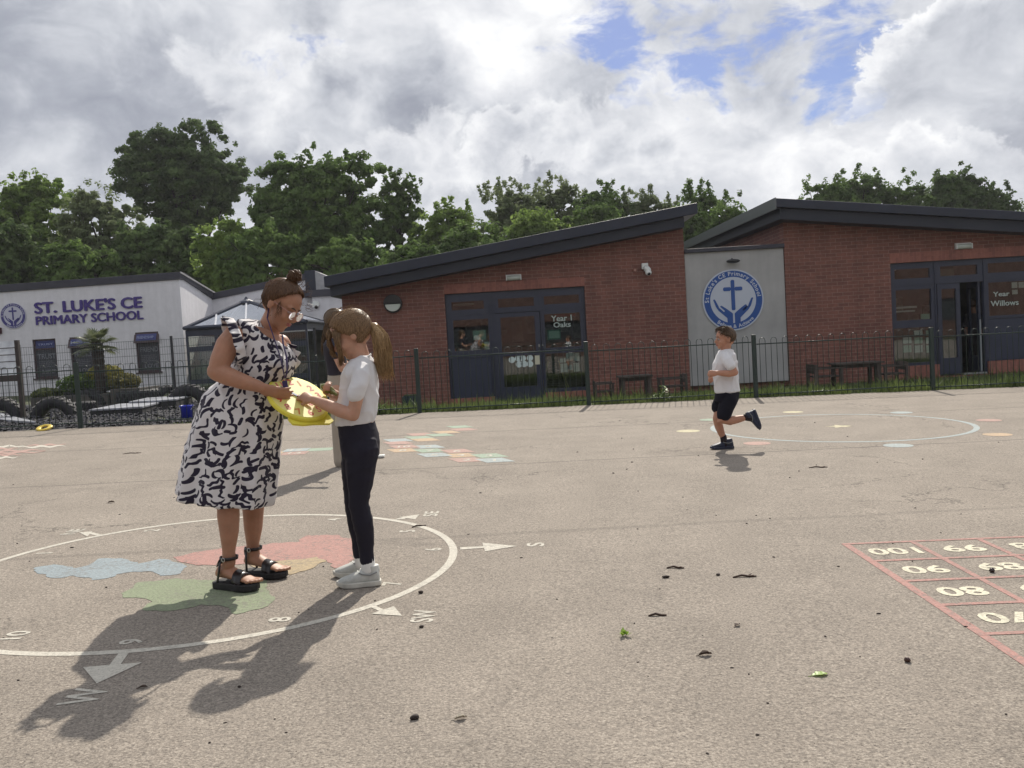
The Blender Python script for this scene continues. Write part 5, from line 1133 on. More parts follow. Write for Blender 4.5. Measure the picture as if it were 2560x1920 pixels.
def leaf(p, L, ang, label, m_=None, curl=.4, group=None):
    L *= .68; c = gp_(*p); c = onG(c.x, c.y, .004); d = Vector((math.cos(ang), math.sin(ang), 0)); s = Vector((-d.y, d.x, 0)); mb = MB()
    for i in range(9):
        t_ = i/8; wd = math.sin(PI*min(.98, t_*.95+.03))**.8*L*.30*(1+.25*math.sin(i*2.4)); h_ = L*.22*math.sin(t_*PI)*curl; q = c+d*L*(t_-.5)
        mb.v += [tuple(q-s*wd+Vector((0, 0, h_+L*.16*curl+.002*(i % 2)))), tuple(q+Vector((0, 0, h_*.3+.001))), tuple(q+s*wd+Vector((0, 0, h_+L*.10*curl)))]
    mb.f = [(3*i+k, 3*i+k+1, 3*i+k+4, 3*i+k+3) for i in range(8) for k in (0, 1)]; mb.tube([c-d*L*.5, c-d*L*.75], .0015, 4)
    return tag(build('fallen_leaf', mb, m_ or M_DEAD, loc=c), label, 'leaf', group or 'fallen leaves on the asphalt')
twig(zd(550, 803), 44, -.15, 'thin twig left of the forked twig in the middle of the yard'); twig(zd(880, 845), 60, .05, 'longest forked twig lying in the middle of the yard', 2)
twig(zd(465, 1030), 46, .0, 'straight thin twig in the near middle of the yard', 0); twig(zg(1655, 184), 38, .5, 'dark twig lying across the painted ring near the number 5', 0)
twig(zd(1230, 323), 46, -.05, 'pale twig with a leaf below the painted circle', 1); twig((330, 1134), 44, .25, 'pale and dark stick lying left of the teacher', 1)
lump(zd(505, 848), .028, 'dark husk beside the thin twig', sh=(1.3, .7, .5)); lump(zd(755, 836), .02, 'small dark husk left of the forked twig'); lump(zd(1657, 1250), .022, 'brown nut lying alone in the near right of the yard', mat('nut_brown', (.06, .025, .018), .35), 'nut', 'nut', (1, 1, .9)); lump(zd(2060, 822), .024, 'shiny dark nut under the number 89', mat('nut_dark', (.03, .015, .014), .2), 'nut', 'nut', (1, 1, .9))
lump(zg(1640, 945), .027, 'dark angular husk beside the pale dry leaf at the bottom'); lump(zg(1662, 448), .024, 'dark husk outside the ring near the number 7'); lump(zg(1665, 583), .018, 'dark husk touching the SW letters'); lump(zg(945, 820), .013, 'tiny dark crumb inside the shadow of the girl')
leaf(zg(1820, 945), .06, .3, 'pale curled dry leaf at the bottom of the picture', M_PALEL, .9); leaf(zd(693, 1218), .07, .1, 'dark curled leaf in the near middle of the yard', None, .9); leaf(zd(1240, 1312), .085, .2, 'single fresh yellow green leaf on the near asphalt', M_FRESH, .3)
leaf(zg(565, 822), .045, .2, 'brown leaf at the edge of the teacher\'s shadow', None, .8); leaf(zg(440, 90), .07, .1, 'brown crumpled leaf left of the teacher\'s hem', None, .9); leaf(zd(845, 1078), .05, .8, 'small dark leaf below the forked twig', None, .8)
c = gp_(*zd(308, 1125)); c = onG(c.x, c.y); mb = MB()
for i in range(16):
    a = random.uniform(0, 6.3); L = random.uniform(.02, .036); d = Vector((math.cos(a)*.7, math.sin(a)*.7, random.uniform(.2, 1.1))).normalized(); s = d.cross(Vector((0, 0, 1))).normalized(); o = c+Vector((random.uniform(-.012, .012), random.uniform(-.01, .01), .002)); mb.add([o, o+d*L*.5+s*L*.25, o+d*L, o+d*L*.5-s*L*.25], [(0, 1, 2, 3)])
tag(build('green_sprig', mb, M_FRESH, loc=c), 'small bright green sprig on the asphalt in the near middle', 'sprig')
p = gp_(*zq(942, 470)); c = onG(p.x, p.y, 0); mb = MB().box(c.x-.05, c.x+.05, c.y-.04, c.y+.04, c.z+.006, c.z+.03); tag(build('paper_scrap', mb, M_WHITE, loc=c, bevel=.006), 'crumpled white paper scrap behind the girl\'s leg', 'paper')
lab = 'tiny dark crumb of debris lying on the asphalt'; r0 = random.Random(5); protoc = []
for k in range(4):
    mb = MB().ell((0, 0, .004), (.012, 0, 0), (0, .009, 0), (0, 0, .006), 8, 5); mb.v = [tuple(Vector(v)*(1+.5*mnoise.noise(Vector(v)*90+Vector((k*5, 0, 0))))) for v in mb.v]; protoc.append(new_mesh('debris_crumb', mb, M_CRUMB, True))
spots = [zd(x, y) for x, y in ((83, 249), (255, 350), (318, 331), (660, 266), (795, 387), (373, 435), (587, 464), (370, 616), (485, 671), (337, 672), (605, 525), (745, 551), (935, 552), (1148, 555), (1000, 565), (890, 590), (1130, 127), (1370, 175), (1215, 108), (1595, 300), (1512, 298), (1140, 340), (1095, 371), (1815, 634), (1912, 544), (2025, 508), (1955, 1070), (1520, 1020), (680, 1123), (355, 1066), (820, 1278), (420, 1318), (900, 1308), (1587, 686), (1680, 770), (2045, 560), (285, 100), (665, 120), (295, 183), (350, 235), (1018, 750), (475, 902), (1265, 1128), (1430, 1225))]
spots += [zg(x, y) for x, y in ((285, 268), (68, 252), (473, 137), (688, 70), (420, 425), (1180, 524), (1045, 248), (1085, 945), (1490, 590), (2060, 308), (1943, 43), (2163, 48), (1850, 215), (150, 590), (890, 960))]+[(r0.uniform(0, 2560), 1100+820*r0.random()**1.3) for _ in range(34)]
for (x, y) in spots:
    p = gp_(x, y)
    if p.y > fence_y(p.x)-.2: continue
    o = bpy.data.objects.new('debris_crumb', protoc[r0.randrange(4)]); COL.objects.link(o); o.location = (p.x, p.y, gz(p.x, p.y)); s = r0.uniform(.25, .80)*(.42+.07*p.y); o.scale = (s*r0.uniform(.7, 1.8), s, s); o.rotation_euler = (0, 0, r0.uniform(0, 6)); tag(o, lab, 'debris', 'crumbs of debris on the asphalt')

# ================================================================== people
def skinmat(name, col, sss=.0):
    def ex(t, v, c):
        a = t.ramp(t.noise(v, 16, 4, .6), [(.3, tuple(x*.88 for x in col)), (.7, tuple(min(1, x*1.1) for x in col))])
        return t.mix(.25, a, t.ramp(t.noise(v, 60, 2, .5), [(.35, (1.08, .85, .8)), (.65, (1, 1, 1))]), 'MULTIPLY')
    m = mat(name, col, .52, extra=ex, spec=.35, bump=(120, .08, .002)); b = m.node_tree.nodes['Principled BSDF']
    b.inputs['Subsurface Weight'].default_value = .12; b.inputs['Subsurface Radius'].default_value = (.02, .008, .005); return m
SK_T = skinmat('skin_tanned', (.37, .195, .125)); SK_G = skinmat('skin_fair', (.46, .265, .185)); SK_B = skinmat('skin_boy', (.42, .22, .145))
def hairmat(name, lo, hi, sc=(60, 60, 6)):
    def ex(t, v, c): return t.ramp(t.noise(t.vmath('MULTIPLY', v, sc), 3, 3, .6), [(.32, lo), (.68, hi)])
    m = mat(name, hi, .42, extra=ex, spec=.5, trans=.34); return m
H_W = hairmat('hair_brown', (.040, .018, .008), (.22, .11, .05), (110, 110, 10)); H_G = hairmat('hair_golden', (.10, .056, .028), (.42, .265, .135), (110, 110, 10)); H_B = hairmat('hair_short_brown', (.040, .022, .012), (.17, .10, .05)); H_D = hairmat('hair_dark_blonde', (.06, .035, .02), (.22, .14, .07))
def fabricmat(name, col, rough=.85, tr=0.0, sc=900):
    return mat(name, col, rough, var=(3.5, .06), bump=(sc, .12, .001), sheen=.15, trans=tr)
LIP = mat('lips', (.33, .10, .085), .45); EYEW = mat('eye_white', (.30, .26, .24), .4); IRIS = mat('iris', (.03, .02, .015), .2); BROW = mat('eyebrow_hair', (.05, .028, .018), .8)

def frame(fwd, upv):
    f = Vector(fwd).normalized(); s = f.cross(Vector(upv)).normalized(); u = s.cross(f).normalized(); return f, s, u   # s = the person's own right
def head_mb(mb, O, fwd, upv, S=1.0, child=False):
    f, s, u = frame(fwd, upv); L = lambda a, b, c: O+f*a*S+s*b*S+u*c*S
    E_ = lambda c, ra, rb, rc: mb.ell(L(*c), f*ra*S, s*rb*S, u*rc*S, 20, 14)
    E_((-.008, 0, .032), .098, .077, .082)                       # cranium
    E_((-.045, 0, .0), .052, .062, .065)                         # nape
    E_((.035, 0, -.02), .056, .062, .078 if not child else .070)   # face mask
    E_((.045, 0, -.066 if not child else -.058), .042, .047, .038)     # jaw
    E_((.066, 0, -.098 if not child else -.085), .018, .020, .016)     # chin
    for b in (-1, 1):
        E_((.055, .036*b, -.030), .030, .024, .026)            # cheek
        E_((.072, .030*b, .021), .014, .026, .010)             # brow ridge
        E_((-.006, .077*b, -.006), .019, .008, .031)           # ear
        E_((-.012, .081*b, .006), .012, .006, .016)
        E_((.088, .010*b, -.033), .010, .007, .007)            # nostril wings
    mb.tube([L(.082, 0, .012), L(.096, 0, -.010), L(.108, 0, -.028), L(.100, 0, -.036)], [.008*S, .010*S, .011*S, .009*S], 10, roundcap=True)
    E_((.083, 0, -.058), .013, .024, .012)
    return L, f, s, u
def face_parts(par, L, f, s, u, S=1.0, look=0, lid=.5):
    mbw = []; 
    for b in (-1, 1):
        c = L(.079, .031*b, -.001)
        o = build('eye', MB().ell(c, f*.012*S, s*.0145*S, u*(.0085*lid+.003)*S, 12, 8), EYEW, par, True)
        build('iris', MB().ell(c+f*.006*S+s*look*.004-u*.002, f*.0075*S, s*.0065*S, u*(.0065*lid+.003)*S, 10, 6), IRIS, o, True)
        build('eyebrow', MB().tube([L(.089, .014*b, .020), L(.088, .032*b, .026), L(.074, .050*b, .020)], [.0028*S, .0035*S, .0018*S], 6), BROW, par, True)
    build('lips', MB().ell(L(.091, 0, -.0545), f*.0075*S, s*.021*S, u*.0048*S, 14, 6).ell(L(.090, 0, -.0625), f*.008*S, s*.018*S, u*.0055*S, 14, 6), LIP, par, True)
def hand_mb(mb, w, d, nrm, side, s=1.0, curl=(.5, .6, .4), thumb=(.55, .75, .35), spread=.07, curls=None):
    """w wrist, d pointing direction, nrm the way the palm faces, side = +1/-1 which side the thumb is on"""
    d = Vector(d).normalized(); nrm = Vector(nrm); nrm = (nrm-d*nrm.dot(d)).normalized(); t = nrm.cross(d).normalized()*side
    k = .18/.185*s
    mb.rings([[w+d*a*k+t*(b+.0)*k*math.cos(q)+nrm*c*k*math.sin(q)+t*o*k for q in [2*PI*i/14 for i in range(14)]] for a, b, c, o in ((-.02, .022, .018, 0), (.0, .025, .017, 0), (.03, .034, .016, .002), (.06, .039, .015, .0), (.085, .039, .013, -.001), (.095, .034, .009, -.001))])
    for i, (o, Lf) in enumerate(((.029, .92), (.010, 1.02), (-.010, .96), (-.029, .78))):
        b = w+d*(.086-.004*abs(i-1))*k+t*o*k; dd = (d+t*spread*(1.5-i)).normalized(); P = [b-dd*.02*k, b]; r = [.0105*k, .0098*k]; ang = 0
        cc = curls[i] if curls else 1.0
        for seg, c_ in zip((.043, .027, .021), curl):
            ang += c_*cc; v = dd*math.cos(ang)+nrm*math.sin(ang); P.append(P[-1]+v*seg*Lf*k); r.append(r[-1]*.92)
        mb.tube(P, r, 9, roundcap=True)
    b = w+d*.025*k+t*.026*k; tv = (d*thumb[0]+t*thumb[1]+nrm*thumb[2]).normalized(); v2 = (tv+d*.35+nrm*.25).normalized()
    mb.tube([b-tv*.01*k, b+tv*.035*k, b+tv*.035*k+v2*.028*k, b+tv*.035*k+v2*.028*k+(v2+nrm*.3).normalized()*.022*k], [.0145*k, .0125*k, .011*k, .0095*k], 10, roundcap=True)
def silring(l, r, hd, tang, n=28, yl=0, yr=0, Y0=0, e=1.0):
    """closed ring between two picture points at depth Y0; hd half depth"""
    a, b = V(l[0], l[1], Y0+yl), V(r[0], r[1], Y0+yr); c = (a+b)/2; ax = (b-a)/2; dv = ax.cross(Vector(tang)).normalized()*hd
    out = []
    for k in range(n):
        q = 2*PI*k/n; cs, sn_ = math.cos(q), math.sin(q); cs = math.copysign(abs(cs)**e, cs); sn_ = math.copysign(abs(sn_)**e, sn_); out.append(c+ax*cs+dv*sn_)
    return out
def sil(mb, rows, Y0, n=28, fold=None):
    """rows: (left px, right px, half depth, depth offset left, depth offset right)"""
    cen = [(V(r[0][0], r[0][1], Y0+r[3])+V(r[1][0], r[1][1], Y0+r[4]))/2 for r in rows]; R = []
    for i, r in enumerate(rows):
        t = cen[min(i+1, len(rows)-1)]-cen[max(i-1, 0)]; q = silring(r[0], r[1], r[2], t, n, r[3], r[4], Y0, .88)
        if fold and fold[i]:
            amp, ks, ph = fold[i]; c = cen[i]
            q = [c+(p-c)*(1+amp*(math.sin(ks*2*PI*k/n+ph)+.6*math.sin((ks*1.7)*2*PI*k/n+ph*2.3))) for k, p in enumerate(q)]
        R.append(q)
    mb.rings(R); return R
def hair_strands(mb, O, f, s, u, S, starts, end, rad=(.108, .086, .092), cen=(-.008, 0, .032), thick=.0022, lift=.012, n=9, seed=1, jit=.006):
    """locks that lie on the skull from each start to the gathering point"""
    rd = random.Random(seed)
    C = O+f*cen[0]*S+s*cen[1]*S+u*cen[2]*S
    def onskull(v, k): v = v.normalized(); return C+(f*rad[0]*v.x+s*rad[1]*v.y+u*rad[2]*v.z)*S*k
    for st in starts:
        a = Vector(st); b = Vector(end)+Vector((rd.gauss(0, .05), rd.gauss(0, .05), rd.gauss(0, .05))); P = []; r = []
        lf = rd.uniform(.2, 1)*lift; ph = rd.uniform(0, 6)
        for i in range(n):
            t_ = i/(n-1); v = a.lerp(b, t_)+Vector((math.sin(t_*5+ph)*.05, math.cos(t_*4+ph)*.05, 0)); P.append(onskull(v, 1.0+lf*math.sin(t_*PI))); r.append(thick*S*(.6+.8*math.sin(PI*min(1, .15+t_*.8))))
        mb.tube(P, r, 4)
def hair_cap(O, f, s, u, S, inside, rad=(.106, .084, .090), cen=(-.008, 0, .032), nu=44, nv=30):
    """skull-hugging shell; inside(v) > 0 where there is hair"""
    C = O+f*cen[0]*S+s*cen[1]*S+u*cen[2]*S; R = []
    for i in range(nv+1):
        th = PI*(i+.01)/(nv+.02); row = []
        for j in range(nu):
            ph = 2*PI*j/nu; v = Vector((math.sin(th)*math.cos(ph), math.sin(th)*math.sin(ph), math.cos(th))); k = inside(v)
            k = max(0, min(1, k)); q = .86+.14*k+.012*mnoise.noise(Vector((v.x*3, v.y*14, v.z*3))); row.append(C+(f*rad[0]*v.x+s*rad[1]*v.y+u*rad[2]*v.z)*S*q)
        R.append(row)
    return MB().rings(R)
def tail(mb, pts, rads, n, seed, thick=.0022, flat=.6):
    """bundle of strands following a centre line"""
    rd = random.Random(seed)
    for i in range(n):
        a = rd.uniform(0, 2*PI); rr = math.sqrt(rd.random()); end = rd.uniform(.78, 1.05); P = []; r = []; k = len(pts); fl = rd.uniform(-1, 1)
        for j in range(k*2-1):
            t_ = j/(k*2-2)*end; x = t_*(k-1); j0 = min(int(x), k-2); q = Vector(pts[j0]).lerp(Vector(pts[j0+1]), x-j0); ra = rads[j0]+(rads[j0+1]-rads[j0])*(x-j0)
            a2 = a+.5*math.sin(t_*3+i); P.append(q+Vector((math.cos(a2)*ra*rr, math.sin(a2)*ra*rr*flat, math.sin(t_*6+i)*.004+fl*.012*t_*t_))); r.append(thick*(1.1-.8*t_))
        mb.tube(P, r, 3)
def limb(mb, pts, rads, Y0, n=14, flat=1.0):
    """pts (px, py, dY), rads in pixels"""
    mb.tube([V(p[0], p[1], Y0+p[2]) for p in pts], [r*(Y0+p[2])/FPX for r, p in zip(rads, pts)], n, ref=(0, 1, 0.05), flat=flat, roundcap=True)

# ------------------------------------------------ the teacher
TY0 = 4.46
def dress_pat(t, v, c):
    at = t.add('ShaderNodeAttribute'); at.attribute_name = 'cloth_uv'; uvv = at.outputs['Vector']; res = None
    for k_, (cell, off) in enumerate(((.048, 0.0), (.060, 5.3), (.054, 11.7))):
        p = t.vmath('ADD', uvv, (off, off*.7, 0)); wv = t.noise(p, 14, 1, .5, out=1); p = t.vmath('ADD', p, t.vmath('SCALE', t.vmath('SUBTRACT', wv, (.5, .5, .5)))); p.node.inputs[1].links[0].from_node.inputs['Scale'].default_value = .011
        vo = t.add('ShaderNodeTexVoronoi', voronoi_dimensions='2D', feature='F1'); vo.inputs['Scale'].default_value = 1/cell; vo.inputs['Randomness'].default_value = .55; t.set(vo, 'Vector', p)
        loc = t.vmath('SUBTRACT', p, vo.outputs['Position']); sx = t.add('ShaderNodeSeparateXYZ'); t.set(sx, 0, loc); cc = t.add('ShaderNodeSeparateColor'); t.set(cc, 0, vo.outputs['Color'])
        ang = t.math('MULTIPLY', cc.outputs[0], 12.566)
        ca, sa = t.math('COSINE', ang), t.math('SINE', ang)
        u_ = t.math('ADD', t.math('MULTIPLY', sx.outputs[0], ca), t.math('MULTIPLY', sx.outputs[1], sa)); w_ = t.math('SUBTRACT', t.math('MULTIPLY', sx.outputs[1], ca), t.math('MULTIPLY', sx.outputs[0], sa))
        bend = t.math('MULTIPLY', t.math('SUBTRACT', cc.outputs[1], .5), 62)
        w2 = t.math('ADD', w_, t.math('SUBTRACT', t.math('MULTIPLY', t.math('MULTIPLY', u_, u_), bend), t.math('MULTIPLY', bend, cell*cell*.05)))
        squig = t.math('MULTIPLY', t.math('SINE', t.math('MULTIPLY', u_, 210)), t.math('MULTIPLY', t.math('GREATER_THAN', cc.outputs[2], .72), .0040))
        w2 = t.math('ADD', w2, squig); hl = t.math('MULTIPLY', t.math('ADD', .20, t.math('MULTIPLY', cc.outputs[2], .30)), cell)
        ux = t.math('MAXIMUM', t.math('SUBTRACT', t.math('ABSOLUTE', u_), hl), 0.0)
        d_ = t.math('SQRT', t.math('ADD', t.math('MULTIPLY', ux, ux), t.math('MULTIPLY', w2, w2)))
        th = t.math('ADD', .0054, t.math('MULTIPLY', cc.outputs[1], .0040)); m_ = t.math('SUBTRACT', 1.0, t.smooth(t.math('SUBTRACT', d_, th), -.0005, .0009))
        if k_: m_ = t.math('MULTIPLY', m_, t.math('GREATER_THAN', cc.outputs[0], .42 if k_ == 1 else .66))
        res = m_ if res is None else t.math('MAXIMUM', res, m_)
    return t.mix(res, (.70, .68, .69), (.018, .013, .034))
def cloth_uv(o, axis, R=.17):
    """unrolled cloth coordinates: metres around the body and up"""
    me = o.data; off = WLOC[te.name]; at = me.attributes.new('cloth_uv', 'FLOAT_VECTOR', 'POINT'); out = []
    for v in me.vertices:
        p = v.co+off; ax_, ay_ = axis(p.z); a = math.atan2(p.x-ax_, -(p.y-ay_)); out += [a*R, p.z, 0]
    at.data.foreach_set('vector', out)
M_DRESS = mat('patterned_dress', (.7, .7, .7), .85, extra=dress_pat, bump=(9, .25, .01), trans=.12, sheen=.1)
te = empty('person', (V(600, 1460, TY0).x, TY0, gz(-1.4, TY0)), 'woman in a knee length black and white squiggle patterned dress bending over a yellow clock', 'person')
TO = V(703, 762, TY0-.03); tf, tu = Vector((.80, -.30, -.60)), Vector((.56, -.05, .80)); ST = 1.02
mb = MB(); L, f, s, u = head_mb(mb, TO, tf, tu, ST)
limb(mb, [(690, 790, 0), (676, 815, .01), (655, 850, .02), (640, 890, .02)], [29, 28, 34, 50], TY0)
sil(mb, [((618, 812), (700, 862), .09, -.10, .10), ((606, 850), (715, 895), .12, -.10, .10), ((598, 900), (708, 925), .11, -.06, .06), ((575, 950), (690, 965), .11, 0, 0), ((545, 1010), (680, 1020), .13, 0, 0), ((530, 1070), (672, 1075), .13, 0, 0)], TY0)
limb(mb, [(612, 838, -.08), (590, 832, -.12), (570, 862, -.16), (552, 902, -.19), (543, 928, -.20)], [22, 28, 30, 27, 23], TY0)
limb(mb, [(541, 928, -.20), (568, 940, -.21), (610, 955, -.22), (652, 968, -.22)], [24, 24, 20, 14.5], TY0)
wr = V(650, 967, TY0-.22); hand_mb(mb, wr, V(700, 985, TY0-.20)-wr, Vector((.25, .75, .35)), 1, .98, (.25, .35, .3), (.75, .55, .35), .05)
limb(mb, [(700, 862, .12), (700, 900, .20), (688, 945, .22), (700, 968, .20), (722, 962, .16)], [28, 27, 22, 18, 14], TY0)
wl_ = V(716, 966, TY0+.20); hand_mb(mb, wl_, V(762, 948, TY0+.14)-wl_, Vector((-.05, -.8, -.5)), 1, .9, (.4, .5, .4), (.8, .5, .5), .04)
for pts, rr in (([(572, 1060, -.05), (570, 1160, -.07), (570, 1235, -.09), (571, 1290, -.10), (573, 1330, -.10), (572, 1375, -.10), (572, 1408, -.10)], [46, 34, 27, 28, 24, 16.5, 17]), ([(635, 1060, .08), (634, 1160, .10), (632, 1230, .11), (633, 1270, .12), (633, 1320, .12), (632, 1360, .12), (633, 1385, .12)], [44, 33, 26, 27, 23, 16, 16.5])):
    limb(mb, pts, rr, TY0)
def foot(mb, heel, toe, Y0, dy0, dy1, hgt, wd, S=1.0, toes=True):
    a, b = V(heel[0], heel[1], Y0+dy0), V(toe[0], toe[1], Y0+dy1); d = (b-a); Lf = d.length; d.normalize(); side = d.cross(Vector((0, 0, 1))).normalized(); U = Vector((0, 0, 1))
    rows = [(-.02, .55, .55), (.08, .8, .95), (.25, .85, 1.0), (.45, .95, .72), (.65, 1.05, .48), (.80, 1.0, .34), (.9, .85, .26)]
    mb.rings([[a+d*Lf*t_+side*wd/2*w_*math.cos(q)+U*(hgt*h_*.5+hgt*h_*.5*math.sin(q)) for q in [2*PI*i/14 for i in range(14)]] for t_, w_, h_ in rows])
    if toes:
        for i in range(5): o = (i-2)*wd*.20; l_ = (1.02, 1.03, 1.0, .95, .89)[i] if side.y < 0 else (1.02, 1.03, 1.0, .95, .89)[i]; c = a+d*Lf*.86+side*o; mb.tube([c+U*hgt*.14, a+d*Lf*l_+side*o*1.0+U*hgt*.12], [hgt*.12, hgt*(.13 if i else .16)], 8, roundcap=True)
    return a, b, d, side
FH = .075
foot(mb, (548, 1442), (640, 1458), TY0, -.06, -.16, FH, .085); foot(mb, (618, 1410), (712, 1428), TY0, .14, .06, FH, .085)
fuse('body', mb, SK_T, te, .0055, 3)
face_parts(te, L, f, s, u, ST, 0, .35)
# hair drawn up into a top knot
def hair_edge(z): return .10+.62*(z+.15) if z > -.15 else (.10-.75*(-.15-z) if z > -.6 else -.24)
cap_ins = lambda v: (hair_edge(v.z)-v.x)*7+.3
hp_ = build('hair', hair_cap(TO, f, s, u, ST, cap_ins, rad=(.107, .086, .091)), H_W, te, True)
rd = random.Random(2); starts = []
def edge_starts(rd, n, fn=hair_edge, jit=.04):
    o = []
    for i in range(n):
        z = rd.uniform(-.95, .80) if i % 4 else rd.uniform(-.3, .9); x = fn(z)+rd.uniform(-.10, jit); rr = 1-x*x-z*z
        o.append(Vector((x, math.sqrt(max(rr, .0))*rd.choice((-1, 1)), z)))
    return o
starts = edge_starts(rd, 620)
mb = MB(); bun_dir = Vector((-.12, 0, 1.0)); hair_strands(mb, TO, f, s, u, ST, starts, bun_dir, rad=(.109, .088, .093), seed=4, thick=.0021, lift=.03)
build('hair_locks', mb, H_W, te, True)
bc = V(736, 692, TY0-.03); mb = MB()
for i in range(64):
    ax_ = Vector((rd.gauss(0, 1), rd.gauss(0, 1), rd.gauss(0, 1))).normalized(); b_ = ax_.orthogonal().normalized(); c_ = ax_.cross(b_); r_ = rd.uniform(.026, .041); a0 = rd.uniform(0, 6)
    mb.tube([bc+b_*math.cos(a0+q*.45)*r_+c_*math.sin(a0+q*.45)*r_*.8+Vector((rd.gauss(0, .001), 0, 0)) for q in range(9)], [.0024]*9, 4)
mb.ell(bc, (.028, 0, 0), (0, .028, 0), (0, 0, .023), 12, 8)
build('bun', mb, H_W, te, True)
mb = MB()
for i in range(60):
    st = V(rd.uniform(690, 775), rd.uniform(705, 770), TY0-.03+rd.uniform(-.06, .05)); dv = (st-(TO+u*.03)).normalized(); q = TO+u*.03+dv*.112; mb.tube([q, q+dv*.015+Vector((rd.gauss(0, .008), rd.gauss(0, .008), rd.gauss(0, .006))), q+dv*.03+Vector((rd.gauss(0, .015), rd.gauss(0, .01), rd.gauss(0, .012)))], [.0011, .0009, .0005], 3)
for i in range(26):   # wisps in front of the ear and at the nape
    q = L(.03 if i % 2 else -.07, rd.uniform(.072, .082), rd.uniform(-.01, .03)); mb.tube([q, q+Vector((rd.gauss(0, .006), -.004, -.03)), q+Vector((rd.gauss(-.01, .012), -.002, -.06))], [.0013, .001, .0005], 3)
build('loose_wisps', mb, H_W, te, True)
# spectacles
gl = empty('spectacles', L(.1, 0, 0), None); gl.parent = te; gl.location = WLOC[gl.name]-WLOC[te.name]
M_SPECF = mat('spectacle_frame', (.42, .22, .20), .25); mb = MB(); mb2 = MB()
for b in (-1, 1):
    c = L(.104, .034*b, -.006); pts = [c+s*.0265*math.cos(q)*ST+u*.022*math.sin(q)*ST-f*.004*abs(math.cos(q)) for q in [2*PI*i/18 for i in range(19)]]; mb.tube(pts, .0017, 5)
    o = len(mb2.v); mb2.v += [tuple(p) for p in pts[:-1]]; mb2.f.append(tuple(range(o, o+18))); mb.tube([L(.100, .060*b, .004), L(.06, .076*b, .006), L(.0, .081*b, .008), L(-.02, .080*b, -.006)], .0016, 5)
mb.tube([L(.106, -.008, -.002), L(.109, 0, .001), L(.106, .008, -.002)], .0016, 5)
build('spectacle_frame', mb, M_SPECF, te, True); build('spectacle_lens', mb2, M_SPEC, te); bpy.data.objects.remove(gl)
# dress
mb = MB()
rows = [((648, 806), (704, 850), .062, -.05, .05), ((598, 800), (722, 868), .085, -.13, .12), ((588, 818), (730, 888), .115, -.13, .12), ((592, 860), (735, 908), .140, -.11, .11), ((590, 895), (728, 930), .145, -.08, .08), ((570, 930), (708, 950), .135, -.05, .05), ((545, 955), (703, 968), .14, 0, 0),
        ((515, 985), (704, 1005), .165, 0, 0), ((497, 1034), (702, 1052), .18, 0, 0), ((482, 1082), (698, 1100), .185, 0, 0), ((468, 1130), (693, 1148), .19, 0, 0), ((457, 1186), (688, 1208), .195, 0, 0), ((447, 1236), (679, 1264), .20, 0, 0)]
fold = [None, None, None, (.010, 7, 1), (.010, 8, .5), (.022, 12, 2), (.022, 12, 2), (.022, 11, 1), (.032, 8, 1.2), (.042, 8, 1.3), (.054, 8, 1.4), (.064, 8, 1.5), (.074, 8, 1.6)]
sil(mb, rows, TY0, 72, fold)
mb.ell(V(693, 905, TY0-.02), Vector((.075, -.02, 0)), Vector((0, .13, 0)), Vector((-.02, 0, .07)), 18, 12)
def fold_(p, a): return a*(1-min(1, abs(mnoise.noise(p))*3.2))**2
def wr_d(p): return fold_(Vector((p.x*7, p.y*7, p.z*5+p.x*3)), .007)+ .004*mnoise.noise(p*9)+.0022*mnoise.noise(Vector((p.x*22, p.y*22, p.z*7)))
dr_ = fuse('dress', mb, M_DRESS, te, .0075, 4, wr_d)
DAX = lambda z: (V(655, 850, TY0).x+(V(575, 1200, TY0).x-V(655, 850, TY0).x)*min(1, max(0, (1.24-z)/.72))**1.0, TY0)
cloth_uv(dr_, DAX)
def frill(P0, P1, out, drop, n=34, waves=7, amp=.012, name='shoulder_frill'):
    mb = MB(); R = []
    for i in range(n+1):
        t_ = i/n; q = Vector(P0[0])*(1-t_)**2+Vector(P0[1])*2*t_*(1-t_)+Vector(P0[2])*t_**2; wv = amp*math.sin(waves*2*PI*t_); o = Vector(out); row = []
        for j in range(5): k = j/4; row.append(q+o*(.045*k)+Vector(drop)*k+o*wv*k+Vector((wv*.8*k, 0, wv*.5*k)))
        R.append(row)
    mb.v = [tuple(p) for r in R for p in r]; mb.f = [(i*5+j, i*5+j+1, (i+1)*5+j+1, (i+1)*5+j) for i in range(n) for j in range(4)]
    o = build(name, mb, M_DRESS, te, True); cloth_uv(o, DAX); so = o.modifiers.new('s', 'SOLIDIFY'); so.thickness = .002; return o
AC = V(592, 850, TY0-.135); A1 = V(576, 797, TY0-.15)-AC; A2 = Vector((.045, -.085, -.005)); AX = Vector((-.55, -.55, -.12)).normalized(); mb = MB(); n = 64
for i in range(n):
    q = 2*PI*i/n; rad_ = (A1*math.cos(q)+A2*math.sin(q)); c_ = AC+rad_*1.02; rn = rad_.normalized(); wv = .008*math.sin(11*q+.6*math.sin(3*q))
    for j in range(6): k = j/5; mb.v.append(tuple(c_-AX*.012+AX*(.052*k)+rn*(.010*k+wv*k*1.3)+Vector((0, 0, wv*.4*k))))
mb.f = [(i*6+j, i*6+j+1, ((i+1) % n)*6+j+1, ((i+1) % n)*6+j) for i in range(n) for j in range(5)]
o = build('shoulder_frill', mb, M_DRESS, te, True); cloth_uv(o, DAX); so = o.modifiers.new('s', 'SOLIDIFY'); so.thickness = .002
frill((V(716, 856, TY0+.02), V(738, 872, TY0+.02), V(722, 925, TY0+.04)), None, (.8, -.3, -.1), (.004, 0, -.012), waves=3, amp=.007)
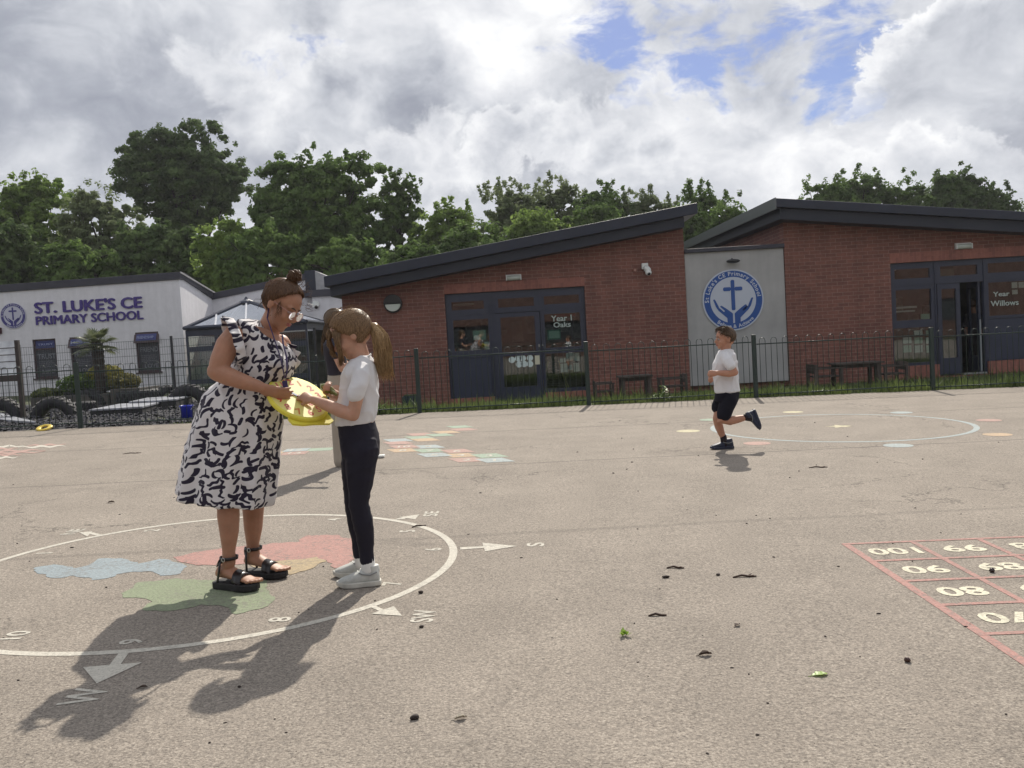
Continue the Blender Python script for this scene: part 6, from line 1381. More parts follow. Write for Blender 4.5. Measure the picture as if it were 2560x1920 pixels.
# lanyard
M_LAN = mat('lanyard', (.035, .02, .09), .6, var=(60, .5))
mb = MB(); pl = [(672, 772, -.085), (668, 795, -.11), (680, 830, -.135), (690, 860, -.17), (700, 890, -.20), (708, 925, -.185), (712, 945, -.17)]
pr = [(706, 838, -.085), (708, 860, -.13), (716, 890, -.145), (718, 925, -.14), (714, 945, -.16)]
for P, wd in ((pl, .010), (pr, .010)): mb.tube([V(x, y, TY0+z) for x, y, z in P], wd, 6, flat=.3)
build('lanyard', mb, M_LAN, te, True); c = V(713, 962, TY0-.18); build('badge', MB().obox(c, (.012, 0, .003), (0, .003, 0), (-.003, 0, .020)), M_LAN, te, bevel=.002)
# sandals
M_LEA = mat('black_leather', (.014, .010, .012), .32, bump=(40, .1, .002)); M_SOLE = mat('black_sole', (.012, .011, .013), .7, bump=(60, .3, .003))
def sandal(heel, toe, ank, Y0, d0, d1, da):
    a, b = V(heel[0], heel[1], Y0+d0), V(toe[0], toe[1], Y0+d1); d = (b-a); Lf = d.length; d.z = 0; d.normalize(); side = d.cross(Vector((0, 0, 1))).normalized(); g = gz(a.x, a.y); U = Vector((0, 0, 1)); zt = min(a.z, b.z)+.004
    out = [(-.10, 0), (-.09, .30), (.0, .46), (.25, .48), (.5, .50), (.72, .58), (.9, .52), (1.02, .34), (1.07, .0)]; ol = out+[(t_, -w_) for t_, w_ in reversed(out[1:-1])]; mb = MB(); wd = .098
    R = []
    for z_, k in ((g+.003, .97), (g+.006, 1.0), (zt-.006, 1.0), (zt, .97)): R.append([Vector((a.x, a.y, 0))+d*Lf*(.5+(t_-.5)*k)+side*wd*w_*k+U*z_ for t_, w_ in ol])
    mb.rings(R); build('sandal_sole', mb, M_SOLE, te, bevel=.004, recalc=True)
    A = V(ank[0], ank[1], Y0+da); mb = MB(); n = 20; r_ = .043
    def strap(c, ax1, ax2, w_, upd, a0=0, a1=2*PI):
        m_ = 20; Rr = []
        for i in range(m_+1):
            q = a0+(a1-a0)*i/m_; o = ax1*math.cos(q)+ax2*math.sin(q); Rr.append([c+o*1.0+upd*w_/2, c+o*1.06+upd*w_/2, c+o*1.06-upd*w_/2, c+o*1.0-upd*w_/2])
        mb.rings(Rr, cap=True)
    strap(A, d*.044, side*.042, .017, (U+d*.25).normalized())                             # ankle strap
    tc_ = a.lerp(b, .74); tc_.z = zt; strap(tc_-d*.012, side*.050, U*.050+d*-.006, .052, (d-U*.35).normalized(), 0, PI)     # toe strap
    hb = a+d*Lf*-.03; hb.z = zt
    for sg in (-1, 1): mb.tube([a+d*Lf*.12+side*.042*sg+U*(zt-a.z), A+side*.040*sg-d*.016], .0075, 6, flat=.35, ref=tuple(d))
    mb.tube([A+side*.040-d*.02, a+d*Lf*-.05+U*.06, A-side*.040-d*.02], .010, 6, flat=.3)
    build('sandal_strap', mb, M_LEA, te, True); cam_side = side if side.y < 0 else -side; q = A+cam_side*.047+d*.008; build('buckle', MB().tube([q+d*.009*math.cos(x)+U*.010*math.sin(x) for x in [2*PI*i/12 for i in range(13)]], .0018, 5), mat('steel', (.55, .55, .55), .3, metal=1), te)
sandal((548, 1444), (636, 1460), (572, 1394), TY0, -.06, -.16, -.10); sandal((618, 1412), (708, 1430), (633, 1370), TY0, .14, .06, .12)

# ------------------------------------------------ the yellow clock
CY = TY0-.10; cc = V(746, 997, CY); uu = Vector((-.094, .0854, .11))*1.0; kk = uu.length; R0 = .158; uu = uu.normalized(); v9 = Vector((-.113, -.124, 0)); v9 = (v9-uu*v9.dot(uu)).normalized(); nn = (-v9).cross(uu).normalized()
ck2 = empty('teaching_clock', cc, 'yellow foam teaching clock with red numbers held between the woman and the girl', 'clock')
M_YEL = mat('yellow_foam', (.74, .66, .07), .6, var=(30, .05)); M_YFACE = mat('yellow_face', (.78, .70, .22), .5)
def cp3(x, y, h=0): return cc+(-v9)*x+uu*y+nn*h
def ring3(r, h, n=48): return [cp3(r*math.cos(2*PI*k/n), r*math.sin(2*PI*k/n), h) for k in range(n)]
build('rim', MB().rings([ring3(R0-.002, -.012), ring3(R0, -.009), ring3(R0, .006), ring3(R0-.003, .009)]), M_YEL, ck2, True)
bs = [(-.08, -.05), (-.115, -.115), (-.11, -.150), (-.06, -.165), (.0, -.168), (.085, -.180), (.115, -.165), (.11, -.10), (.06, -.05)]
build('base_board', MB().rings([[cp3(x, y, -.024) for x, y in bs], [cp3(x, y, -.0125) for x, y in bs]]), M_YEL, ck2, recalc=True)
build('face', MB().rings([ring3(R0-.012, .0092), ring3(R0-.013, .0105)]), M_YFACE, ck2)
cols = [mat('digit_red', (.60, .08, .05), .6), mat('digit_orange', (.62, .22, .06), .6), mat('digit_pink', (.60, .17, .14), .6)]
for i in range(1, 13):
    a = PI/2-2*PI*i/12; m_ = text_mb(str(i), .056, .03); lo, hi = bounds(m_); X, Y_ = .112*math.cos(a)-(lo[0]+hi[0])/2, .112*math.sin(a)-(lo[1]+hi[1])/2
    build('numeral', MB().merge(m_, lambda x, y, z: cp3(x+X, y+Y_, .0112)), cols[i % 3], ck2)
M_HBL = mat('blue_hand', (.05, .09, .22), .4); M_HRED = mat('red_hand', (.70, .06, .04), .4)
def chand(tip, wd, m_, h):
    d = Vector((tip[0], tip[1])); n_ = Vector((-d.y, d.x)).normalized()*wd; b = [(-d.x*.12+n_.x, -d.y*.12+n_.y), (d.x*.85+n_.x, d.y*.85+n_.y), (d.x, d.y), (d.x*.85-n_.x, d.y*.85-n_.y), (-d.x*.12-n_.x, -d.y*.12-n_.y)]
    build('clock_hand', MB().rings([[cp3(x, y, h) for x, y in b], [cp3(x, y, h+.003) for x, y in b]]), m_, ck2, recalc=True)
chand((-.060, .085), .006, M_HBL, .012); chand((.035, -.075), .008, M_HRED, .016)
build('pivot', MB().rings([ring3(.010, .010, 12), ring3(.009, .022, 12)]), M_BLACK, ck2)

# ------------------------------------------------ the girl
GY = 4.40
gi = empty('person', (V(895, 1455, GY).x, GY, gz(-.8, GY)), 'girl with a golden ponytail in white shirt and black leggings reaching to the clock', 'person')
GO = V(880, 838, GY-.01); gf, gu = Vector((-.86, -.10, -.42)), Vector((-.38, 0, .92)); SG = .97
mb = MB(); L, f, s, u = head_mb(mb, GO, gf, gu, SG, True)
limb(mb, [(890, 862, 0), (900, 890, 0), (905, 915, 0)], [25, 24, 34], GY)
sil(mb, [((878, 912), (928, 905), .07, 0, 0), ((868, 935), (936, 930), .12, 0, 0), ((862, 975), (938, 972), .10, 0, 0), ((858, 1020), (934, 1020), .09, 0, 0), ((858, 1060), (936, 1055), .10, 0, 0), ((860, 1100), (940, 1095), .10, 0, 0)], GY)
limb(mb, [(905, 925, -.10), (902, 945, -.14), (893, 985, -.16), (886, 1025, -.165), (883, 1038, -.165)], [20, 20, 18, 16, 16], GY)
limb(mb, [(883, 1037, -.165), (850, 1027, -.15), (815, 1012, -.12), (782, 1000, -.09)], [17, 17, 15, 11], GY)
w_ = V(784, 1001, GY-.09); hand_mb(mb, w_, V(745, 985, GY-.06)-w_, Vector((.1, .55, -.8)), -1, .82, (.75, .9, .7), (.8, .35, .7), .03)
limb(mb, [(900, 925, .12), (890, 960, .17), (872, 1000, .18), (862, 1003, .15), (838, 985, .10)], [19, 18, 15, 14, 10.5], GY)
w_ = V(842, 987, GY+.10); hand_mb(mb, w_, V(805, 968, GY+.06)-w_, Vector((.0, -.75, .5)), 1, .82, (.9, 1.0, .8), (.6, .5, .8), .03)
for pts, rr in (([(905, 1110, -.06), (897, 1185, -.07), (896, 1253, -.08), (907, 1300, -.08), (913, 1340, -.08), (918, 1385, -.08), (920, 1420, -.08)], [36, 30, 22, 21, 19, 15, 16]), ([(895, 1110, .07), (890, 1185, .08), (886, 1253, .09), (893, 1310, .09), (899, 1355, .09), (902, 1400, .09)], [34, 28, 20, 19, 15, 14])): limb(mb, pts, rr, GY)
fuse('body', mb, SK_G, gi, .0055, 3)
face_parts(gi, L, f, s, u, SG, 0, .3)
# leggings
mb = MB(); sil(mb, [((846, 1060), (935, 1052), .115, 0, 0), ((848, 1085), (944, 1078), .125, 0, 0), ((852, 1110), (949, 1105), .13, 0, 0), ((856, 1140), (946, 1140), .12, 0, 0)], GY)
limb(mb, [(905, 1120, -.06), (901, 1185, -.07), (899, 1230, -.08), (897, 1262, -.08), (907, 1305, -.08), (913, 1345, -.08), (916, 1380, -.08), (918, 1402, -.08)], [43, 36.5, 28, 25.5, 26, 22, 18.5, 18], GY)
limb(mb, [(895, 1120, .07), (888, 1185, .08), (886, 1253, .09), (892, 1305, .09), (898, 1350, .09), (901, 1388, .09)], [42, 34, 25, 23, 19, 17], GY)
fuse('leggings', mb, mat('black_leggings', (.009, .008, .018), .72, var=(5, .2), spec=.3), gi, .0065, 3, lambda p: fold_(Vector((p.x*10, p.y*10, p.z*16)), .003)+.0018*mnoise.noise(Vector((p.x*14, p.y*14, p.z*30))))
# shirt
M_SHIRT = mat('white_cotton', (.76, .76, .78), .85, var=(4, .04), trans=.18, sheen=.1)
mb = MB(); sil(mb, [((876, 898), (926, 888), .068, 0, 0), ((866, 914), (936, 906), .115, 0, 0), ((858, 935), (942, 932), .135, 0, 0), ((852, 965), (946, 965), .122, 0, 0), ((847, 995), (946, 1000), .118, 0, 0), ((843, 1030), (942, 1030), .122, 0, 0), ((841, 1064), (936, 1055), .126, 0, 0)], GY, 36, [None, None, None, (.012, 5, 1), (.016, 6, 2), (.022, 7, 1), (.028, 8, .4)])
limb(mb, [(905, 922, -.09), (903, 938, -.14), (896, 965, -.165), (889, 985, -.17)], [21, 24, 23, 23.5], GY); limb(mb, [(900, 925, .11), (893, 950, .16), (882, 980, .18)], [22, 23, 22], GY)
def shirt_w(p): return fold_(Vector((p.x*6, p.y*6, p.z*7-p.x*6)), .007)+fold_(Vector((p.x*11+4, p.y*8, p.z*13+p.x*9)), .003)-.002+ .0035*mnoise.noise(Vector((p.x*9, p.y*9, p.z*12)))
fuse('shirt', mb, M_SHIRT, gi, .0065, 3, shirt_w)
mb = MB(); mb.tube([V(x, y, GY+z) for x, y, z in ((877, 903, -.03), (890, 909, -.065), (912, 899, -.07), (927, 886, -.03))], .008, 6, flat=.5); build('collar', mb, M_SHIRT, gi, True)
# hair
gin = lambda v: (hair_edge(v.z)+.13-v.x)*7+.3
build('hair', hair_cap(GO, f, s, u, SG, gin, rad=(.108, .087, .094)), H_G, gi, True)
pony = Vector((-.93, 0, .22)); rd = random.Random(8); starts = []
starts = edge_starts(rd, 680, lambda z: hair_edge(z)+.14, .10)
mb = MB(); hair_strands(mb, GO, f, s, u, SG, starts, pony, rad=(.110, .089, .096), seed=5, thick=.0020, lift=.045, n=10); build('hair_locks', mb, H_G, gi, True)
pp = [V(x, y, GY+z) for x, y, z in ((918, 812, .0), (934, 815, 0), (950, 838, -.01), (957, 870, -.01), (958, 900, -.005), (962, 925, .0), (968, 946, .005))]
mb = MB(); tail(mb, pp, [.014, .028, .042, .048, .046, .042, .040], 330, 3, .0022, .7); mb.tube(pp[:5], [.012, .022, .030, .030, .018], 8); build('ponytail', mb, hairmat('hair_sunlit_gold', (.24, .14, .06), (.72, .50, .26), (110, 110, 10)), gi, True)
build('hair_band', MB().tube([V(921, 806, GY)+Vector((.004*math.cos(q)+.0, .020*math.cos(q), .020*math.sin(q))) for q in [2*PI*i/14 for i in range(15)]], .006, 6), M_BLACK, gi, True)
mb = MB()
for i in range(110):   # fringe strands falling beside the face, fly-aways
    q = L(.085, rd.uniform(-.05, .05), rd.uniform(.055, .085)); mb.tube([q, q+Vector((-.012, rd.uniform(-.01, .01), -.030)), q+Vector((rd.uniform(-.014, .006), rd.uniform(-.01, .01), -.075)), q+Vector((rd.uniform(-.005, .02), 0, -.12))], [.0022, .002, .0016, .0006], 3)
for i in range(60):
    dv = Vector((rd.gauss(0, .8), rd.gauss(0, .3), abs(rd.gauss(.9, .4)))).normalized(); q = GO+u*.03+dv*.108; mb.tube([q, q+dv*.012+Vector((.01, 0, 0)), q+dv*.018+Vector((.03, 0, -.004))], [.001, .0008, .0004], 3)
ns_ = 1 if s.y < 0 else -1
for i in range(90):   # the side locks that hang across her temple and cheek
    a0 = rd.uniform(0, 1); q = L(.030+.050*a0, ns_*(.074-.030*a0), .050+rd.uniform(-.01, .012)); e1 = L(.062+.030*a0, ns_*(.070-.028*a0)+rd.gauss(0, .003), .0); e2 = L(.078+.024*a0, ns_*(.060-.022*a0), -.045)+Vector((0, 0, -.005)); e3 = e2+Vector((rd.uniform(-.006, .016), rd.uniform(-.004, .004), -.040-.03*rd.random()))
    mb.tube([q, e1, e2, e3], [.0024, .0024, .0018, .0006], 3)
build('loose_wisps', mb, H_G, gi, True)
# trainers
M_TRN = mat('white_trainer', (.47, .48, .455), .6, var=(16, .22), bump=(35, .35, .004)); M_TSOLE = mat('trainer_sole', (.50, .49, .44), .65, var=(14, .2)); M_SOCK = mat('white_sock', (.72, .72, .70), .9)
def shoe(par, heel, toe, ank, Y0, d0, d1, da, hgt, wd, mu, ms, sole=.022, laces=None, name='trainer', U=None, g=None):
    a, b = V(heel[0], heel[1], Y0+d0), V(toe[0], toe[1], Y0+d1); U = Vector((0, 0, 1)) if U is None else Vector(U).normalized(); d = (b-a); Lf = d.length; d = (d-U*d.dot(U)).normalized(); side = d.cross(U).normalized()
    if g is None: base = Vector((a.x, a.y, gz(a.x, a.y)+.003))
    else: base = a
    rows = [(.0, .50, .45, .0), (.03, .74, .78, 0), (.10, .84, .92, 0), (.22, .86, .90, 0), (.36, .86, .86, 0), (.50, .92, .70, 0), (.65, 1.02, .58, 0), (.80, .98, .46, 0), (.92, .78, .36, 0), (.985, .42, .26, 0)]
    m_ = 18; mb = MB()
    mb.rings([[base+d*Lf*t_+side*wd/2*w_*math.copysign(abs(math.cos(q))**.8, math.cos(q))+U*(sole*.6+(hgt*h_)*(.5+.5*math.copysign(abs(math.sin(q))**.75, math.sin(q)))) for q in [2*PI*i/m_ for i in range(m_)]] for t_, w_, h_, _ in rows])
    A = V(ank[0], ank[1], Y0+da)
    mb.rings([[base+d*Lf*.22+U*(hgt*.55+sole)+d*.050*math.cos(q)*1.0+side*.034*math.sin(q) for q in [2*PI*i/14 for i in range(14)]], [base+d*Lf*.20+U*(hgt*.92+sole)+d*.040*math.cos(q)+side*.036*math.sin(q) for q in [2*PI*i/14 for i in range(14)]]])
    e_ = fuse(name, mb, mu, par, .005, 4)
    out = [(-.03, 0), (-.01, .34), (.12, .47), (.4, .46), (.65, .54), (.85, .48), (.97, .28), (1.02, 0)]; ol = out+[(x, -y) for x, y in reversed(out[1:-1])]
    mb = MB().rings([[base+d*Lf*(.5+(t_-.5)*k)+side*wd*1.04*w_*k+U*z_+U*max(0, t_-.8)*.05 for t_, w_ in ol] for z_, k in ((.0, .95), (.004, 1.0), (sole, 1.01), (sole+.004, .98))]); build('sole', mb, ms, e_, bevel=.003, recalc=True)
    mb = MB()
    for k in range(5):
        t_ = .36+.075*k; z_ = sole*.6+hgt*(.90-.105*k)+.004; mb.tube([base+d*Lf*t_-side*wd*.24+U*(z_-.012), base+d*Lf*t_+U*z_, base+d*Lf*t_+side*wd*.24+U*(z_-.012)], .0028, 5)
    for sg in (-1, 1): build('trim', MB().tube([base+d*Lf*t_+side*sg*wd*w__+U*z__ for t_, w__, z__ in ((.06, .40, sole+hgt*.55), (.22, .46, sole+hgt*.42), (.40, .465, sole+hgt*.50), (.48, .38, sole+hgt*.60))], .0032, 5), mat('trim_grey', (.22, .23, .23), .6), e_)
    build('laces', mb, laces or M_SOCK, e_, True); return base, d, side, Lf
shoe(gi, (950, 1446), (842, 1452), (918, 1405), GY, -.07, -.10, -.08, .085, .082, M_TRN, M_TSOLE); shoe(gi, (935, 1428), (834, 1434), (902, 1390), GY, .12, .10, .09, .085, .082, M_TRN, M_TSOLE)
mb = MB(); limb(mb, [(919, 1392, -.08), (921, 1425, -.08)], [16.8, 18], GY); build('sock', mb, M_SOCK, gi, True); mb = MB(); limb(mb, [(901, 1378, .09), (903, 1410, .09)], [15.3, 16], GY); build('sock', mb, M_SOCK, gi, True)
c = V(820, 973, GY+.045); tag(build('toy', MB().ell(c, (.034, 0, -.022), (0, .016, 0), (.012, 0, .018), 14, 9).tube([c+Vector((.01, -.01, .0)), c+Vector((.04, -.012, -.028))], .008, 8, roundcap=True), mat('olive_toy', (.16, .17, .05), .6, var=(60, .5)), loc=c, smooth=True), 'small olive green object gripped in the girl\'s raised hand', 'toy')

# ------------------------------------------------ the running boy
BY0 = 8.62
bo_ = empty('person', (V(1808, 1120, BY0).x, BY0, gz(2.0, BY0)), 'boy in white shirt and black shorts running to the left in mid stride', 'person')
BO = V(1813, 847, BY0); bf, bu = Vector((-1, -.12, .0)), Vector((0.05, 0, 1)); SB = .95
mb = MB(); L, f, s, u = head_mb(mb, BO, bf, bu, SB, True)
limb(mb, [(1816, 860, 0), (1814, 876, 0), (1814, 890, 0)], [12.5, 12, 18], BY0)
sil(mb, [((1800, 884), (1828, 880), .06, 0, 0), ((1793, 898), (1836, 896), .10, 0, 0), ((1789, 925), (1838, 925), .085, 0, 0), ((1793, 960), (1842, 960), .08, 0, 0), ((1796, 985), (1844, 985), .09, 0, 0), ((1796, 1000), (1838, 1000), .09, 0, 0)], BY0, 24)
limb(mb, [(1816, 893, -.11), (1822, 905, -.14), (1832, 922, -.16), (1837, 931, -.165)], [10.5, 10, 9, 8.5], BY0)
limb(mb, [(1837, 931, -.165), (1822, 934, -.17), (1806, 933, -.17), (1792, 932, -.16)], [9, 9, 7.8, 6], BY0)
w_ = V(1793, 932, BY0-.16); hand_mb(mb, w_, Vector((-1, .05, 0)), Vector((.1, 1, -.2)), -1, .80, (1.0, 1.1, .8), (.9, .2, .7), .02)
limb(mb, [(1810, 893, .12), (1815, 915, .15), (1822, 935, .16), (1806, 942, .16), (1790, 944, .14)], [10, 9, 8.5, 7.5, 6], BY0)
w_ = V(1790, 943, BY0+.14); hand_mb(mb, w_, Vector((-1, 0, -.15)), Vector((.1, -1, -.2)), 1, .80, (1.0, 1.1, .8), (.9, .2, .7), .02)
limb(mb, [(1812, 1000, .06), (1799, 1030, .06), (1793, 1048, .06), (1797, 1065, .06), (1803, 1082, .06), (1810, 1098, .06), (1812, 1112, .06)], [17, 14, 11.5, 11, 9, 6.6, 7], BY0)
limb(mb, [(1826, 1000, -.06), (1812, 1030, -.07), (1803, 1050, -.07), (1825, 1052, -.07), (1846, 1048, -.07), (1866, 1043, -.07), (1876, 1043, -.07)], [18, 15, 12, 11.5, 9.5, 7, 7.5], BY0)
fuse('body', mb, SK_B, bo_, .006, 3)
face_parts(bo_, L, f, s, u, SB, 0, .8)
bin_ = lambda v: (.74-v.x)*6 if v.z > .25 else ((.70-v.x-(.25-v.z)*1.5)*4 if v.z > -.35 else (-.20-v.x-max(0, -.8-v.z)*2)*5)
build('hair', hair_cap(BO, f, s, u, SB, bin_, rad=(.110, .086, .096)), H_B, bo_, True)
mb = MB(); rd = random.Random(4); C = BO+u*.032*SB
for i in range(700):
    v = Vector((rd.gauss(0, 1), rd.gauss(0, 1), rd.gauss(.5, 1))).normalized()
    if bin_(v) < .2: continue
    p = C+(f*.108*v.x+s*.085*v.y+u*.095*v.z)*SB; dv = (p-C).normalized()*.35+f*.8*(1 if v.z > 0 else .1)+u*(-.6 if v.z < .3 else .1); mb.tube([p, p+dv*.010, p+dv*.020+u*-.003], [.0028, .0022, .0008], 3)
build('hair_locks', mb, H_B, bo_, True)
mb = MB(); sil(mb, [((1800, 879), (1826, 872), .06, 0, 0), ((1792, 890), (1837, 886), .11, 0, 0), ((1784, 910), (1841, 906), .115, 0, 0), ((1782, 930), (1842, 930), .105, 0, 0), ((1786, 955), (1844, 952), .10, 0, 0), ((1790, 981), (1848, 977), .112, 0, 0)], BY0, 36, [None, None, (.01, 5, 1), (.016, 6, 2), (.02, 6, 1), (.03, 8, .4)])
limb(mb, [(1815, 892, -.10), (1820, 903, -.15), (1825, 913, -.17)], [12, 13, 12.5], BY0); limb(mb, [(1810, 893, .11), (1814, 910, .15)], [12, 12], BY0)
fuse('shirt', mb, M_SHIRT, bo_, .008, 2, lambda p: .004+fold_(Vector((p.x*7, p.y*7, p.z*7-p.x*6)), .009)+.004*mnoise.noise(Vector((p.x*9, p.y*9, p.z*12))))
M_SHORT = mat('black_shorts', (.007, .0065, .013), .85, var=(5, .2), spec=.2)
mb = MB(); sil(mb, [((1791, 976), (1847, 972), .105, 0, 0), ((1788, 990), (1847, 988), .12, 0, 0), ((1786, 1003), (1844, 1003), .12, 0, 0)], BY0, 30)
limb(mb, [(1824, 998, -.06), (1815, 1020, -.07), (1810, 1037, -.075)], [21, 19.5, 18.5], BY0); limb(mb, [(1806, 998, .07), (1797, 1012, .07), (1795, 1018, .07)], [19, 17.5, 17], BY0)
fuse('shorts', mb, M_SHORT, bo_, .008, 2, lambda p: .005*mnoise.noise(Vector((p.x*12, p.y*12, p.z*9))))
M_NAVY = mat('navy_shoe', (.012, .018, .045), .5, var=(20, .4)); M_NSOLE = mat('navy_sole', (.02, .025, .05), .55); M_DSOCK = mat('dark_sock', (.014, .008, .012), .9)
shoe(bo_, (1833, 1120), (1776, 1125), (1811, 1098), BY0, .07, .05, .06, .085, .080, M_NAVY, M_NSOLE, .02, M_NAVY)
shoe(bo_, (1887, 1023), (1903, 1072), (1868, 1043), BY0, -.07, -.07, -.07, .088, .080, M_NAVY, M_NSOLE, .018, M_NAVY, U=(-.93, 0, -.30), g=0)
mb = MB(); limb(mb, [(1808, 1091, .06), (1812, 1112, .06)], [8.2, 8.8], BY0); build('sock', mb, M_DSOCK, bo_, True); mb = MB(); limb(mb, [(1863, 1043, -.07), (1882, 1046, -.07)], [8.4, 9], BY0); build('sock', mb, M_DSOCK, bo_, True)

# ------------------------------------------------ the woman standing behind the girl
WY = 8.6
bw = empty('person', (V(850, 1165, WY).x, WY, gz(-1.6, WY)), 'long haired woman in dark top and wide beige trousers mostly hidden behind the girl', 'person')
WO = V(840, 806, WY); wf_, wu = Vector((.94, -.15, -.25)), Vector((.25, 0, .97))
mb = MB(); L, f, s, u = head_mb(mb, WO, wf_, wu, 1.0)
limb(mb, [(836, 822, 0), (833, 840, 0), (834, 858, 0)], [13, 13, 20], WY)
sil(mb, [((818, 850), (852, 850), .12, 0, 0), ((816, 880), (860, 880), .11, 0, 0), ((824, 925), (864, 925), .10, 0, 0), ((822, 960), (872, 960), .12, 0, 0)], WY, 24)
limb(mb, [(830, 858, -.14), (836, 875, -.17), (848, 905, -.19), (856, 922, -.19)], [11, 11, 10, 9.5], WY); limb(mb, [(856, 922, -.19), (872, 915, -.2), (888, 908, -.19)], [9.5, 9, 6.5], WY)
w_ = V(888, 908, WY-.19); hand_mb(mb, w_, Vector((1, 0, .1)), Vector((0, .5, 1)), 1, .9, (.4, .5, .4), (.7, .5, .5))
limb(mb, [(838, 858, .14), (850, 890, .18), (868, 915, .16), (888, 905, .12)], [11, 10, 9, 7], WY); w_ = V(888, 905, WY+.12); hand_mb(mb, w_, Vector((1, 0, .1)), Vector((0, -.5, 1)), -1, .9, (.4, .5, .4), (.7, .5, .5))
limb(mb, [(845, 970, -.07), (846, 1060, -.08), (850, 1140, -.08)], [22, 14, 8], WY); limb(mb, [(850, 970, .08), (862, 1060, .1), (868, 1140, .1)], [22, 14, 8], WY)
foot(mb, (838, 1160), (885, 1163), WY, -.08, -.1, .06, .08, toes=False); foot(mb, (862, 1158), (905, 1160), WY, .1, .08, .06, .08, toes=False)
fuse('body', mb, SK_G, bw, .008, 2); face_parts(bw, L, f, s, u, 1.0, 0, .5)
mb = MB(); sil(mb, [((820, 846), (848, 846), .09, 0, 0), ((810, 860), (856, 858), .17, 0, 0), ((810, 885), (864, 882), .145, 0, 0), ((817, 915), (868, 912), .125, 0, 0), ((820, 938), (870, 938), .13, 0, 0)], WY, 30)
limb(mb, [(830, 858, -.13), (838, 878, -.18), (842, 888, -.19)], [14, 14, 13.5], WY); limb(mb, [(838, 858, .13), (846, 882, .17)], [14, 13], WY)
fuse('top', mb, mat('dark_top', (.018, .015, .025), .85), bw, .009, 2, lambda p: .005*mnoise.noise(p*12))
mb = MB(); sil(mb, [((820, 936), (870, 936), .125, 0, 0), ((819, 960), (876, 960), .14, 0, 0), ((824, 990), (876, 990), .14, 0, 0), ((829, 1020), (876, 1020), .14, 0, 0)], WY, 30)
limb(mb, [(848, 1005, -.07), (848, 1070, -.08), (850, 1130, -.08), (852, 1155, -.08)], [22, 18, 17, 17.5], WY); limb(mb, [(856, 1005, .08), (866, 1070, .1), (872, 1130, .1), (874, 1152, .1)], [22, 18, 17, 17.5], WY)
fuse('trousers', mb, mat('beige_trousers', (.33, .29, .24), .9, var=(4, .06)), bw, .009, 2, lambda p: .006*mnoise.noise(Vector((p.x*11, p.y*11, p.z*3))))
build('hair', hair_cap(WO, f, s, u, 1.0, cap_ins, rad=(.114, .094, .100)), H_D, bw, True)
mb = MB(); st = [Vector((math.cos(a)*.3-.1, math.sin(a)*.3, 1)) for a in [2*PI*i/60 for i in range(60)]]
hair_strands(mb, WO, f, s, u, 1.0, st, Vector((-.9, 0, -.7)), rad=(.116, .096, .102), seed=9, lift=.04)
tail(mb, [V(826, 800, WY), V(820, 822, WY), V(815, 848, WY), V(812, 872, WY), V(812, 888, WY)], [.04, .045, .045, .04, .03], 160, 6, .003, 1.2); mb.tube([V(830, 800, WY), V(824, 835, WY), V(818, 865, WY)], [.035, .035, .02], 8, flat=1.2)
build('long_hair', mb, H_D, bw, True)

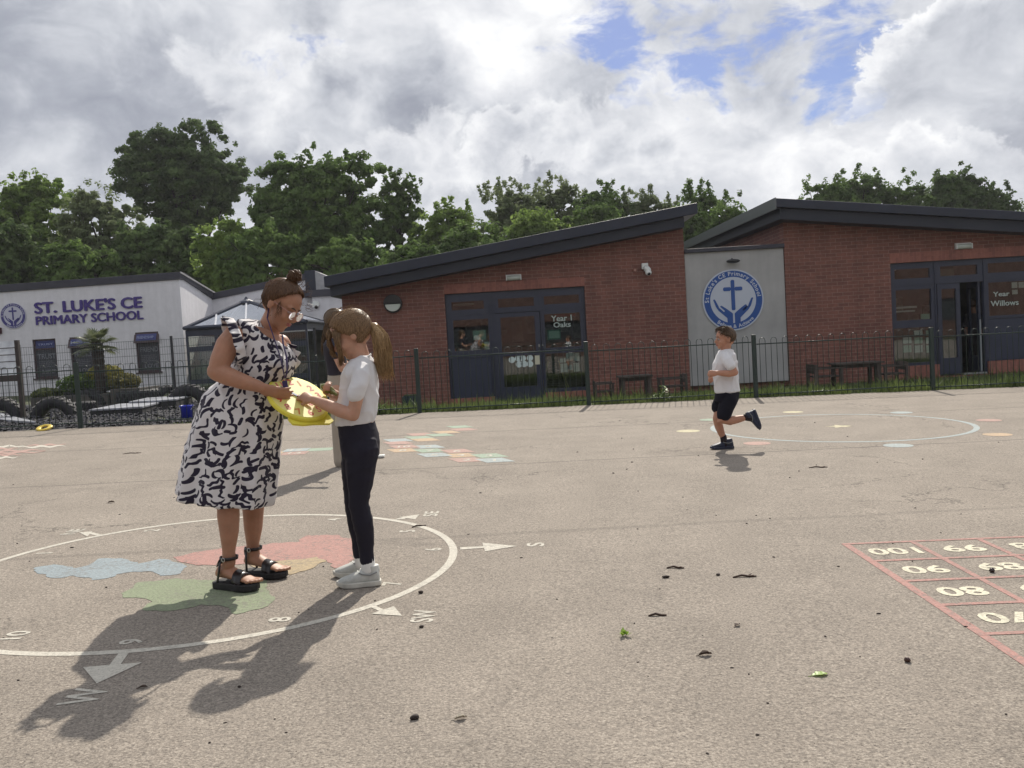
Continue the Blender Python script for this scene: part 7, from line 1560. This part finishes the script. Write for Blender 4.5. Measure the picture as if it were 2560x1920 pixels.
# ------------------------------------------------ dim figure inside the open classroom doorway
IY = 20.9
bi = empty('person', (V(2432, 930, IY).x, IY, -.2), 'dim figure in dark clothes standing inside the open classroom doorway', 'person')
IO = V(2432, 762, IY); mb = MB(); L, f, s, u = head_mb(mb, IO, Vector((.5, .85, -.2)), Vector((0, 0, 1)), 1.0)
limb(mb, [(2433, 772, 0), (2434, 782, 0), (2436, 795, 0)], [6, 6, 10], IY); sil(mb, [((2418, 786), (2452, 786), .10, 0, 0), ((2415, 805), (2456, 805), .11, 0, 0), ((2420, 835), (2452, 835), .11, 0, 0), ((2418, 860), (2455, 860), .13, 0, 0)], IY, 20)
limb(mb, [(2418, 792, 0), (2413, 815, -.05), (2417, 835, -.12)], [6, 5.5, 4], IY); limb(mb, [(2453, 792, 0), (2458, 815, -.05), (2454, 835, -.12)], [6, 5.5, 4], IY)
limb(mb, [(2428, 865, 0), (2428, 900, 0), (2429, 934, 0)], [9, 7, 5], IY); limb(mb, [(2446, 865, 0), (2446, 900, 0), (2446, 934, 0)], [9, 7, 5], IY)
fuse('body', mb, SK_T, bi, .012, 2)
mb = MB(); sil(mb, [((2424, 783), (2447, 783), .08, 0, 0), ((2414, 790), (2457, 790), .12, 0, 0), ((2414, 830), (2457, 830), .13, 0, 0), ((2416, 862), (2457, 862), .145, 0, 0)], IY, 24); limb(mb, [(2418, 792, 0), (2412, 815, -.05)], [8, 7.5], IY); limb(mb, [(2453, 792, 0), (2459, 815, -.05)], [8, 7.5], IY)
fuse('jumper', mb, MATS['dark_top'], bi, .012, 2)
mb = MB(); sil(mb, [((2417, 858), (2456, 858), .14, 0, 0), ((2418, 880), (2456, 880), .13, 0, 0)], IY, 24); limb(mb, [(2428, 870, 0), (2428, 928, 0)], [10.5, 8], IY); limb(mb, [(2446, 870, 0), (2446, 928, 0)], [10.5, 8], IY)
fuse('trousers', mb, mat('dark_trousers', (.012, .012, .016), .85), bi, .012, 2)
build('hair', hair_cap(IO, f, s, u, 1.0, cap_ins, rad=(.116, .096, .104)), H_W, bi, True)

# ------------------------------------------------------------------ added thin scattering volume that lifts the dark tones like lens glare
hm = bpy.data.materials.new('glare_veil_air'); hm.use_nodes = True; ht = NT(hm.node_tree); ht.n.clear(); hv = ht.add('ShaderNodeVolumePrincipled')
hv.inputs['Color'].default_value = (.92, .94, 1, 1); hv.inputs['Density'].default_value = .0004; hv.inputs['Anisotropy'].default_value = .35
ho = ht.add('ShaderNodeOutputMaterial'); ht.l.new(hv.outputs[0], ho.inputs['Volume'])
tag(build('glare_veil', MB().box(-520, 520, -320, 620, -2.5, 24), hm), 'added thin scattering volume lifting the dark tones like lens glare', 'glare_veil', kind='stuff')
